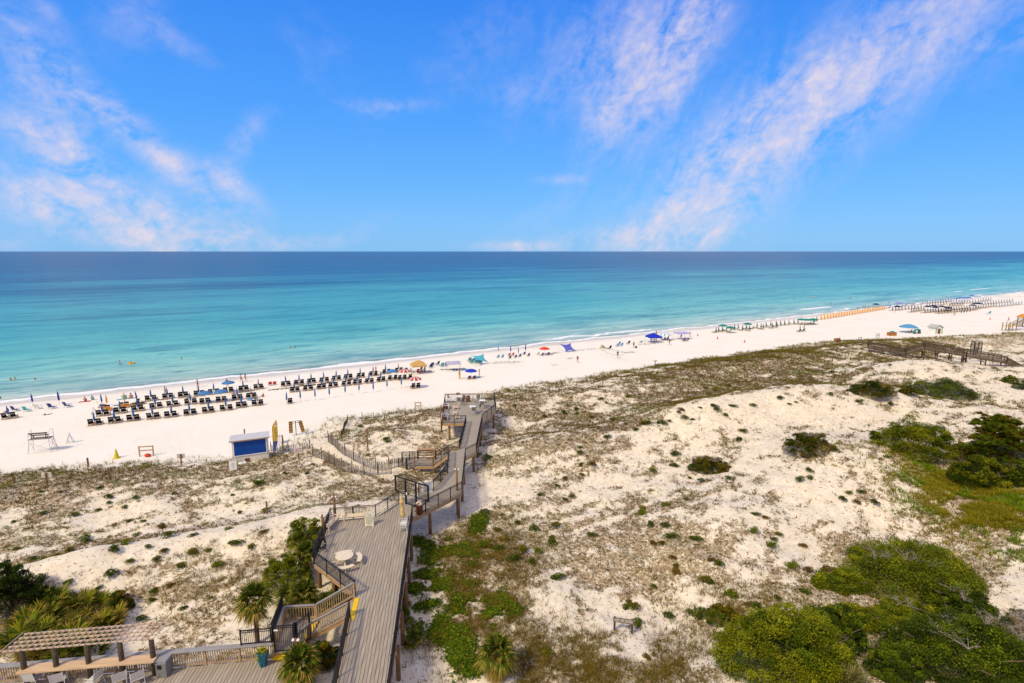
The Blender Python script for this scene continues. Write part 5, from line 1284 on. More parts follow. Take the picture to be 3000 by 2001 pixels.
def withmat(me, m):
    k = (me.name, m.name)
    if k not in MM:
        c = me.copy(); c.materials.clear(); c.materials.append(m); MM[k] = c
    return MM[k]
def clo(name, col): return mat('cloth_' + name, col, .8, .08, 8)
BLK_ = ('black', (.01, .01, .012)); RED_ = ('red', (.6, .03, .02)); BLU_ = ('blue', (.02, .08, .45)); YEL_ = ('mustard', (.55, .33, .03)); GRY_ = ('grey', (.30, .29, .28)); PNK_ = ('pink', (.65, .12, .16)); AQU_ = ('aqua', (.15, .5, .5)); WHT_ = ('white', (.75, .74, .72)); NAV_ = ('navy', (.01, .02, .09)); GRN_ = ('green', (.03, .35, .08)); ORG_ = ('orange', (.7, .25, .02)); PAT_ = ('patterned brown', (.2, .13, .11))
def person(label, loc_, rz, pose='stand', skin=0, wear=(('shorts', BLK_),), hair=M_HAIR, long=False, sc=1.0, group=None):
    b, cloth, short, lng = body(pose)
    o = bpy.data.objects.new('person', withmat(b, M_SK[skin])); COL.objects.link(o); o.location = loc_; o.rotation_euler = (0, 0, rz); o.scale = (sc, sc, sc)
    tag(o, label, 'person', group)
    for kind, (cn, cc) in wear:
        obj(kind, withmat(cloth(kind), clo(cn, cc)), None, o)
    obj('hair', withmat(lng if long else short, hair), None, o); return o
def BP(zx, zy, reg): # photo zoom windows
    ox, oy, k = {1: (0, 1050, .3403), 2: (700, 1000, .3403), 3: (1400, 900, .3403), 4: (2200, 800, .3403), 5: (230, 1120, .1276), 6: (1150, 1030, .1276), 7: (1780, 930, .1446), 8: (2550, 850, .1914)}[reg]
    return PT(ox + zx * k, oy + zy * k)
SEA = math.atan2(NY, NX) - math.pi / 2      # rotation that faces +Y of a thing to the sea
ALONG = SEA - math.pi / 2
MAN = (('shorts', BLK_),); 
person('man in pale shorts walking at the waterline behind the front chair row', BP(1425, 318, 1), ALONG + 3.1, 'walk', 1, (('shorts', GRY_),))
person('person in black shorts and grey shirt walking along the wet sand', BP(1703, 250, 1), ALONG, 'walk', 0, (('shorts', BLK_), ('shirt', PAT_)))
person('person in black shirt standing behind the open blue umbrella by the water', BP(1958, 248, 1), SEA, 'stand', 0, (('shirt', BLK_), ('shorts', BLK_)))
person('bare chested man in black shorts walking, left of a pair at the surf', BP(2077, 203, 1), ALONG, 'walk', 0, MAN)
person('woman in black swimsuit walking, right of a pair at the surf', BP(2115, 204, 1), ALONG, 'walk', 0, (('briefs', BLK_), ('top', BLK_)), long=True)
person('person in red shirt bending over the yellow backed chair', BP(1540, 338, 1), -1.2, 'bend', 2, (('shirt', PNK_), ('shorts', RED_)))
person('bare backed person sitting on a towel at the water edge, left one of two', BP(735, 370, 1), SEA, 'sandsit', 0, (('briefs', PAT_),))
person('person in aqua shirt sitting low at the water edge, right one of two', BP(797, 358, 1), SEA, 'sandsit', 0, (('shirt', AQU_), ('shorts', BLK_)))
person('broad bare backed man sitting in front of the closed yellow umbrella', BP(1130, 345, 1), SEA, 'sandsit', 0, (('shorts', PAT_),), sc=1.2)
person('person lounging on sand behind the leftmost black chair pair', BP(65, 472, 1), SEA + .8, 'sandsit', 0, (('shorts', NAV_), ('top', PAT_)))
person('child in red sitting alone on the sand right of the striped umbrella', BP(2265, 332, 1), 1.0, 'sandsit', 1, (('shirt', RED_), ('briefs', GRN_)), sc=.8)
person('person in green top seated beside the striped umbrella in the middle row', BP(2200, 352, 1), 1.3, 'sandsit', 1, (('shirt', GRN_), ('shorts', BLU_)), sc=1.0)
person('person in pink patterned dress near the water at the striped umbrella', BP(1180, 268, 2), SEA + 2, 'stand', 0, (('dress', PNK_),), sc=.8)
person('woman in long mustard dress standing left of the deep blue umbrella', BP(1540, 632, 6), -.4, 'stand', 0, (('dress', YEL_), ('shirt', YEL_)), long=True)
person('woman in red swim bottoms taking a picture right of the deep blue umbrella', BP(1998, 592, 6), 1.8, 'camera', 2, (('briefs', RED_), ('top', WHT_)), long=True)
person('woman in black swimwear walking below the periwinkle sunshade', BP(858, 480, 3), 3.0, 'walk', 0, (('briefs', BLK_), ('top', BLK_)), long=True)
person('woman standing behind the volleyball net near its right pole', BP(1203, 436, 3), 3.1, 'stand', 0, (('briefs', BLU_), ('top', BLK_)), long=True)
person('tall man in blue shorts standing beside a black bag left of the blue tent', BP(1341, 350, 3), 2.6, 'hips', 0, (('shorts', BLU_), ('shirt', PAT_)))
person('man in blue shorts standing left of the white domed umbrella', BP(1085, 472, 7), 2.2, 'stand', 0, (('shorts', BLU_),))
person('man with orange shirt standing right of the white domed umbrella', BP(1232, 450, 7), -2.2, 'stand', 0, (('shirt', ORG_), ('shorts', BLU_)))
person('person carrying a blue chair in front of the lavender canopy', BP(1252, 560, 7), -1.2, 'walk', 0, (('shorts', BLK_), ('shirt', BLK_)))
person('person in black sitting in the group before the lavender canopy', BP(1545, 490, 7), 1.0, 'sit', 0, (('shirt', BLK_), ('shorts', BLK_)))
person('person in navy sitting under the lavender canopy at its left', BP(1490, 415, 7), 0, 'sit', 0, (('shirt', NAV_), ('shorts', BLU_)))
person('man in pale shorts standing right of the lavender canopy', BP(1665, 390, 7), 2.0, 'stand', 0, (('shorts', WHT_),))
person('bather in dark top wading at the shore behind the blue tent', BP(985, 355, 7) + Vector((0, 0, -.4)), 0, 'stand', 0, (('top', BLK_), ('briefs', BLK_)))
person('person in black bending at the water behind the orange loungers', BP(918, 320, 4), ALONG, 'bend', 0, (('shirt', BLK_), ('shorts', BLK_)))
for k, (x, lb) in enumerate([(970, 'left one of three bathers standing behind the orange loungers'), (983, 'middle one of three bathers standing behind the orange loungers'), (1012, 'right one of three bathers standing behind the orange loungers')]):
    person(lb, BP(x, 308, 4), k * 1.2, 'stand', k % 2, (('shorts', BLK_),))
person('person in red standing at the surf above the navy lounger rows', BP(1502, 258, 4), 1, 'stand', 0, (('shirt', RED_), ('shorts', ORG_)))
person('bather standing knee deep beyond the teal lounger row', BP(1680, 222, 4), 0, 'stand', 0, (('shorts', YEL_),))
person('lone walker in red far along the beach at the right edge', BP(2305, 165, 4), .5, 'walk', 1, (('shirt', RED_), ('shorts', BLK_)))
person('lone walker in red and navy on empty sand above the far wooden stairs', BP(2216, 418, 4), .5, 'walk', 1, (('shirt', RED_), ('shorts', NAV_)))
person('person bending over the sand at the near edge of the navy loungers', BP(1755, 365, 4), 1.2, 'bend', 1, (('shirt', PAT_), ('shorts', BLK_)))
person('person in patterned shirt standing at the left end of the navy loungers', BP(1188, 272, 4), 1.5, 'stand', 0, (('shirt', PAT_), ('shorts', BLK_)))
person('person standing in the shallows above the blue lounger umbrellas', BP(1768, 240, 4), 1.5, 'stand', 1, (('shirt', BLU_), ('shorts', RED_)))
# swimmers (standing in the sea, bodies under the surface)
def swimmer(zx, zy, reg, lb, depth=1.25, skin=0, wear=(('briefs', BLK_),), rz=0.0, long=False, sc=1.0, pose='stand'):
    ox, oy, k = {1: (0, 1050, .3403), 2: (700, 1000, .3403), 3: (1400, 900, .3403), 4: (2200, 800, .3403)}[reg]
    x, y = P(ox + zx * k, oy + zy * k, 0); o = person(lb, (x, y, -depth), rz, pose, skin, wear, M_HAIR, long, sc); return x, y
swimmer(92, 186, 1, 'left swimmer of a close pair in the sea at the far left', 1.2, 1, (('top', ORG_),)); swimmer(130, 178, 1, 'right swimmer of a close pair in the sea at the far left', 1.2)
swimmer(303, 182, 1, 'lone swimmer right of the far left pair', 1.3, 1); swimmer(5, 346, 1, 'bather at the left edge near the shore', .6, 1, (('shirt', BLK_),), sc=.6)
x, y = swimmer(1032, 50, 1, 'bather standing waist deep with a blue board', .75, 0, (('shorts', YEL_),), -.4)
q = MB(); q.prism([(.6 * math.cos(a), .26 * math.sin(a)) for a in np.linspace(0, 6.1, 14)], 0, .07); o_ = obj('bodyboard', q, mat('board_blue', (.05, .3, .6), .5)); o_.location = (x + .25, y - .15, .03); tag(o_, 'blue bodyboard floating by the waist deep bather', 'bodyboard')
x, y = P(0 + 1130 * .3403, 1050 + 44 * .3403, 0); person('bather with dark hair lying in an orange swim ring', (x, y, -.35), .6, 'sandsit', 1, (('briefs', BLK_),))
def ring(x, y, m, lb, R_=.5, r=.15):
    q = MB(); n = 20; vs = []; fs = []
    for i in range(n):
        for j in range(8):
            a = 2 * math.pi * i / n; b = 2 * math.pi * j / 8; vs.append(((R_ + r * math.cos(b)) * math.cos(a), (R_ + r * math.cos(b)) * math.sin(a), r * math.sin(b))); fs.append((i * 8 + j, ((i + 1) % n) * 8 + j, ((i + 1) % n) * 8 + (j + 1) % 8, i * 8 + (j + 1) % 8))
    q.add(vs, fs); o_ = obj('swim_ring', q, m, None, True); o_.location = (x, y, .08); return tag(o_, lb, 'swim ring')
M_RING = mat('orange_vinyl', (.8, .33, .01), .35, .05)
ring(x, y, M_RING, 'orange swim ring around the bather with dark hair', .62, .2)
swimmer(1562, 4, 1, 'lone swimmer in the sea above the open blue umbrellas', 1.2, 0); swimmer(1335, -90, 1, 'swimmer farthest out above the walking man', 1.3, 0)
swimmer(443, 58, 2, 'left swimmer of the middle pair', 1.2); swimmer(481, 54, 2, 'right swimmer of the middle pair', 1.2, 1)
swimmer(1576, 10, 3, 'left one of three swimmers in the open sea', 1.2); swimmer(1637, 10, 3, 'middle one of three swimmers in the open sea', 1.2, 1); swimmer(1686, 18, 3, 'right one of three swimmers in the open sea', 1.2)
x, y = swimmer(197, 160, 4, 'swimmer in yellow far out riding a float', .9, 0, (('shirt', YEL_),)); q = MB(); q.prism([(.9 * math.cos(a), .35 * math.sin(a)) for a in np.linspace(0, 6.1, 14)], 0, .12); o_ = obj('float', q, mat('float_teal', (.05, .4, .3), .5)); o_.location = (x, y - .3, .02); tag(o_, 'teal float under the far out swimmer in yellow', 'float')
for k, (zx, zy, lb) in enumerate([(362, 222, 'first swimmer from the left in the far right group'), (375, 226, 'second swimmer from the left in the far right group'), (425, 228, 'third swimmer from the left in the far right group'), (545, 220, 'dark swimmer in the middle of the far right group'), (568, 220, 'last swimmer of the far right group'), (845, 220, 'left swimmer of the pair beyond the orange loungers'), (857, 220, 'right swimmer in red of the pair beyond the orange loungers'), (990, 250, 'dark head of a swimmer above the orange loungers'), (1648, 215, 'dark head of a swimmer above the teal loungers')]):
    swimmer(zx, zy, 4, lb, .95 if k == 6 else 1.2, k % 2, (('shirt', RED_),) if k == 6 else (('briefs', BLK_),))
for zx, lb in ((510, 'yellow air mat left in the far right group of swimmers'), (524, 'yellow air mat right in the far right group of swimmers')):
    x, y = P(2200 + zx * .3403, 800 + 207 * .3403, 0); q = MB(); q.box(-.9, .9, -.4, .4, 0, .15); q.tube([(-.9, -.35, .2), (-.9, .35, .2)], .12, 8); o_ = obj('air_mat', q, M_RING); o_.location = (x, y, 0); tag(o_, lb, 'air mat')
x, y = swimmer(687, 270, 4, 'bather with a pale board in front of the breaking wave', .7, 0, (('shirt', NAV_),)); q = MB(); q.prism([(.75 * math.cos(a), .28 * math.sin(a)) for a in np.linspace(0, 6.1, 14)], 0, .08); o_ = obj('bodyboard', q, mat('board_pale', (.4, .55, .7), .5)); o_.location = (x + .6, y, .02); tag(o_, 'pale bodyboard beside the bather at the breaking wave', 'bodyboard')

# ------------------------------------------------------------------ beach chairs
M_CHW = mat('honey_wood', (.52, .33, .16), .7, .2, 3)
M_CHB = mat('black_canvas', (.004, .005, .010), .85, .2, 10, spec=.1)
def beach_chair(name, canvas, accent=None, low=False):
    t = thing(name, 'x', 'beach chair')
    fr = MB()
    for s in (-1, 1):
        x = s * .37
        fr.bar((x, -.55, .06), (x, .60, .16), .05, .07); fr.bar((x, -.5, .0), (x, -.1, .46), .05, .06); fr.bar((x, .55, 0), (x, .25, .46), .05, .06); fr.bar((x * 1.06, -.35, .50), (x * 1.06, .45, .50), .09, .03)
    fr.bar((-.4, -.53, .05), (.4, -.53, .05), .05, .06); fr.bar((-.4, .57, .1), (.4, .57, .1), .05, .06)
    obj('frame', fr, M_CHW, t)
    q = MB(); q.sheet([[(x, y, .30 + .06 * (y + .3) - .03 * math.sin((y + .3) / .9 * 3.1)) for x in (-.34, 0, .34)] for y in (-.3, -.05, .2, .45, .62)], .02); obj('seat', q, canvas, t)
    b = MB(); b.sheet([[(x, -.26 - .30 * f, .30 + .72 * f) for x in (-.33, 0, .33)] for f in (0, .3, .6, .8)], .03); bk_ = obj('backrest', b, canvas, t)
    h = MB(); h.sheet([[(x, -.26 - .30 * f - .02, .33 + .72 * f) for x in (-.34, 0, .34)] for f in (.82, .95, 1.15)], .06); obj('headrest', h, accent or canvas, t)
    w = MB(); w.box(-.22, .22, -.02, .005, -.02, .02, Matrix.Translation((0, -.26 - .30 * .74 - .04, .30 + .72 * .74)) @ Matrix.Rotation(.4, 4, 'X')); obj('label_stripe', w, M_WHITE, bk_)
    return t
def umbrella_closed(name, m, h=2.15):
    t = thing(name, 'x', 'umbrella'); q = MB(); q.tube([(0, 0, -.3), (0, 0, h + .12)], .022, 6); obj('pole', q, M_CHW, t)
    q = MB(); n = 10; prof = [(.05, h * .32), (.12, h * .36), (.15, h * .52), (.12, h * .75), (.06, h * .93), (.015, h)]; vs = []; fs = []
    for r, z in prof:
        for k in range(n): a = 2 * math.pi * k / n; rr = r * (1.0 if k % 2 else .62); vs.append((rr * math.cos(a), rr * math.sin(a), z))
    for i in range(len(prof) - 1):
        for k in range(n): a = i * n + k; b = i * n + (k + 1) % n; fs.append((a, b, b + n, a + n))
    fs.append(tuple(range(n - 1, -1, -1))); q.add(vs, fs); obj('canopy', q, m, t); return t
def umbrella_open(name, m, R_=1.25, h=2.2, m2=None, m3=None):
    t = thing(name, 'x', 'umbrella'); q = MB(); q.tube([(0, 0, -.3), (0, 0, h + .1)], .025, 6); obj('pole', q, M_WHITE, t)
    n = 8; rings = [(1.0, -.50), (.97, -.42), (.75, -.26), (.4, -.09), (.05, 0)]
    pan = {}
    for k in range(n):
        for sub in range(3):
            mm = m if not m2 else ((m2 if sub == 1 else m) if not (m3 and k in (1, 2)) else m3)
            mb = pan.setdefault(mm.name, (MB(), mm))[0]
            a0 = 2 * math.pi * (k + sub / 3) / n; a1 = 2 * math.pi * (k + (sub + 1) / 3) / n
            sag = lambda a: 1 - .04 * math.sin((a * n / (2 * math.pi)) % 1 * math.pi)
            vs = []
            for rr, z in rings:
                for a in (a0, a1): vs.append((R_ * rr * sag(a) * math.cos(a), R_ * rr * sag(a) * math.sin(a), h + z * R_ / 1.25))
            fs = [(2 * i, 2 * i + 1, 2 * i + 3, 2 * i + 2) for i in range(4)]
            mb.add(vs, fs); mb.add([(x, y, z - .012) for x, y, z in vs], [tuple(reversed(f)) for f in fs])
    first = None
    if len(pan) == 1:
        obj('canopy', list(pan.values())[0][0], m, t)
    else:
        for k_, (mb, mm) in pan.items(): obj('canopy_panel', mb, mm, t)
    q = MB()
    for k in range(n): a = 2 * math.pi * k / n; q.tube([(0, 0, h - .55), (R_ * .6 * math.cos(a), R_ * .6 * math.sin(a), h - .2 * R_)], .008, 4)
    obj('ribs', q, M_WHITE, t); return t
M_UB = mat('denim_blue_canvas', (.035, .13, .34), .8, .12, 3); M_UBL = mat('sky_blue_canvas', (.07, .22, .46), .8, .1, 3, trans=.15)
M_RW = mat('red_stripe', (.45, .03, .03), .8); M_NV = mat('navy_canvas', (.006, .010, .05), .8, .2, 4); M_YC = mat('amber_canvas', (.70, .28, .01), .8, .1)
M_PUR = mat('purple_blue_canvas', (.025, .03, .25), .8); M_TEAL = mat('teal_canvas', (.02, .25, .28), .8, .1)
chair = Proto(beach_chair('beach_chair', M_CHB)); ubc = Proto(umbrella_closed('beach_umbrella', M_UB)); ubo = Proto(umbrella_open('open_umbrella', M_UBL, 1.15))
CR = SEA - .13
def striped_closed(name):
    t = umbrella_closed(name, M_WHITE); q = MB()
    for k in range(5): z = .85 + k * .24; r = .155 - .02 * abs(k - 1); q.lathe([(r, z), (r * .97, z + .12)], 10)
    obj('stripes', q, mat('dark_red_stripe', (.12, .012, .03), .8), t); return t
usc = Proto(striped_closed('striped_umbrella'))
def flag_umbrella(): return umbrella_open('flag_umbrella', mat('flag_red', (.42, .03, .03), .8), 1.3, 2.2, mat('flag_white', (.75, .72, .68), .8), M_NV)
ufl = Proto(flag_umbrella())
rowdir = Vector((NY, -NX, 0)); cdir = Vector((math.cos(CR), math.sin(CR), 0)); fwd = Vector((-math.sin(CR), math.cos(CR), 0))
def gnd(p): return Vector((p.x, p.y, zt(p.x, p.y)))
GC, GU = 'black beach chairs in pairs on the left beach', 'closed blue umbrellas on the left beach'
def pair(p, where, what='closed', lonely=False, n=2):
    """p: foot of the umbrella between the two chairs"""
    offs = (-.50, .50) if n == 2 else (-1.2, -.1, 1.0)
    names = ('left', 'right') if n == 2 else ('left', 'middle', 'right')
    if lonely: offs, names = (.5,), ('only',)
    for o_, nm in zip(offs, names):
        c = gnd(p + cdir * (o_ + rnd.uniform(-.06, .06)) + fwd * (.25 + rnd.uniform(-.1, .1)))
        chair.put(c, CR + rnd.uniform(-.12, .12), '%s chair at the %s' % (nm, where), GC)
    g = gnd(p)
    if what == 'closed': ubc.put(g, rnd.uniform(0, 3), 'closed blue umbrella at the %s' % where, GU, None, rnd.uniform(-.06, .06), rnd.uniform(-.06, .06))
    elif what == 'open': ubo.put(g + fwd * .3, rnd.uniform(0, 3), 'open blue umbrella over the %s' % where, 'open blue umbrellas on the left beach')
    elif what == 'striped': usc.put(g, 0, 'striped closed umbrella at the %s' % where, 'closed striped umbrellas')
    elif what == 'flag': ufl.put(g + fwd * .3, .4, 'open striped flag umbrella over the %s' % where, 'open flag umbrellas')
rowA = [(820, 590), (990, 572), (1150, 552), (1320, 537), (1475, 522), (1637, 502), (1797, 482), (1950, 462), (2082, 438), (2218, 420)]
rowB = [(888, 512), (1035, 488), (1188, 470), (1345, 447), (1490, 430), (1645, 412), (1768, 404), (1908, 390), (2045, 370)]
rowC = [(1305, 378), (1448, 362), (1582, 348), (1717, 336), (1842, 322), (1970, 306), (2100, 292), (2228, 278)]
for i, (x, y) in enumerate(rowA): pair(BP(x, y - 14, 1), '%s pair of the row nearest the dunes' % nth(i), 'striped' if i == 9 else 'closed')
for i, (x, y) in enumerate(rowB): pair(BP(x, y - 14, 1), '%s pair of the middle row' % nth(i), 'open' if i in (6, 7) else 'closed')
pair(BP(2165, 345, 1), 'tenth pair of the middle row', 'striped')
for i, (x, y) in enumerate(rowC): pair(BP(x, y - 12, 1), '%s pair of the row nearest the water' % nth(i), 'open' if i == 5 else 'striped' if i == 7 else 'closed')
pair(BP(80, 520, 1), 'lone pair at the far left edge')
rB2 = [(480, 447), (598, 434), (710, 420), (815, 408), (925, 392), (1020, 382), (1123, 372), (1225, 357), (1323, 344)]
rC2 = [(408, 395), (520, 382), (625, 370), (735, 360), (838, 347), (940, 332), (1048, 322), (1155, 307), (1265, 288), (1375, 276)]
for i, (x, y) in enumerate(rB2): pair(BP(x, y - 10, 2), '%s pair of the front row right of the red chairs' % nth(i), 'open' if i == 8 else 'closed')
pair(BP(1432, 330, 2), 'trio under a flag umbrella by the tan tent', 'flag', n=3)
for i, (x, y) in enumerate(rC2): pair(BP(x, y - 8, 2), '%s pair of the back row right of the red chairs' % nth(i), 'striped' if i == 9 else 'closed')
pair(BP(412, 540, 2), 'single chair spot before the row of lone umbrellas', lonely=True)
for i, (x, y) in enumerate([(530, 522), (657, 508), (780, 490), (915, 468), (1035, 452), (1157, 442), (1276, 420), (1400, 402)]):
    ubc.put(BP(x, y, 2), i, 'closed blue umbrella alone on bare sand, %s from the left' % nth(i), 'closed blue umbrellas without chairs', None, rnd.uniform(-.03, .03), rnd.uniform(-.03, .03))
pair(BP(1522, 404, 2), 'pair at the end of the lone umbrella row', 'flag')
# yellow and navy chairs, dark loungers at the left end
ych = Proto(beach_chair('beach_chair', M_YC, M_NV)); yuc = Proto(umbrella_closed('beach_umbrella', M_YC))
for k, (x, y) in enumerate([(600, 640), (700, 650), (1010, 590), (1130, 570)]): ych.put(BP(x, y, 5), CR, ('left', 'right')[k % 2] + ' yellow and navy chair at the ' + ('left', 'right')[k // 2] + ' yellow umbrella', 'yellow and navy beach chairs')
yuc.put(BP(660, 570, 5), 0, 'left one of two closed yellow umbrellas'); yuc.put(BP(1070, 515, 5), 0, 'right one of two closed yellow umbrellas')
ubc.put(BP(548, 540, 5), 0, 'closed blue umbrella left of the left yellow umbrella', None, None, .05); ubc.put(BP(1365, 470, 5), 0, 'leaning blue umbrella between two dark reclined chairs', None, None, 0, -.15)
for k, (x, y, r, lb) in enumerate([(540, 575, -1.2, 'black chair reclined sideways left of the left yellow umbrella'), (1320, 520, .9, 'black chair reclined left of the leaning blue umbrella'), (1440, 500, -1.0, 'black chair tilted up right of the leaning blue umbrella')]): chair.put(BP(x, y, 5), CR + r, lb)
# small folding chairs
def low_chair(m, arm=M_ALU):
    t = thing('folding_chair', 'x', 'folding chair'); q = MB(); q.sheet([[(x, y, .22) for x in (-.26, .26)] for y in (-.25, .25)], .02); obj('seat', q, m, t)
    q = MB(); q.sheet([[(x, -.25 - .25 * f, .22 + .55 * f) for x in (-.26, .26)] for f in (0, .5, 1)], .025); obj('backrest', q, m, t)
    q = MB()
    for s in (-1, 1): q.tube([(s * .28, .28, 0), (s * .28, .2, .42), (s * .28, -.35, .42)], .015, 5); q.tube([(s * .28, .25, .1), (s * .28, -.3, .2), (s * .28, -.52, .78)], .015, 5); q.tube([(s * .28, -.4, 0), (s * .28, 0, .24)], .015, 5)
    obj('frame', q, arm, t); return t
M_NVC = mat('royal_navy_cloth', (.012, .025, .17), .8); M_LB = mat('light_blue_cloth', (.08, .30, .55), .8, .1); M_RC = mat('bright_red_cloth', (.55, .03, .02), .8); M_TC = mat('turquoise_cloth', (.03, .35, .42), .8); M_WC = mat('white_cloth', (.7, .7, .68), .8)
lc = {k: Proto(low_chair(m)) for k, m in dict(navy=M_NVC, light=M_LB, red=M_RC, turq=M_TC, white=M_WC, black=M_CHB).items()}
def lch(kind, zx, zy, reg, r, lb, g=None, sc=1.1): lc[kind].put(BP(zx, zy, reg), r, lb, g, sc)
lch('navy', 140, 452, 1, SEA - .7, 'navy folding chair nearest the left edge by the lounging person', sc=1.3); lch('turq', 240, 455, 1, SEA - .6, 'turquoise folding chair under the left purple umbrella', sc=1.3); lch('white', 335, 434, 1, SEA - .6, 'white folding chair between the turquoise and navy chairs', sc=1.3); lch('navy', 455, 430, 1, SEA - .6, 'navy folding chair at the right purple umbrella', sc=1.4); lch('navy', 590, 418, 1, SEA - .8, 'lone navy folding chair right of the purple umbrellas', sc=1.4)
pu = Proto(umbrella_closed('beach_umbrella', M_PUR)); pu.put(BP(286, 406, 1), 0, 'left closed purple umbrella by the water', None, None, 0, -.05); pu.put(BP(515, 400, 1), 0, 'right closed purple umbrella by the water', None, 1.15, 0, -.05); pu.put(BP(283, 405, 3), 0, 'closed purple umbrella at the red chairs', None, 1.1); pu.put(BP(411, 397, 3), 0, 'closed purple blue umbrella right of the red chairs', None, 1.15)
lch('red', 268, 378, 2, SEA, 'left one of two bright red chairs between the chair blocks', sc=1.1); lch('red', 306, 376, 2, SEA, 'right one of two bright red chairs between the chair blocks', sc=1.1)
lch('turq', 170, 436, 3, SEA, 'left light chair at the thin teal umbrella'); lch('light', 208, 434, 3, SEA, 'right light blue chair at the thin teal umbrella'); lch('red', 265, 420, 3, SEA, 'left red chair in the mixed group'); lch('red', 297, 416, 3, SEA, 'right red chair in the mixed group'); lch('black', 272, 442, 3, SEA, 'dark chair in front of the red chairs'); lch('navy', 320, 436, 3, SEA, 'left navy chair in the mixed group'); lch('navy', 357, 428, 3, SEA, 'middle navy chair in the mixed group'); lch('navy', 395, 408, 3, SEA, 'back right navy chair in the mixed group'); lch('black', 432, 422, 3, SEA, 'dark chair at the right end of the mixed group')
tu = Proto(umbrella_closed('beach_umbrella', M_TEAL)); tu.put(BP(178, 406, 3), 0, 'thin closed teal umbrella right of the turquoise sunshade', None, (.7, .7, 1.2)); tu.put(BP(350, 415, 3), 0, 'closed dark teal umbrella in the mixed chair group')
lch('navy', 550, 418, 3, SEA, 'left chair under the red umbrella'); lch('navy', 600, 413, 3, SEA, 'right chair under the red umbrella'); lch('white', 515, 410, 3, SEA, 'pale chair left of the red umbrella')
ru = umbrella_open('red_umbrella', mat('bright_red_canvas', (.70, .05, .012), .8, .05), 1.35, 2.1); ru.location = BP(573, 412, 3); ru['label'] = 'open bright red umbrella by the water'
bu = umbrella_open('blue_umbrella', mat('ultramarine_canvas', (.02, .035, .42), .8, .05), 1.25, 2.0); bu.location = BP(1808, 615, 6); bu['label'] = 'open deep blue umbrella on open sand between two women'
lch('navy', 1745, 635, 6, SEA, 'left navy chair under the deep blue umbrella'); lch('navy', 1860, 630, 6, SEA, 'right navy chair under the deep blue umbrella')
q = MB(); q.box(-.3, .3, -.2, .2, 0, .35); q.box(-.32, .32, -.22, .22, .35, .42); o_ = obj('cool_box', q, mat('orange_box', (.7, .2, .02), .6)); o_.location = BP(1800, 632, 6); tag(o_, 'orange cool box between the chairs under the deep blue umbrella', 'cool box')
def towel(zx, zy, reg, m, lb, r=.3, w=.9, l=1.7):
    c = BP(zx, zy, reg); R2 = Matrix.Rotation(r, 2); g_ = []
    for i in range(6):
        g_.append([])
        for j in range(4):
            v = R2 @ Vector((-l / 2 + l * i / 5, -w / 2 + w * j / 3)); g_[-1].append((v.x, v.y, zt(c.x + v.x, c.y + v.y) - c.z + .035 + .015 * math.sin(i * 2 + j)))
    q = MB(); q.sheet(g_, .02); o_ = obj('towel', q, m); o_.location = c; tag(o_, lb, 'towel')
towel(1925, 600, 6, mat('aqua_towel', (.15, .55, .45), .9), 'aqua towel on the sand right of the deep blue umbrella'); towel(1080, 380, 5, mat('cyan_towel', (.05, .35, .5), .9), 'cyan towel beside the broad man at the water edge', .6, .9, 2.6); towel(1700, 412, 6, mat('blue_towel', (.15, .45, .6), .9), 'light blue towel by the lavender canopy'); towel(730, 372, 1, M_RC, 'dark red towel under the left sitter at the water edge', .4)
q = MB(); q.lathe([(.26, 0), (.34, .45), (.36, .47), (.30, .47)], 12); o_ = obj('beach_bag', q, mat('mint_bag', (.25, .6, .5), .8)); o_.location = BP(1055, 372, 5); o_.scale = (1.3, 1.3, 1.3); tag(o_, 'mint green bag beside the broad man', 'bag')
q = MB(); q.box(-.3, .3, -.22, .22, 0, .36); q.tube([(-.25, 0, .36), (0, 0, .6), (.25, 0, .36)], .02, 5); o_ = obj('cool_bag', q, mat('blue_bag', (.15, .3, .65), .8)); o_.location = BP(2150, 362, 1); tag(o_, 'light blue cool bag beside the chair of the person in green', 'bag')

# ------------------------------------------------------------------ tents and shades
def canopy_tent(name, label, p, rz, W, Dp, eave, peak, m, mleg, pyramid=True, legs=True):
    t = thing(name, label, 'tent', p, rz)
    cs = [(-W / 2, -Dp / 2), (W / 2, -Dp / 2), (W / 2, Dp / 2), (-W / 2, Dp / 2)]
    for x, y in cs:
        if legs: q = MB(); g = zt(p.x + x, p.y + y) - p.z; q.tube([(x, y, -.1), (x, y, eave)], .03, 6); obj('leg', q, mleg, t)
    q = MB(); N_ = 6
    rings = []
    for i in range(N_ + 1):
        f = i / N_; sc_ = 1 - f * .97; z = eave + (peak - eave) * (f ** .8); rings.append([(x * sc_ * 1.02, y * sc_ * 1.02, z) for x, y in cs])
    vs = [(x, y, eave - .25) for x, y, _ in rings[0]]
    for r in rings: vs += r
    fs = [(4 * i + k, 4 * i + (k + 1) % 4, 4 * i + 4 + (k + 1) % 4, 4 * i + 4 + k) for i in range(N_ + 1) for k in range(4)]; n0 = len(vs)
    q.add(vs, fs + [(n0 - 4, n0 - 3, n0 - 2, n0 - 1)]); q.add([(x * .99, y * .99, z - .015) for x, y, z in vs], [tuple(reversed(f)) for f in fs]); obj('roof', q, m, t); return t
c = BP(605, 500, 6); t = canopy_tent('beach_tent', 'tan pop-up tent over tables and chairs near the water', c, .35, 3.0, 3.0, 1.95, 2.9, mat('tan_tent', (.62, .38, .12), .8, .06, 2, trans=.15), M_ALU)
q = MB(); q.tube([(1.55, 1.3, .1), (1.6, 1.3, 1.0), (1.55, 1.3, 1.9)], [.16, .13, .05], 8); obj('rolled_side', q, mat('brown_roll', (.16, .07, .02), .8), t)
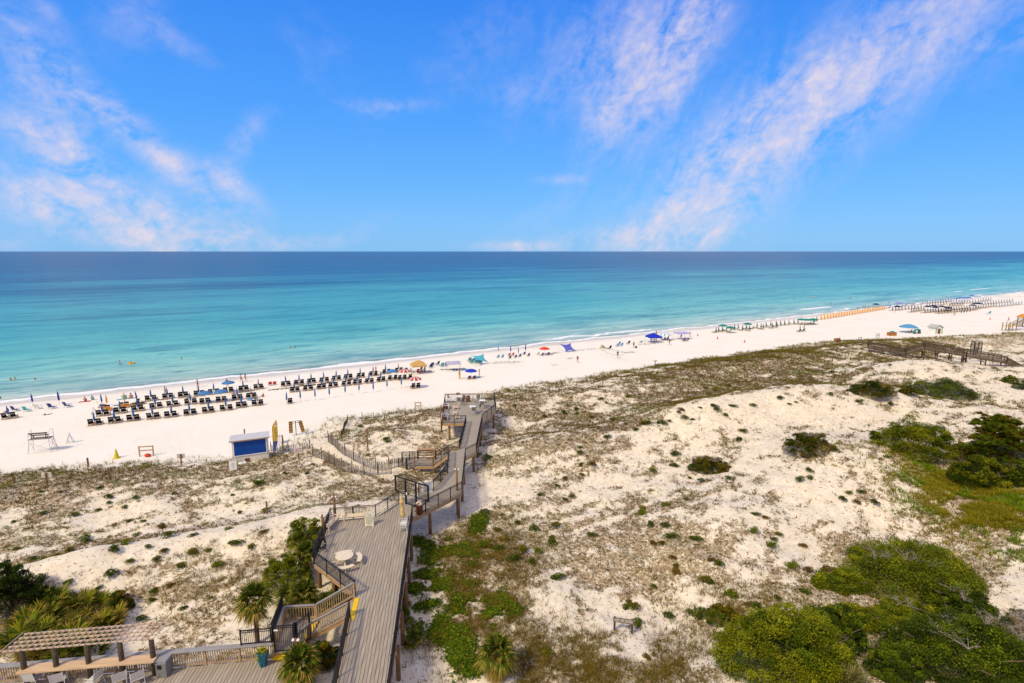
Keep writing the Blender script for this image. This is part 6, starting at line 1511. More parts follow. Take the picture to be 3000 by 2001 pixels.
for k, (x, y, kd) in enumerate([(570, 475, 'red'), (670, 460, 'red'), (640, 425, 'black'), (330, 470, 'black'), (470, 470, 'white')]): lch(kd, x, y, 6, SEA + k, ('left dark red chair under the tan tent', 'right dark red chair under the tan tent', 'black chair at the back of the tan tent', 'dark chair left of the tan tent legs', 'pale chair in the front of the tan tent')[k])
c = BP(1400, 440, 6); t = canopy_tent('beach_canopy', 'pale lavender patterned flat canopy on four posts', c, .2, 3.0, 2.6, 1.9, 2.05, mat('lavender_cloth', (.45, .43, .55), .8, .3, 3), mat('lavender_leg', (.4, .38, .55), .7))
for k, (x, y, kd, lb) in enumerate([(900, 340, 'navy', 'left of the dark chairs between the tan tent and the canopy'), (1020, 310, 'black', 'dark reclined chair nearest the water right of the tan tent'), (1130, 345, 'turq', 'teal chair facing the sea left of the lavender canopy'), (1220, 330, 'navy', 'navy chair just left of the lavender canopy'), (870, 375, 'navy', 'navy chair in front of the dark chairs right of the tan tent')]): lch(kd, x, y, 6, SEA + (.4 * k if k < 2 else 0), lb, None, 1.35)
c = BP(930, 500, 7); t = canopy_tent('beach_tent', 'deep blue pop-up tent on the sand beside spread towels', c, .2, 3.6, 3.6, 1.65, 2.7, mat('deep_blue_tent', (.008, .03, .42), .8, .06), M_ALU)
q = MB()
for s in (-1, 1): q.box(s * .9 - .06, s * .9 + .06, -.06, .06, 0, 1.6); q.box(s * .5 - .06, s * .5 + .06, .5, .62, 0, 1.6)
q.box(-.9, .9, -.3, .4, .65, .72); obj('table_set', q, M_GREYB, t)
c = BP(1505, 440, 7); t = canopy_tent('beach_canopy', 'lavender shade canopy with a group of people under it', c, .25, 4.0, 3.2, 2.0, 2.25, mat('lavender_shade', (.50, .47, .75), .8, .06, trans=.2), mat('lavender_leg', (.4, .38, .55), .7))
wu = umbrella_open('white_umbrella', mat('white_canvas', (.78, .76, .72), .8, .05), 1.9, 2.3, M_LB); wu.location = BP(1165, 460, 7); wu['label'] = 'open white and blue domed umbrella between two standing men'
lch('navy', 1130, 462, 7, SEA, 'left dark chair under the white domed umbrella', None, 1.3); lch('navy', 1190, 460, 7, SEA, 'right dark chair under the white domed umbrella', None, 1.3); lch('navy', 1600, 480, 7, SEA, 'dark chair at the right of the lavender shade group', None, 1.3); lch('navy', 1540, 480, 7, SEA, 'dark chair in the middle of the lavender shade group', None, 1.2)
lch('light', 185, 590, 7, SEA, 'left one of three light blue chairs left of the tall man', None, 1.3); lch('light', 222, 552, 7, SEA, 'back one of three light blue chairs left of the tall man', None, 1.3); lch('light', 270, 580, 7, SEA, 'right one of three light blue chairs left of the tall man', None, 1.3); lch('black', 408, 540, 7, SEA, 'brown black chair between the light blue chairs and tall man', None, 1.4); lch('black', 30, 640, 7, SEA, 'dark chair at the right foot of the tan sunshade', None, 1.4)
q = MB(); q.blob((0, 0, .25), (.3, .25, .28), 8, 6, .1); q.tube([(-.2, 0, .45), (0, 0, .65), (.2, 0, .45)], .02, 5); o_ = obj('beach_bag', q, M_CHB); o_.location = BP(577, 618, 7); tag(o_, 'black bag on the sand right of the tall man in blue shorts', 'bag')
def plane_shade(name, label, corners, m, sag=.5, poles=True):
    """stretched cloth between four points (world), on poles"""
    cs = [Vector(c) for c in corners]; o = sum(cs, Vector()) / 4; o.z = zt(o.x, o.y); t = thing(name, label, 'sunshade', o); n = 10; g_ = []
    for i in range(n + 1):
        g_.append([])
        for j in range(n + 1):
            u_, v_ = i / n, j / n; u2 = .5 + (u_ - .5) * (1 - .35 * math.sin(v_ * math.pi)) if True else u_; v2 = .5 + (v_ - .5) * (1 - .35 * math.sin(u_ * math.pi))
            p = cs[0].lerp(cs[1], u2).lerp(cs[3].lerp(cs[2], u2), v2); p = p - o; p.z -= sag * math.sin(u_ * math.pi) * math.sin(v_ * math.pi) * .5; g_[-1].append(p)
    q = MB(); q.sheet(g_, .015); obj('cloth', q, m, t)
    if poles:
        for c in cs:
            g = zt(c.x, c.y)
            if c.z - g > .5: q = MB(); q.tube([Vector((c.x, c.y, g - .2)) - o, c - o + Vector((0, 0, .05))], .025, 6); obj('pole', q, M_ALU, t)
def WP(px, py, z): a = P(px, py, z); return Vector((a[0], a[1], z))
def z3p(zx, zy, reg, up):
    ox, oy, k = {2: (700, 1000, .3403), 3: (1400, 900, .3403), 6: (1150, 1030, .1276), 7: (1780, 930, .1446)}[reg]; z = 1.1 + up; return WP(ox + zx * k, oy + zy * k, z)
plane_shade('sunshade', 'periwinkle stretched sunshade sloping from two poles to the sand', [z3p(697, 314, 3, 2.3), z3p(800, 306, 3, 2.3), z3p(850, 378, 3, .15), z3p(755, 386, 3, .15)], mat('periwinkle_cloth', (.13, .15, .58), .8, .08, trans=.15), .3)
plane_shade('sunshade', 'turquoise stretched sunshade over a cluster of teal chairs', [z3p(1790, 88, 6, 1.9), z3p(2095, 45, 6, 2.6), z3p(2220, 262, 6, .1), z3p(1890, 200, 6, 1.6)], mat('turquoise_stretch', (.10, .50, .65), .8, .08, trans=.2), .6)
plane_shade('sunshade', 'tan sunshade sloping to the sand behind the volleyball net', [z3p(1060, 322, 3, 1.5), z3p(1075, 320, 3, 1.6), z3p(1125, 358, 3, .1), z3p(1035, 358, 3, .1)], mat('tan_tent', (.62, .38, .12)), .2)
for k, (x, y) in enumerate([(1755, 210), (1800, 250), (1840, 225), (1905, 250), (1950, 250), (2010, 260)]): lch('turq', x, y + 15, 6, SEA, '%s teal chair from the left at the turquoise sunshade' % nth(k), 'teal chairs at the turquoise sunshade', 1.4)
plane_shade('sunshade', 'flat teal blue shade cloth on the sand left of the blue tent', [z3p(615, 512, 7, .15), z3p(690, 470, 7, .9), z3p(738, 470, 7, .9), z3p(690, 512, 7, .15)], mat('teal_sheet', (.01, .16, .26), .8), .1, False)
# volleyball net
a_ = BP(1062, 416, 3); b_ = BP(1257, 467, 3); t = thing('volleyball_net', 'sagging volleyball net with dark ropes between two poles', 'net', a_); d_ = b_ - a_
for v in (Vector(), d_): q = MB(); q.tube([v + Vector((0, 0, -.3)), v + Vector((0, 0, 2.55))], .05, 8); obj('pole', q, M_WHITE, t)
q = MB()
for z, sg in ((2.4, .35), (1.55, 1.0)): q.tube([d_ * (i / 12) + Vector((0, 0, z - sg * 4 * (i / 12) * (1 - i / 12) * .55)) for i in range(13)], .03, 5)
for i in range(1, 30): f = i / 30; s_ = 4 * f * (1 - f) * .55; q.bar(d_ * f + Vector((0, 0, 2.4 - .35 * s_)), d_ * f + Vector((0, 0, 1.55 - s_)), .006, .006)
obj('net_cords', q, mat('net_blue', (.04, .12, .2), .8), t)
q = MB(); q.blob((0, 0, 0), (.11, .11, .11), 10, 8); o_ = obj('ball', q, M_WHITE, None, True); o_.location = BP(2197, 290, 3) + Vector((0, 0, .11)); o_.scale = (1.5, 1.5, 1.5); tag(o_, 'white ball on the empty sand between red cones', 'ball')
q = MB(); g_ = [(-1.9, 0), (-1.5, .35), (0, .42), (1.5, .35), (2.0, 0), (1.5, -.35), (0, -.42), (-1.5, -.35)]; q.prism(g_, 0, .12); q.prism([(x * .96, y * .9) for x, y in g_], .12, .2); o_ = obj('paddle_board', q, mat('white_board', (.75, .77, .78), .4)); o_.location = BP(415, 430, 7); o_.rotation_euler = (0, 0, -.35); tag(o_, 'white paddle board at the water edge left of the deep blue tent', 'board')

# ------------------------------------------------------------------ loungers to the right
def lounger(m, name='sun_lounger', frame=None):
    t = thing(name, 'x', 'sun lounger'); q = MB()
    for s in (-1, 1): q.bar((s * .32, -.9, .28), (s * .32, .95, .28), .05, .07); q.box(s * .32 - .03, s * .32 + .03, -.8, -.72, 0, .28); q.box(s * .32 - .03, s * .32 + .03, .75, .83, 0, .28)
    obj('frame', q, frame or M_CHW, t)
    q = MB(); q.sheet([[(x, y, .36) for x in (-.31, .31)] for y in (-.25, .35, .95)], .08); obj('seat_pad', q, m, t)
    q = MB(); q.sheet([[(x, -.25 - .45 * f, .36 + .72 * f) for x in (-.31, .31)] for f in (0, .5, 1)], .09); obj('back_pad', q, m, t); return t
M_GRN = mat('green_canvas', (.004, .085, .06), .8, .15, 4); M_GRNU = mat('green_umbrella_cloth', (.006, .20, .16), .8, .1, 3); M_DKN = mat('dark_navy_pad', (.008, .009, .022), .8, .2, 4); M_BLP = mat('blue_pad', (.03, .14, .25), .8, .15, 4); M_OUM = mat('orange_canvas', (.85, .40, .004), .8, .08)
lg = {k: Proto(lounger(m)) for k, m in dict(green=M_GRN, orange=M_OUM, navy=M_DKN, blue=M_BLP).items()}
gu = Proto(umbrella_closed('beach_umbrella', M_GRN)); gou = Proto(umbrella_open('open_umbrella', M_GRNU, 1.5)); ou = Proto(umbrella_closed('beach_umbrella', M_OUM)); nu = Proto(umbrella_closed('beach_umbrella', M_DKN)); bu_ = Proto(umbrella_closed('beach_umbrella', M_UB)); nou = Proto(umbrella_open('open_umbrella', M_NV, 1.5)); bou = Proto(umbrella_open('open_umbrella', mat('mid_blue_open', (.05, .16, .45), .8), 1.5))
LR = SEA + .1
def R9(x, y): return PT(2100 + x * .21268, 880 + y * .21268)
grn = [(-30, 450), (5, 440), (60, 435), (110, 425), (165, 445), (225, 410), (275, 405), (335, 420), (385, 405), (430, 425), (480, 395), (535, 385), (590, 395), (620, 400), (660, 375), (725, 365), (745, 390), (800, 360), (810, 380), (860, 352), (915, 348), (975, 343), (1045, 333), (1100, 330), (1150, 335), (1190, 335), (1230, 340), (1270, 330), (1320, 325), (1360, 290)]
for i, (x, y) in enumerate(grn):
    c = R9(x, y); lb = '%s green lounger from the left in the green row' % nth(i)
    lg['green'].put(c, LR + rnd.uniform(-.06, .06), lb, 'green loungers along the water')
    if i not in (3, 4, 10, 24, 25, 26, 27): gu.put(gnd(c + rowdir * .6), 0, 'closed green umbrella at the %s green lounger' % nth(i), 'closed green umbrellas', (1, 1, .95))
for i, (x, y) in enumerate([(80, 418), (185, 448), (420, 395), (1160, 330), (1225, 335), (1290, 335), (1325, 330)]): gou.put(R9(x, y), i, '%s open green umbrella from the left' % nth(i), 'open green umbrellas')
for i, (x, y) in enumerate([(1130, 437), (1185, 430)]): c = R9(x, y); lg['green'].put(c, LR - .5, ('left', 'right')[i] + ' one of two green loungers alone on the open sand'); gu.put(gnd(c + rowdir * .5), 0, 'closed green umbrella at the ' + ('left', 'right')[i] + ' lone green lounger')
for i in range(25):
    f = i / 24; c = R9(1420 + (2300 - 1420) * f ** .92, 268 - (268 - 128) * f ** .95); lg['orange'].put(c, LR + rnd.uniform(-.05, .05), '%s orange lounger from the left in the orange row' % nth(i), 'orange loungers along the water'); ou.put(gnd(c + rowdir * .6), 0, '%s closed orange umbrella from the left' % nth(i), 'closed orange umbrellas', (1.9, 1.9, .98))
def lrow(kind, ub, p0, p1, n, lb, ulb, skip=1):
    for i in range(n):
        f = i / max(1, n - 1); c = PT(2550 + (p0[0] + (p1[0] - p0[0]) * f) * .1914, 850 + (p0[1] + (p1[1] - p0[1]) * f) * .1914)
        lg[kind].put(c, LR + rnd.uniform(-.08, .08), '%s lounger from the left in the %s' % (nth(i), lb), 'loungers in the ' + lb)
        if i % skip == 0: ub.put(gnd(c + rowdir * .6), 0, 'closed umbrella at the %s lounger of the %s' % (nth(i), lb), 'closed umbrellas in the ' + lb, (1, 1, .95))
lrow('navy', nu, (320, 318), (760, 285), 10, 'navy row nearest the orange loungers', '')
lrow('navy', nu, (610, 345), (800, 320), 6, 'short navy row below the rainbow umbrella', '')
lrow('navy', nu, (820, 352), (1230, 325), 11, 'near navy row', '')
lrow('navy', nu, (1030, 362), (1210, 352), 5, 'nearest short navy row', '')
lrow('navy', nu, (850, 265), (1150, 225), 8, 'far left navy row', '')
lrow('navy', nu, (1140, 320), (1500, 290), 10, 'middle navy row', '')
lrow('navy', nu, (1200, 255), (1400, 235), 6, 'upper middle navy row', '')
lrow('navy', nu, (1600, 300), (1910, 255), 9, 'right navy row', '')
lrow('navy', nu, (1270, 345), (1600, 312), 9, 'lower right navy row', '')
lrow('blue', bu_, (860, 208), (1220, 180), 10, 'blue row closest to the water', '')
lrow('blue', bu_, (1220, 220), (1590, 200), 10, 'middle blue row', '')
lrow('blue', bu_, (1640, 190), (1830, 160), 6, 'upper right blue row', '')
lrow('blue', bu_, (1700, 225), (2160, 185), 12, 'long right blue row', '')
lrow('blue', bu_, (1960, 262), (2300, 225), 9, 'far right blue row', '')
for i, (x, y, k) in enumerate([(870, 310, 'n'), (960, 300, 'n'), (990, 325, 'n'), (1090, 310, 'n'), (1180, 330, 'n'), (1560, 290, 'n'), (1600, 262, 'n'), (1650, 258, 'n'), (410, 310, 'n'), (1370, 172, 'b'), (1430, 170, 'b'), (1490, 165, 'b'), (1550, 135, 'b'), (80, 270, 'n')]):
    c = PT(2550 + x * .1914, 850 + y * .1914); (nou if k == 'n' else bou).put(c, i, ('%s open navy umbrella from the list of dark umbrellas among navy loungers' if False else 'open dark navy umbrella %s among the navy loungers' if k == 'n' else 'open blue umbrella %s near the water above the blue rows') % ['at the left front', 'in the left middle', 'just right of the left front one', 'in the centre front', 'at the near edge', 'right of centre', 'at the right back', 'farthest right', 'left of all others', 'leftmost', 'second', 'third', 'farthest right', 'by the orange row end'][i])
for i, x in enumerate((1385, 1430, 1470, 1520)): nu.put(PT(2550 + x * .1914, 850 + (378 - i * 7) * .1914), 0, '%s of four lone dark umbrellas before the navy loungers' % nth(i), 'four lone dark umbrellas')
cu = umbrella_open('rainbow_umbrella', mat('rainbow_blue', (.05, .3, .6), .8), 1.7, 2.4, mat('rainbow_yellow', (.8, .6, .03), .8), mat('rainbow_red', (.7, .15, .02), .8)); cu.location = PT(2550 + 640 * .1914, 850 + 245 * .1914); cu['label'] = 'rainbow coloured open umbrella above the navy loungers'
lu = umbrella_open('purple_umbrella', mat('lilac_canvas', (.2, .17, .5), .8), 1.6, 2.2); lu.location = PT(2550 + 430 * .1914, 850 + 255 * .1914); lu['label'] = 'lilac open umbrella left of the rainbow umbrella'
lch('black', 1240, 295, 4, SEA, 'dark chair under the lilac umbrella', None, 1.6); lch('navy', 1290, 295, 4, SEA, 'navy chair right of the lilac umbrella', None, 1.6); lch('navy', 1180, 305, 4, SEA, 'navy chair beside the end of the orange row', None, 1.6); lch('black', 1325, 285, 4, SEA, 'dark chair between the lilac and rainbow umbrellas', None, 1.6); lch('black', 1390, 278, 4, SEA, 'dark chair under the rainbow umbrella', None, 1.6); lch('turq', 1465, 272, 4, SEA, 'teal chair right of the rainbow umbrella', None, 1.6); lch('turq', 2045, 352, 4, 0, 'pale teal chair alone on the sand below the far right rows', None, 1.6)
# ------------------------------------------------------------------ things by the far dune edge
p = PT(2612, 983); t = thing('wooden_crate', 'orange brown wooden crate with teal cover at the far dune edge', 'crate', p, .2); q = MB(); q.box(-1.2, 1.2, -.6, .6, 0, 1.05); obj('body', q, mat('orange_crate_wood', (.36, .13, .03), .7, .2, 3), t)
q = MB(); q.blob((.1, 0, 1.05), (.9, .5, .35), 10, 6, .12); obj('cover', q, M_TEAL, t)
tn = umbrella_open('tent_umbrella', mat('sky_tent_blue', (.08, .28, .50), .8, .06), 2.6, 2.7); tn.location = PT(2660, 974); tn['label'] = 'very large light blue umbrella between the crate and green hut'
p = PT(2685, 978); t = thing('kayak_rack', 'teal curved kayak stand right of the large light blue umbrella', 'rack', p, .2); q = MB(); q.tube([(-1.1, 0, .1), (-.7, 0, 1.1), (.2, 0, 1.4), (1.1, 0, 1.2), (1.4, 0, .1)], [.2, .28, .3, .28, .18], 8); obj('kayak', q, M_TEAL, t, True); q = MB(); q.box(-.9, -.8, -.4, .4, 0, .9); q.box(.8, .9, -.4, .4, 0, 1.0); obj('stand', q, M_GREYW, t)
lch('black', 1385, 508, 4, 1.0, 'dark chair under the large light blue umbrella', None, 1.5); lch('black', 1360, 512, 4, .6, 'dark chair left under the large light blue umbrella', None, 1.5)
p = PT(2750, 978); t = thing('green_hut', 'small white and bright green beach hut with brown door', 'hut', p, .25); M_GP = mat('bright_green_paint', (.04, .36, .10), .6, .08)
q = MB(); q.prism([(-1.3, 0), (1.3, 0), (1.3, 2.4), (-1.3, 2.4)], -.3, 2.0); q.add([(-1.3, -.001, 2.0), (1.3, -.001, 2.0), (0, -.001, 2.75), (-1.3, 2.4, 2.0), (1.3, 2.4, 2.0), (0, 2.4, 2.75)], [(0, 1, 2), (5, 4, 3), (0, 2, 5, 3), (1, 4, 5, 2)]); obj('wall', q, M_WHITE, t)
q = MB(); q.box(-1.33, -1.05, -.05, -.005, 0, 2.0); q.box(1.05, 1.33, -.05, -.005, 0, 2.0); q.bar((-1.3, -.03, 1.95), (0, -.03, 2.68), .05, .3); q.bar((1.3, -.03, 1.95), (0, -.03, 2.68), .05, .3); obj('trim', q, M_GP, t)
q = MB(); q.box(-.55, .55, -.06, -.01, 0, 1.6); obj('door', q, M_TEAK, t); q = MB(); q.box(1.305, 1.34, .8, 1.7, .1, 1.5); obj('side_door', q, M_TEAK, t)
q = MB()
for s in (-1, 1): q.bar((s * .80, -.3, 2.33), (s * .80, 2.8, 2.33), 1.9, .07, (s * .48, 0, .87))
obj('roof', q, mat('grey_shingle', (.45, .43, .40), .8, .15, 3), t)
# far wooden stairs with orange roofed kiosk at the right edge
p = PT(2965, 968); t = thing('wooden_stairs', 'wooden beach stairs with yellow deck at the far right edge', 'staircase', p, .25); q = MB()
q.bar((-3.2, 0, 1.6), (1, 0, 1.7), 1.8, .12); obj('deck', q, mat('yellow_wood', (.62, .42, .12), .7, .15, 3), t)
for x in (-3.1, -1.4, .3): 
    for y in (-.9, .9): q = MB(); q.box(x - .08, x + .08, y - .08, y + .08, -.3, 2.7); obj('post', q, M_PILE, t)
for y in (-.9, .9):
    q = MB(); q.bar((.9, y, 1.4), (5.5, y, 3.2), .08, .3); q.bar((.9, y, 2.5), (5.5, y, 4.3), .1, .12)
    for i in range(12): x = 1 + i * .38; q.bar((x, y, 1.5 + i * .15), (x, y, 2.5 + i * .15), .06, .06)
    obj('rail', q, M_GREYB, t)
for i in range(12): q = MB(); x = 1 + i * .38; q.box(x, x + .36, -.85, .85, 1.55 + i * .15, 1.6 + i * .15); obj('tread', q, M_GREYB, t)
p = PT(3000, 962); t = thing('kiosk', 'orange roofed wooden kiosk cut off by the right edge', 'kiosk', p + Vector((2.6, 3, 0)), .2); q = MB(); q.lathe([(2.4, 3.4), (1.2, 4.3), (.1, 4.7)], 8); obj('roof', q, mat('orange_roof', (.62, .25, .02), .7, .1), t)
for k in range(4): a = .78 + k * 1.57; q = MB(); q.box(1.7 * math.cos(a) - .1, 1.7 * math.cos(a) + .1, 1.7 * math.sin(a) - .1, 1.7 * math.sin(a) + .1, -.3, 3.45); obj('post', q, M_GREYW, t)
p = PT(2452, 1003); t = thing('flat_sign_cart', 'small brown wooden cart at the dune edge left of the far boardwalk', 'cart', p, .4); q = MB(); q.box(-.8, .8, -.4, .4, .35, 1.1); q.bar((.7, 0, 1.1), (1.1, 0, 1.5), .08, .06); obj('box', q, mat('brown_cart', (.28, .12, .03), .8, .3), t)
for x in (-.5, .5):
    for y in (-.45, .45): q = MB(); q.tube([(x, y - .03, .25), (x, y + .03, .25)], .25, 12); obj('wheel', q, M_DARK, t)
# seaweed thrown up along the beach
sp = Soup(); cs = []
def weed(zx0, zy0, zx1, zy1, reg, n, w):
    for i in range(n):
        f = rnd.random(); p = BP(zx0 + (zx1 - zx0) * f, zy0 + (zy1 - zy0) * f, reg); p += Vector((rnd.gauss(0, w), rnd.gauss(0, w), 0)); cs.append((p.x, p.y, zt(p.x, p.y) + rnd.uniform(.01, .07)))
for a in [(990, 405, 1230, 388, 1, 260, .25), (1380, 358, 1420, 352, 1, 40, .2), (1600, 345, 1680, 335, 1, 60, .25), (2000, 302, 2200, 275, 1, 200, .3), (255, 420, 470, 400, 2, 140, .3), (520, 385, 660, 372, 2, 200, .3), (740, 360, 800, 354, 2, 90, .3), (930, 335, 1010, 322, 2, 120, .3), (1180, 290, 1220, 285, 2, 60, .3), (1440, 265, 1640, 262, 2, 260, .6), (1740, 245, 1940, 238, 2, 260, .4), (130, 480, 360, 470, 3, 160, .8), (600, 402, 690, 392, 3, 110, .6), (780, 380, 1000, 358, 3, 160, .6), (1250, 392, 1340, 386, 3, 90, .5), (1380, 325, 1560, 305, 3, 160, .8), (1640, 290, 1720, 270, 3, 80, .8), (2100, 215, 2350, 200, 4, 160, 1.0), (780, 445, 830, 438, 3, 30, .4), (380, 485, 440, 480, 1, 30, .25), (640, 497, 680, 497, 3, 20, .3), (880, 410, 960, 385, 4, 40, .8)]: weed(*a)
leaves(sp, np.array(cs), .30, [(.05, .025, .012), (.09, .05, .02), (.03, .018, .01), (.14, .08, .035)], .3, .6, 2.2)
o_ = obj('seaweed', sp.build('seaweed', leafmat('leaf_surface')), None); o_['kind'] = 'stuff'; tag(o_, 'dark brown seaweed washed up in broken lines along the beach', 'seaweed')
# ------------------------------------------------------------------ plants
LEAF = leafmat('leaf_surface')
G_DK = [(.030, .050, .006), (.045, .070, .008), (.060, .085, .010)]
G_MD = [(.090, .125, .006), (.120, .155, .008), (.160, .185, .010), (.065, .098, .006)]
G_YL = [(.200, .215, .008), (.250, .240, .012), (.150, .180, .008)]
G_VN = [(.050, .100, .006), (.075, .130, .007), (.105, .155, .009), (.040, .078, .006)]
OLV = [(.130, .098, .006), (.175, .125, .009), (.090, .074, .005), (.220, .155, .014)]
BRN = [(.115, .060, .010), (.155, .084, .014), (.078, .043, .009), (.215, .122, .022), (.055, .033, .010)]
STR = [(.400, .270, .070), (.320, .220, .045), (.260, .205, .035), (.200, .180, .022)]
M_STEM = mat('shrub_stem', (.13, .095, .065), .9, .3, 6); M_DRY = mat('bare_grey_twig', (.30, .25, .21), .9, .25, 5)
def shrub_mesh(name, r, h, n, leaf, pal, pal2=None, lobes=7, squash=1.0):
    """bush: leaves on many separate clumps that stand out of a lower, looser layer"""
    sp = Soup()
    if lobes < 9:
        C = []
        for k in range(lobes):
            a = RN.rand() * 6.283; d = r * .62 * math.sqrt(RN.rand()) if k else 0; lr = r * (.42 + .22 * RN.rand()) if lobes > 1 else r
            hh = h * (1 - .6 * (d / r) ** 2) * (.8 + .3 * RN.rand()); m = n // lobes; v = RN.normal(size=(m, 3)); v /= np.linalg.norm(v, axis=1)[:, None]; v[:, 2] = np.where(v[:, 2] < -.3, -v[:, 2], v[:, 2])
            C.append(v * (.66 + .36 * RN.rand(m))[:, None] * [lr, lr * squash, hh * .55] + [d * math.cos(a), d * math.sin(a) * squash, hh * .45])
        C = np.concatenate(C); C = C[C[:, 2] > 0]; sel = RN.rand(len(C)) > .4
        leaves(sp, C[sel], leaf, pal, .3, .15); leaves(sp, C[~sel], leaf, pal2 or pal, .3, .15)
        return sp.build(name, LEAF)
    L_ = int(lobes * 2.2); m = int(n * .78 / L_)
    for k in range(L_):
        a = RN.rand() * 6.283; d = .97 * math.sqrt(RN.rand()); rr = r * (.085 + .13 * RN.rand()) * (1.15 - .3 * d); top = h * (1 - .72 * d ** 2.2) * (.55 + .5 * RN.rand())
        v = RN.normal(size=(m, 3)); v /= np.linalg.norm(v, axis=1)[:, None]; v[:, 2] = np.where(v[:, 2] < -.45, -v[:, 2], v[:, 2])
        C = v * (.55 + .45 * RN.rand(m) + .35 * (RN.rand(m) > .94))[:, None] * [rr, rr, rr * .8] + [r * d * math.cos(a), r * d * math.sin(a) * squash, max(.1, top - rr * .5)]
        C = C[C[:, 2] > 0]; p_ = np.array(pal if RN.rand() > .38 else (pal2 or pal)) * RN.uniform(.65, 1.35); leaves(sp, C, leaf, p_, .25, .1)
    m = int(n * .30); a = RN.rand(m) * 6.283; d = np.sqrt(RN.rand(m)); zt_ = h * (1 - .75 * d ** 2) * (.25 + .4 * RN.rand(m)) * (.5 + fbm(np.cos(a) * d * r * 1.3, np.sin(a) * d * r * 1.3, 3, 2))
    leaves(sp, np.column_stack([r * d * np.cos(a), r * d * np.sin(a) * squash, np.maximum(.03, zt_)]), leaf, pal2 or pal, .3, .3)
    return sp.build(name, LEAF)
# --- small shrubs dotted over the dunes
def pts(ox, oy, k, L): return [(ox + x * k, oy + y * k) for x, y in L]
small = pts(0, 1300, .4472, [(275, 318), (295, 458), (490, 470), (650, 292), (708, 355), (710, 395), (820, 420), (885, 363), (945, 510), (850, 510), (640, 440), (1140, 328), (895, 603), (820, 655), (565, 632), (460, 702), (215, 760), (290, 760), (975, 683), (1060, 545), (1350, 530), (1500, 560), (1430, 795), (1640, 680), (1360, 710), (1030, 760), (1065, 715), (1190, 810), (1110, 940), (650, 950), (440, 915), (270, 895), (730, 860), (1000, 970), (990, 1030), (1195, 1085), (935, 1150), (1570, 455), (1690, 265), (105, 695), (90, 515), (1260, 605), (1550, 660), (1250, 720), (850, 780), (1100, 610), (745, 700), (380, 750), (1740, 575), (1690, 265), (1520, 340), (1740, 450)])
small += pts(1200, 1300, .4471, [(970, 278), (1015, 240), (1060, 350), (1015, 368), (500, 455), (445, 535), (580, 570), (640, 630), (705, 520), (820, 560), (960, 545), (935, 612), (925, 655), (755, 715), (840, 710), (680, 770), (800, 778), (580, 700), (535, 680), (485, 680), (1195, 610), (1520, 430), (1515, 460), (1680, 405), (1810, 368), (1580, 540), (1680, 545), (1720, 620), (1880, 635), (1645, 665), (1600, 665), (1720, 745), (1740, 800), (1745, 838), (1985, 770), (1950, 900), (1980, 920), (1600, 938), (975, 888), (890, 1380), (1550, 1395), (1705, 1140), (860, 340), (1120, 30), (1110, 65), (1190, 140), (1125, 140), (1130, 210), (1595, 185), (1740, 150), (1840, 230), (1745, 75), (1915, 250), (1440, 1040), (1480, 1075), (1420, 1075), (1500, 1180), (1840, 1110), (1910, 1130)])
small += pts(2100, 1300, .4471, [(550, 245), (615, 230), (600, 180), (260, 470), (325, 490), (240, 580), (410, 600), (370, 630), (360, 680), (490, 805), (590, 835), (560, 675), (725, 830), (700, 890), (580, 980), (400, 1020), (1040, 1370), (820, 365), (910, 385), (1030, 390), (940, 320), (865, 325), (1150, 65), (1115, 90), (80, 235), (15, 800), (100, 1000), (200, 1060), (260, 1080)])
small += pts(2200, 800, .3403, [(290, 930), (215, 1005), (690, 1052), (920, 1112), (1200, 1135), (385, 1115), (1195, 800), (1710, 740), (2080, 825), (20, 1145), (500, 970), (700, 860), (200, 975), (40, 1010), (330, 1130), (250, 1080)])
small += pts(1400, 900, .3403, [(1065, 795), (1105, 830), (845, 883), (575, 945), (1300, 777), (320, 850), (985, 955), (1270, 1010), (1165, 980), (1440, 1010), (1740, 890), (1940, 795), (1960, 705), (2165, 680), (2210, 715), (2045, 725), (1980, 757), (2030, 862), (2200, 860), (1910, 865), (2135, 933), (2295, 1075), (2240, 1150), (1120, 1130), (1360, 1050), (745, 915), (850, 920), (1650, 985), (1550, 1000), (1725, 910), (1420, 1005), (1470, 1000), (1850, 970), (1780, 960), (1600, 1010), (1350, 1060), (2050, 890)])
small += pts(700, 1000, .3403, [(585, 1140), (1270, 850), (1285, 870), (2060, 980), (2140, 1010), (390, 1140), (1050, 740), (1110, 985), (640, 1060)])
SM = [shrub_mesh('shrub_foliage', .42, .42, 420, .085, p, q, 5) for p, q in ((G_MD, G_DK), (G_DK, G_MD), (G_MD, G_YL), (OLV, G_MD), (BRN, OLV))]
ORN = shrub_mesh('shrub_foliage', .42, .36, 420, .085, [(.26, .12, .012), (.20, .11, .015), (.12, .09, .015)], OLV, 5)
LBL = {'left': 'small round green shrub dotting the white dune left of the boardwalk', 'right': 'small round green shrub dotting the white dunes right of the boardwalk', 'olive': 'small olive brown shrub clump on the dune sand', 'rust': 'small rusty orange shrub on the dune sand'}
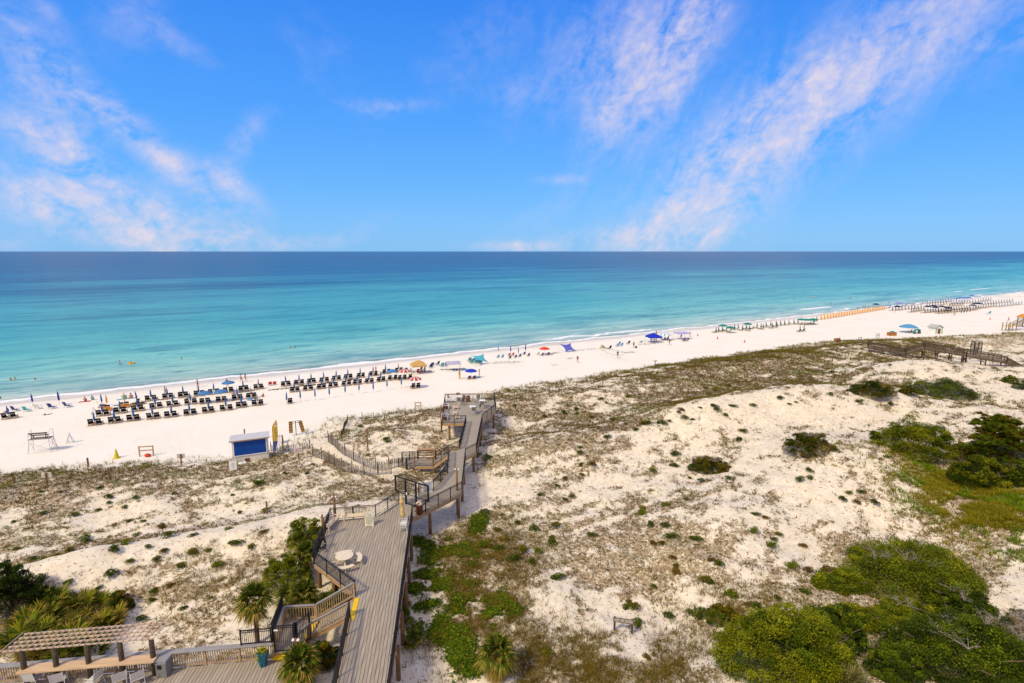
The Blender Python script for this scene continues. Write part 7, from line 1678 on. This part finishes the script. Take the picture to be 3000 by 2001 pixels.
for i, (px, py) in enumerate(small):
    p = PT(px, py); k = RN.choice([0, 1, 2, 3, 4], p=[.34, .24, .2, .14, .08])
    rust = any(abs(px - a) < 4 and abs(py - b) < 4 for a, b in ((1200 + 1745 * .4471, 1300 + 838 * .4471), (2100 + 325 * .4471, 1300 + 490 * .4471), (2100 + 560 * .4471, 1300 + 675 * .4471)))
    o = bpy.data.objects.new('dune_shrub', ORN if rust else SM[k]); COL.objects.link(o)
    s = RN.uniform(.75, 1.5) * (1.15 if p.y > 60 else 1.0); o.location = p - Vector((0, 0, .05)); o.rotation_euler = (0, 0, RN.rand() * 6.28); o.scale = (s * RN.uniform(.9, 1.3), s, s * RN.uniform(.7, 1.1))
    key = 'rust' if rust else 'olive' if k >= 3 else ('left' if px < 1180 else 'right')
    tag(o, LBL[key], 'shrub', {'left': 'round shrubs left of the boardwalk', 'right': 'round shrubs right of the boardwalk', 'olive': 'olive brown dune shrubs', 'rust': 'rusty dune shrubs'}[key])
# --- big bushes
def branches(t, r, h, n, m=None, name='branch', z0=-.2):
    for k in range(n):
        a = k * 6.283 / n + RN.rand(); q = MB(); q.tube([(0, 0, z0), (r * .3 * math.cos(a), r * .3 * math.sin(a), h * .35), (r * .75 * math.cos(a + .2), r * .75 * math.sin(a + .2), h * (.6 + .25 * RN.rand()))], [.06, .045, .015], 6); obj(name, q, m or M_STEM, t, True)
def bush(label, px, py, wpx, h, pal, pal2=None, n=9000, leaf=.15, squash=.8, lobes=18, rz=0.0, name='large_shrub', twigs=0):
    p = PT(px, py); dist = math.hypot(p.x, p.y); dep = p.y * cT + (27 - p.z) * sT; r = wpx * dep / F_PX / 2
    t = thing(name, label, 'shrub', p - Vector((0, 0, .1)), rz)
    h = h * 1.35; obj('foliage', shrub_mesh('foliage', r, h, int(n * 2.2), leaf * .95, pal, pal2, int(lobes * 1.5), squash), None, t); branches(t, r, h, 5)
    if twigs:
        for k in range(twigs):
            a = RN.rand() * 6.28; d = r * .7 * RN.rand(); q = MB(); b = Vector((d * math.cos(a), d * math.sin(a) * squash, h * .75))
            for j in range(7):
                e = b + Vector((RN.normal() * .5, RN.normal() * .5, .25 + .35 * RN.rand())); q.tube([b, b.lerp(e, .5) + Vector((0, 0, .08)), e], [.022, .014, .006], 4)
                for _ in range(3): q.tube([b.lerp(e, .6), b.lerp(e, .6) + Vector((RN.normal() * .25, RN.normal() * .25, .2))], [.01, .004], 3)
            obj('bare_twig', q, M_DRY, t)
    return t
X = 1.276
bush('dark olive bush on the far dune slope, left of two below the far boardwalk', 2000 * X, 905 * X, 140, 1.6, G_DK, OLV, 7000, .17, .7)
bush('big dark bush on the far dune below the weathered boardwalk', 2150 * X, 905 * X, 205, 2.2, G_MD, G_DK, 11000, .17, .7, 24)
bush('greyish low bush between the two dark dune bushes', 2085 * X, 905 * X, 60, 1.0, OLV, G_DK, 2500, .15)
bush('round green bush at the right edge above the pine', 2318 * X, 878 * X, 45, 1.2, G_MD, G_YL, 2500, .15); bush('round green bush touching the right edge above the pine', 2345 * X, 892 * X, 50, 1.4, G_MD, G_DK, 2500, .15)
bush('large bright green bush left of the pine tree', 2095 * X, 1035 * X, 225, 3.0, G_MD, G_YL, 16000, .17, .85, 26)
bush('dark dune shrub with brown twigs in the middle of the right dune', 1858 * X, 1035 * X, 155, 1.7, G_DK, OLV, 8000, .14, .7, twigs=3)
bush('twiggy olive shrub lying low left of the dark dune shrub', 1627 * X, 1078 * X, 125, 1.2, OLV, G_DK, 6000, .13, .7, twigs=4)
bush('leafy yellow green bush at the foot of the pine tree', 2255 * X, 1105 * X, 190, 2.2, G_YL, G_DK, 9000, .16, .7, 20); bush('leafy bush at the right edge beside the pine trunk', 2345 * X, 1110 * X, 90, 1.8, G_MD, G_DK, 5000, .16)
bush('huge spreading green shrub with bare grey branches on the right dune', 2085 * X, 1335 * X, 420, 2.1, G_MD, G_YL, 22000, .13, .75, 46, .5, twigs=7)
bush('right hand shoulder of green shrub beside the sandy slope', 2200 * X, 1400 * X, 190, 1.4, G_MD, G_DK, 8000, .12, .8, 20, twigs=2)
bush('low olive green shrub spilling down left of the huge shrub', 1930 * X, 1345 * X, 170, 1.0, G_YL, G_MD, 8000, .12, .6, 20)
bush('tall bright green leafy bush at the bottom right of centre', 1800 * X, 1530 * X, 400, 2.8, G_YL, G_MD, 24000, .12, .6, 44)
bush('dark right part of leafy thicket behind the pale palmetto', 1900 * X, 1480 * X, 210, 2.2, G_MD, G_DK, 10000, .12, .7, 22)
bush('wide dark green thicket with grey dead twigs in the bottom right corner', 2190 * X, 1520 * X, 430, 2.2, G_MD, G_DK, 22000, .12, .6, 46, twigs=5)
bush('grey dead twig thicket at the lower right edge', 2310 * X, 1500 * X, 200, 1.7, OLV, G_DK, 4500, .11, .8, 18, twigs=18)
bush('small bush where the bottom leafy thicket begins at its left', 1660 * X, 1420 * X, 110, .8, OLV, G_MD, 4500, .10, .7, 14)
bush('very dark round bush filling the left edge', 25 * X, 1395 * X, 150, 2.6, G_DK, [(.02, .035, .004)], 12000, .11, .9, 26); bush('small dark bush right of the very dark round one', 108 * X, 1385 * X, 60, 1.2, G_DK, G_MD, 3000, .10)
bush('yellow green bush against the deck fascia below the side bench', 705 * X, 1250 * X, 115, 2.0, G_YL, G_MD, 7000, .10, .8, 16); bush('dense green bush between the palms and the deck corner', 660 * X, 1345 * X, 150, 2.1, G_MD, G_YL, 9000, .10, .8, 18)
bush('dark green bush under the deck corner by the wooden stairs', 770 * X, 1395 * X, 110, 1.2, G_DK, G_VN, 5000, .10, .8, 12); bush('dark bush right of the saw palmettos near the pergola', 270 * X, 1395 * X, 90, 1.0, G_DK, OLV, 4500, .10, .8, 12)
bush('dark bush in the shade below the stairs and deck', 745 * X, 1520 * X, 110, 1.1, OLV, G_DK, 4500, .10, .8, 12)
bush('low green spread joining the thicket to the tall leafy bush', 1960 * X, 1425 * X, 170, .9, G_YL, G_MD, 7000, .12, .7, 16); bush('low green spread in the middle right behind the two grey posts', 2080 * X, 1415 * X, 190, .9, G_YL, G_MD, 8000, .12, .6, 18, twigs=2); bush('dark green bush at the corner right of the pale yucca', 2050 * X, 1545 * X, 170, 1.3, G_MD, G_DK, 7000, .12, .7, 16); bush('green bush touching the right edge below the sandy slope', 2345 * X, 1450 * X, 120, 1.2, G_MD, OLV, 5000, .12, .8, 14, twigs=4)
# --- pine at the right edge
def tuft_ball(sp, c, r, n, pal):
    v = RN.normal(size=(n, 3)); v /= np.linalg.norm(v, axis=1)[:, None]; v[:, 2] = np.abs(v[:, 2]) * .8 - .15
    a = np.array(c) + v * r * .15; b = np.array(c) + v * r * (.7 + .4 * RN.rand(n))[:, None]; sd_ = np.cross(v, RN.normal(size=(n, 3))); sd_ /= np.linalg.norm(sd_, axis=1)[:, None]
    sp.tris(np.stack([a - sd_ * .045, a + sd_ * .045, b], 1), pick(pal, n, .3))
p = PT(2322 * X, 1085 * X); pine = thing('pine_tree', 'twisted pine tree with flat needle clumps at the right edge', 'tree', p); M_PT = mat('pine_bark', (.13, .075, .045), .95, .35, 5, bump=.5)
q = MB(); q.tube([(0, 0, -.5), (.05, 0, 1.2), (-.05, .1, 2.6), (.1, .1, 4.2), (0, .2, 5.6)], [.24, .2, .17, .11, .04], 10); obj('trunk', q, M_PT, pine, True)
sp = Soup()
for a, z0, L_, rise in [(2.7, 2.2, 3.0, .8), (3.3, 2.9, 4.6, 1.2), (2.4, 3.6, 3.6, 1.5), (3.0, 4.3, 2.6, 1.1), (.2, 2.0, 2.6, .9), (.6, 3.2, 3.6, 1.3), (5.6, 3.8, 2.8, 1.2), (1.5, 3.2, 2.4, 1.6), (4.4, 2.8, 2.4, .9), (4.9, 4.2, 2.0, 1.0), (3.6, 1.5, 2.2, .2), (2.0, 4.8, 1.8, 1.2), (3.1, 1.9, 4.2, .5), (2.9, 3.3, 4.0, 1.8), (2.2, 4.0, 3.2, 1.6), (3.5, 4.4, 3.4, 1.5), (2.6, 4.9, 2.4, 1.3), (3.9, 3.6, 3.0, 1.4), (1.2, 4.2, 2.2, 1.2)]:
    d = Vector((math.cos(a), math.sin(a), 0)); b0 = Vector((0, .05, z0)); b1 = b0 + d * L_ * .5 + Vector((0, 0, rise * .3)); b2 = b0 + d * L_ + Vector((0, 0, rise)); q = MB(); q.tube([b0, b1, b2], [.075, .05, .02], 6)
    for j in range(16):
        f = .4 + .55 * RN.rand(); c = b1.lerp(b2, (f - .4) / .6) + Vector((RN.normal() * .55, RN.normal() * .55, .15 + RN.normal() * .2)); q.tube([b1.lerp(b2, max(0, (f - .5) / .6)), c], [.022, .010], 4)
        tuft_ball(sp, c, .55, 150, G_MD if RN.rand() > .35 else OLV)
    obj('branch', q, M_PT, pine, True)
obj('crown', sp.build('needles', LEAF), None, pine)
bush('dense dark undergrowth behind the pine at the right edge', 2300 * X, 1045 * X, 190, 2.4, G_DK, G_MD, 9000, .16, .6, 20); bush('sunlit bush left of the pine trunk', 2215 * X, 1060 * X, 110, 1.8, G_MD, OLV, 5000, .15, .8, 16)
# --- fan palms
M_PTR = mat('palm_trunk_fibre', (.115, .075, .04), .95, .4, 7, bump=.8)
def frond(sp, base, az_, el_, L_, R_, pal, droop=.5, tipbrown=.35, nb=26, petiole=.55):
    d = np.array([math.cos(az_) * math.cos(el_), math.sin(az_) * math.cos(el_), math.sin(el_)]); side = np.array([-math.sin(az_), math.cos(az_), 0]); up = np.cross(d, side) * -1
    up = np.cross(side, d) * -1 if np.cross(side, d)[2] < 0 else np.cross(side, d)
    b = np.array(base); m = b + d * L_ * petiole + np.array([0, 0, -droop * .1])
    w = side * .018; sp.quads([[b - w, b + w, m + w * .7, m - w * .7]], pick(OLV, 1, .2))
    T = []; C = []; Q = []; QC = []
    for k in range(nb):
        f = -1 + 2 * (k + .5) / nb; ang = f * 2.0; ll = R_ * (1 - .28 * abs(f)) * (.9 + .2 * RN.rand())
        v = d * math.cos(ang) + side * math.sin(ang) + up * (.10 * math.cos(f * 14)); v = v / np.linalg.norm(v)
        perp = np.cross(v, up); perp = perp / np.linalg.norm(perp) * (.034 * R_ / .8 + .008)
        mid = m + v * ll * .55 + np.array([0, 0, -droop * .10 * ll]); tip = m + v * ll + np.array([0, 0, -droop * (.45 + .3 * RN.rand()) * ll])
        c = pick(pal, 1, .22)[0]; Q.append([m - perp * .3, m + perp * .3, mid + perp, mid - perp]); QC.append(c)
        T.append([mid - perp, mid + perp, tip]); C.append(c if RN.rand() > tipbrown else np.array(STR[RN.randint(0, 3)]))
    sp.quads(Q, QC); sp.tris(T, C)
PALM = [(.085, .120, .010), (.120, .150, .014), (.160, .175, .022), (.060, .090, .008)]
def palm(label, px, py, hgt, nf, R_, zg=None, dead=10, lean=0, pt=True, z=None):
    if z is None: p = PT(px, py)
    else: a = P(px, py, z); p = Vector((a[0], a[1], zt(*a)))
    t = thing('fan_palm', label, 'palm', p, RN.rand() * .5); top = Vector((lean, 0, hgt))
    q = MB(); n = 9; q.tube([Vector((0, 0, -.4)).lerp(top, i / n) for i in range(n + 1)], [.15 - .03 * i / n + .015 * (i % 2) for i in range(n + 1)], 10); obj('trunk', q, M_PTR, t, True)
    sp = Soup()
    for k in range(nf):
        f = k / nf; el_ = 1.35 - 1.75 * f + RN.uniform(-.12, .12); frond(sp, top + Vector((0, 0, .1 * (1 - f))), k * 2.4 + RN.uniform(-.2, .2), el_, R_ * .95, R_ * .95, PALM, .35 + .5 * f, .15 + .5 * f)
    obj('crown', sp.build('crown', LEAF), None, t)
    if dead:
        sp = Soup()
        for k in range(dead): frond(sp, top - Vector((0, 0, .15 + .1 * RN.rand())), k * 2.4 + RN.rand(), -.7 - .5 * RN.rand(), R_ * .8, R_ * .75, STR[:3] + BRN[3:4], .9, 1, 18)
        obj('dead_fronds', sp.build('dead_fronds', LEAF), None, t)
    return t
palm('fan palm with a clear trunk behind the black fence left of the terrace gate', 592 * X, 1478 * X, 3.0, 26, .98, dead=9)
palm('low fan palm on the slope between the first palm and the deck corner', 700 * X, 1405 * X, 1.3, 22, .95, dead=5)
palm('dark fan palm in the thicket behind the terrace palm', 665 * X, 1400 * X, 1.0, 16, .85, dead=4)
palm('fan palm tucked under the deck corner beside the stairs', 752 * X, 1412 * X, .7, 16, .8, dead=3)
palm('fan palm touching the deck rail above the thicket', 705 * X, 1310 * X, 1.5, 18, .8, dead=3)
palm('drooping fan palm near the deck rail below the hose', 690 * X, 1275 * X, 1.2, 15, .75, dead=3)
palm('young fan palm with yellow tipped fronds at the bottom beside the yellow step', 690 * X, 1563 * X, 1.25, 24, 1.0, dead=7, z=2.6)
palm('fan palm with many hanging dead tan fronds on the lower dune', 1140 * X, 1560 * X, 1.7, 20, 1.0, dead=22)
for k, (x, y) in enumerate([(928, 1430), (948, 1480), (925, 1395)]): palm(('small dark palmetto beside the right deck piles, middle one', 'small dark palmetto beside the right deck piles, lowest one', 'small dark palmetto beside the right deck piles, highest one')[k], x * X, y * X, .3, 10, .6, dead=0)
# --- saw palmettos (no trunk)
def palmetto_mesh(nf, R_, pal, up=.9, br=.35):
    sp = Soup()
    for k in range(nf): frond(sp, (RN.normal() * .15, RN.normal() * .15, 0), k * 2.4 + RN.rand() * .4, up - .75 * RN.rand(), R_ * .9, R_ * .75, pal, .25, br, 20)
    return sp.build('palmetto', LEAF)
PM = [palmetto_mesh(13, 1.25, PALM + G_YL + G_YL, 1.05, .45), palmetto_mesh(12, 1.2, G_YL + PALM, 1.05, .3), palmetto_mesh(11, 1.1, OLV[3:] + STR + G_YL, 1.05, .7)]
pm_pts = [(60, 1445), (105, 1430), (150, 1405), (190, 1395), (230, 1400), (260, 1420), (95, 1465), (140, 1450), (185, 1440), (225, 1445), (60, 1475), (250, 1445), (165, 1475), (115, 1390), (110, 1500), (160, 1510), (215, 1505), (75, 1510)]
for k, (x, y) in enumerate(pm_pts):
    o = bpy.data.objects.new('saw_palmetto', PM[k % 3]); COL.objects.link(o); o.location = PT(x * X, y * X); o.rotation_euler = (0, 0, RN.rand() * 6); s = RN.uniform(.95, 1.3); o.scale = (s, s, s * 1.1)
    tag(o, 'spiky saw palmetto with yellowing fronds in the clump behind the pergola', 'palmetto', 'saw palmettos behind the pergola')
pale = [(.24, .22, .07), (.19, .20, .05), (.30, .24, .10), (.14, .17, .03)]
for k, (x, y, lb) in enumerate([(1880, 1570, 'pale spiky yucca clump at the bottom edge, left one'), (1945, 1572, 'pale spiky yucca clump at the bottom edge, right one')]):
    sp = Soup(); b = np.zeros((1, 3)); n = 330; v = RN.normal(size=(n, 3)); v[:, 2] = np.abs(v[:, 2]) * 1.1 + .25; v /= np.linalg.norm(v, axis=1)[:, None]; sd_ = np.cross(v, [0, 0, 1.0]); sd_ /= np.linalg.norm(sd_, axis=1)[:, None]
    L_ = (1.0 + .4 * RN.rand(n))[:, None]; base = RN.normal(size=(n, 3)) * [.3, .2, 0] + [0, 0, .2]; mid = base + v * L_ * .6; tip = base + v * L_ + np.array([0, 0, -.08]); c = pick(pale, n, .25)
    sp.quads(np.stack([base - sd_ * .014, base + sd_ * .014, mid + sd_ * .02, mid - sd_ * .02], 1), c); sp.tris(np.stack([mid - sd_ * .02, mid + sd_ * .02, tip], 1), c * 1.1)
    o = obj('yucca', sp.build('yucca', LEAF), None); o.location = PT(x * X, y * X); tag(o, lb, 'yucca', None)
# --- vines and ground cover that nobody could count
def patch_points(L, per, spread=1.0):
    out = []
    for px, py, rx, ry in L:
        c = PT(px, py); sx = rx * (c.y * cT + 25 * sT) / F_PX; sy = ry * (c.y * cT + 25 * sT) / F_PX / max(.25, math.sin(math.atan2(25, c.y)))
        n = int(per * sx * sy * 3.14); d = RN.normal(size=(n, 2)) * .52; x = c.x + d[:, 0] * sx; y = c.y + d[:, 1] * sy
        keep = fbm(x * 1.1, y * 1.1, 44, 3) + .35 * fbm(x * 4, y * 4, 12, 2) > .53 + .12 * (d ** 2).sum(1); out.append(np.stack([x[keep], y[keep]], 1))
    out = np.concatenate(out); return out
def on_deck(x, y):  # keep plants from under and on the boards
    m = np.zeros(len(x), bool)
    for pl in (mainpoly, wp, lk, land, [(p_.x, p_.y) for p_ in tp], bl_):
        ins = np.zeros(len(x), bool); n = len(pl); j = n - 1
        for i in range(n):
            xi, yi = pl[i]; xj, yj = pl[j]
            c = ((yi > y) != (yj > y)) & (x < (xj - xi) * (y - yi) / (yj - yi + 1e-9) + xi); ins ^= c; j = i
        m |= ins
    return m
W9 = lambda L: [(1200 + x * .4471, 1300 + y * .4471, rx * .4471, ry * .4471) for x, y, rx, ry in L]
v = patch_points(W9([(200, 700, 120, 70), (150, 830, 110, 110), (360, 710, 90, 60), (420, 760, 50, 40), (190, 910, 120, 60), (400, 980, 110, 80), (590, 1030, 90, 60), (310, 1070, 70, 50), (560, 1100, 70, 40), (270, 1250, 130, 70), (330, 1380, 90, 110), (200, 1190, 60, 60), (520, 1150, 80, 50), (120, 1060, 110, 30), (30, 950, 60, 50), (420, 1460, 80, 60), (450, 520, 70, 60), (690, 1090, 60, 50), (40, 1230, 50, 60), (60, 650, 60, 30)]), 520)
sp = Soup(); z = Z(v[:, 0], v[:, 1]) + .05 + .28 * RN.rand(len(v)) * fbm(v[:, 0] * 1.5, v[:, 1] * 1.5, 4, 2); leaves(sp, np.column_stack([v, z]), .14, G_VN + G_YL[:1], .3, .45, 1.2)
o = obj('vine_cover', sp.build('vine_cover', LEAF), None); o['kind'] = 'stuff'; tag(o, 'bright green creeping vines covering the sand right of the deck', 'vines')
# scrub and runners over the dunes, thick where the cover is thick
def scatter(n, rmin, rmax, amax=.93):
    a = np.radians(np.linspace(-52, 52, 2))[0] + RN.rand(n) * math.radians(104); r = rmin * (rmax / rmin) ** RN.rand(n) if False else np.sqrt(rmin ** 2 + (rmax ** 2 - rmin ** 2) * RN.rand(n) ** 1.35)
    return np.sin(a) * r, np.cos(a) * r
x, y = scatter(430000, 18, 185); vg = veg(x, y); keep = (RN.rand(len(x)) < np.clip(vg * 1.25 - .12, 0, 1) + .012) & ~on_deck(x, y); s_, u_ = su(x, y); keep &= s_ > edge(u_) - .5
x, y, vg, s_, u_ = x[keep], y[keep], vg[keep], s_[keep], u_[keep]; zz = Z(x, y); dist = np.hypot(x, y)
hue = fbm(x / 3.2, y / 3.2, 61, 3) + .25 * (RN.rand(len(x)) - .5)
sp = Soup(); near = np.clip(dist / 55, .75, 2.2)
B3 = np.column_stack([x, y, zz])
m1 = (hue < .47) & (RN.rand(len(x)) < .45); m0 = (hue < .47) & ~m1 & (RN.rand(len(x)) < .8)
for _ in range(4):
    k_ = m0.sum(); j = RN.normal(size=(k_, 3)) * [.10, .10, 0] * near[m0][:, None] + np.column_stack([np.zeros(k_), np.zeros(k_), .02 + .12 * RN.rand(k_)]); leaves(sp, B3[m0] + j, .12 * near[m0], BRN + OLV[:1] + G_DK[2:], .35, .3)
blades(sp, B3[m1], .16 * near[m1], .22 * near[m1], 5, BRN, .030, .3, 1.2)
m2 = (hue >= .47) & (hue < .60)
blades(sp, B3[m2], .20 * near[m2], .2 * near[m2], 5, OLV + BRN[:2], .030, .3, .9)
m3 = hue >= .60
for _ in range(3):
    j = RN.normal(size=(m3.sum(), 3)) * [.13, .13, 0] * near[m3][:, None] + np.column_stack([np.zeros(m3.sum()), np.zeros(m3.sum()), .03 + .12 * RN.rand(m3.sum())]); leaves(sp, B3[m3] + j, .13 * near[m3], G_MD + OLV[:2], .3, .35)
o = obj('dune_scrub', sp.build('dune_scrub', LEAF), None); o['kind'] = 'stuff'; tag(o, 'low brown and olive scrub and dead runners over the dune sand', 'ground cover')
# tall grass along the seaward dune edge and the far right dunes
x, y = scatter(260000, 40, 230); s_, u_ = su(x, y); e_ = edge(u_); px, py = px_of(x, y, 2.5)
pr_ = np.exp(-((s_ - e_ - 2.0) / 3.0) ** 2) * np.where(u_ > 45, .9, .5)
far = np.clip((u_ - 78) / 40, 0, 1) * (np.clip(1 - (s_ - e_ - 8) / 22, 0, 1)); pr_ = np.maximum(pr_, far * .55)
pr_ = pr_ * np.clip((fbm(x / 4, y / 4, 71, 3) - .36) * 4, 0, 1) * (s_ > e_ - 1.2)
bay = np.exp(-(((px / X - 2270) / 130) ** 2 + ((py / X - 1175) / 85) ** 2) * 1.2) * np.clip((fbm(x / 3, y / 3, 33, 3) - .38) * 5, 0, 1); 
keep = (RN.rand(len(x)) < pr_) & ~on_deck(x, y); g0 = np.column_stack([x[keep], y[keep], Z(x[keep], y[keep])]); dd_ = np.clip(np.hypot(x[keep], y[keep]) / 70, .9, 2.0)
sp = Soup(); blades(sp, g0, .55 * (.6 + .7 * RN.rand(len(g0))), .22, 6, STR[1:] + OLV + G_YL[:2], .018 * dd_, .3, .7)
x, y = scatter(260000, 25, 75); px, py = px_of(x, y, Z(x, y)); bay = np.exp(-(((px / X - 2270) / 150) ** 2 + ((py / X - 1165 - (px / X - 2270) * .35) / 66) ** 2) * 1.1) * np.clip((fbm(x / 2, y / 2, 33, 3) - .32) * 5, 0, 1)
keep = RN.rand(len(x)) < bay * 2.2; g1_ = np.column_stack([x[keep], y[keep], Z(x[keep], y[keep])]); hg = fbm(g1_[:, 0] / 3, g1_[:, 1] / 3, 27, 2) > .52; blades(sp, g1_[hg], .38, .24, 8, [(.17, .24, .010), (.22, .28, .012), (.13, .19, .008)], .04, .3, .9); blades(sp, g1_[~hg], .38, .24, 8, [(.30, .26, .012), (.24, .24, .010), (.34, .24, .025), (.20, .20, .008)], .04, .3, .9)
o = obj('dune_grass', sp.build('dune_grass', LEAF), None); o['kind'] = 'stuff'; tag(o, 'olive and straw coloured beach grass along the dune edge', 'grass')
# brown dry grass in front of the lower palm and around the thickets
x, y = scatter(160000, 20, 48); px, py = px_of(x, y, 2.0); px = px / X; py = py / X
dn = np.exp(-(((px - 1350) / 230) ** 2 + ((py - 1520) / 70) ** 2)) + 1.1 * np.exp(-(((px - 1110) / 95) ** 2 + ((py - 1310) / 120) ** 2)) + .9 * np.exp(-(((px - 1060) / 90) ** 2 + ((py - 1450) / 70) ** 2)) + .7 * np.exp(-(((px - 470) / 130) ** 2 + ((py - 1320) / 60) ** 2)) + .6 * np.exp(-(((px - 1680) / 120) ** 2 + ((py - 1400) / 60) ** 2))
dn = dn * np.clip((fbm(x / 1.4, y / 1.4, 93, 3) - .36) * 4.5, 0, 1); keep = (RN.rand(len(x)) < dn * 1.1) & ~on_deck(x, y); g2_ = np.column_stack([x[keep], y[keep], Z(x[keep], y[keep])])
sp = Soup(); blades(sp, g2_, .30, .2, 6, [(.20, .115, .02), (.26, .16, .035), (.14, .085, .018)] + OLV + STR[1:3], .018, .3, 1.0)
o = obj('dry_grass', sp.build('dry_grass', LEAF), None); o['kind'] = 'stuff'; tag(o, 'dry brown grass matted around the lower palm and thickets', 'grass')
bpy.data.scenes.remove(_TMP)
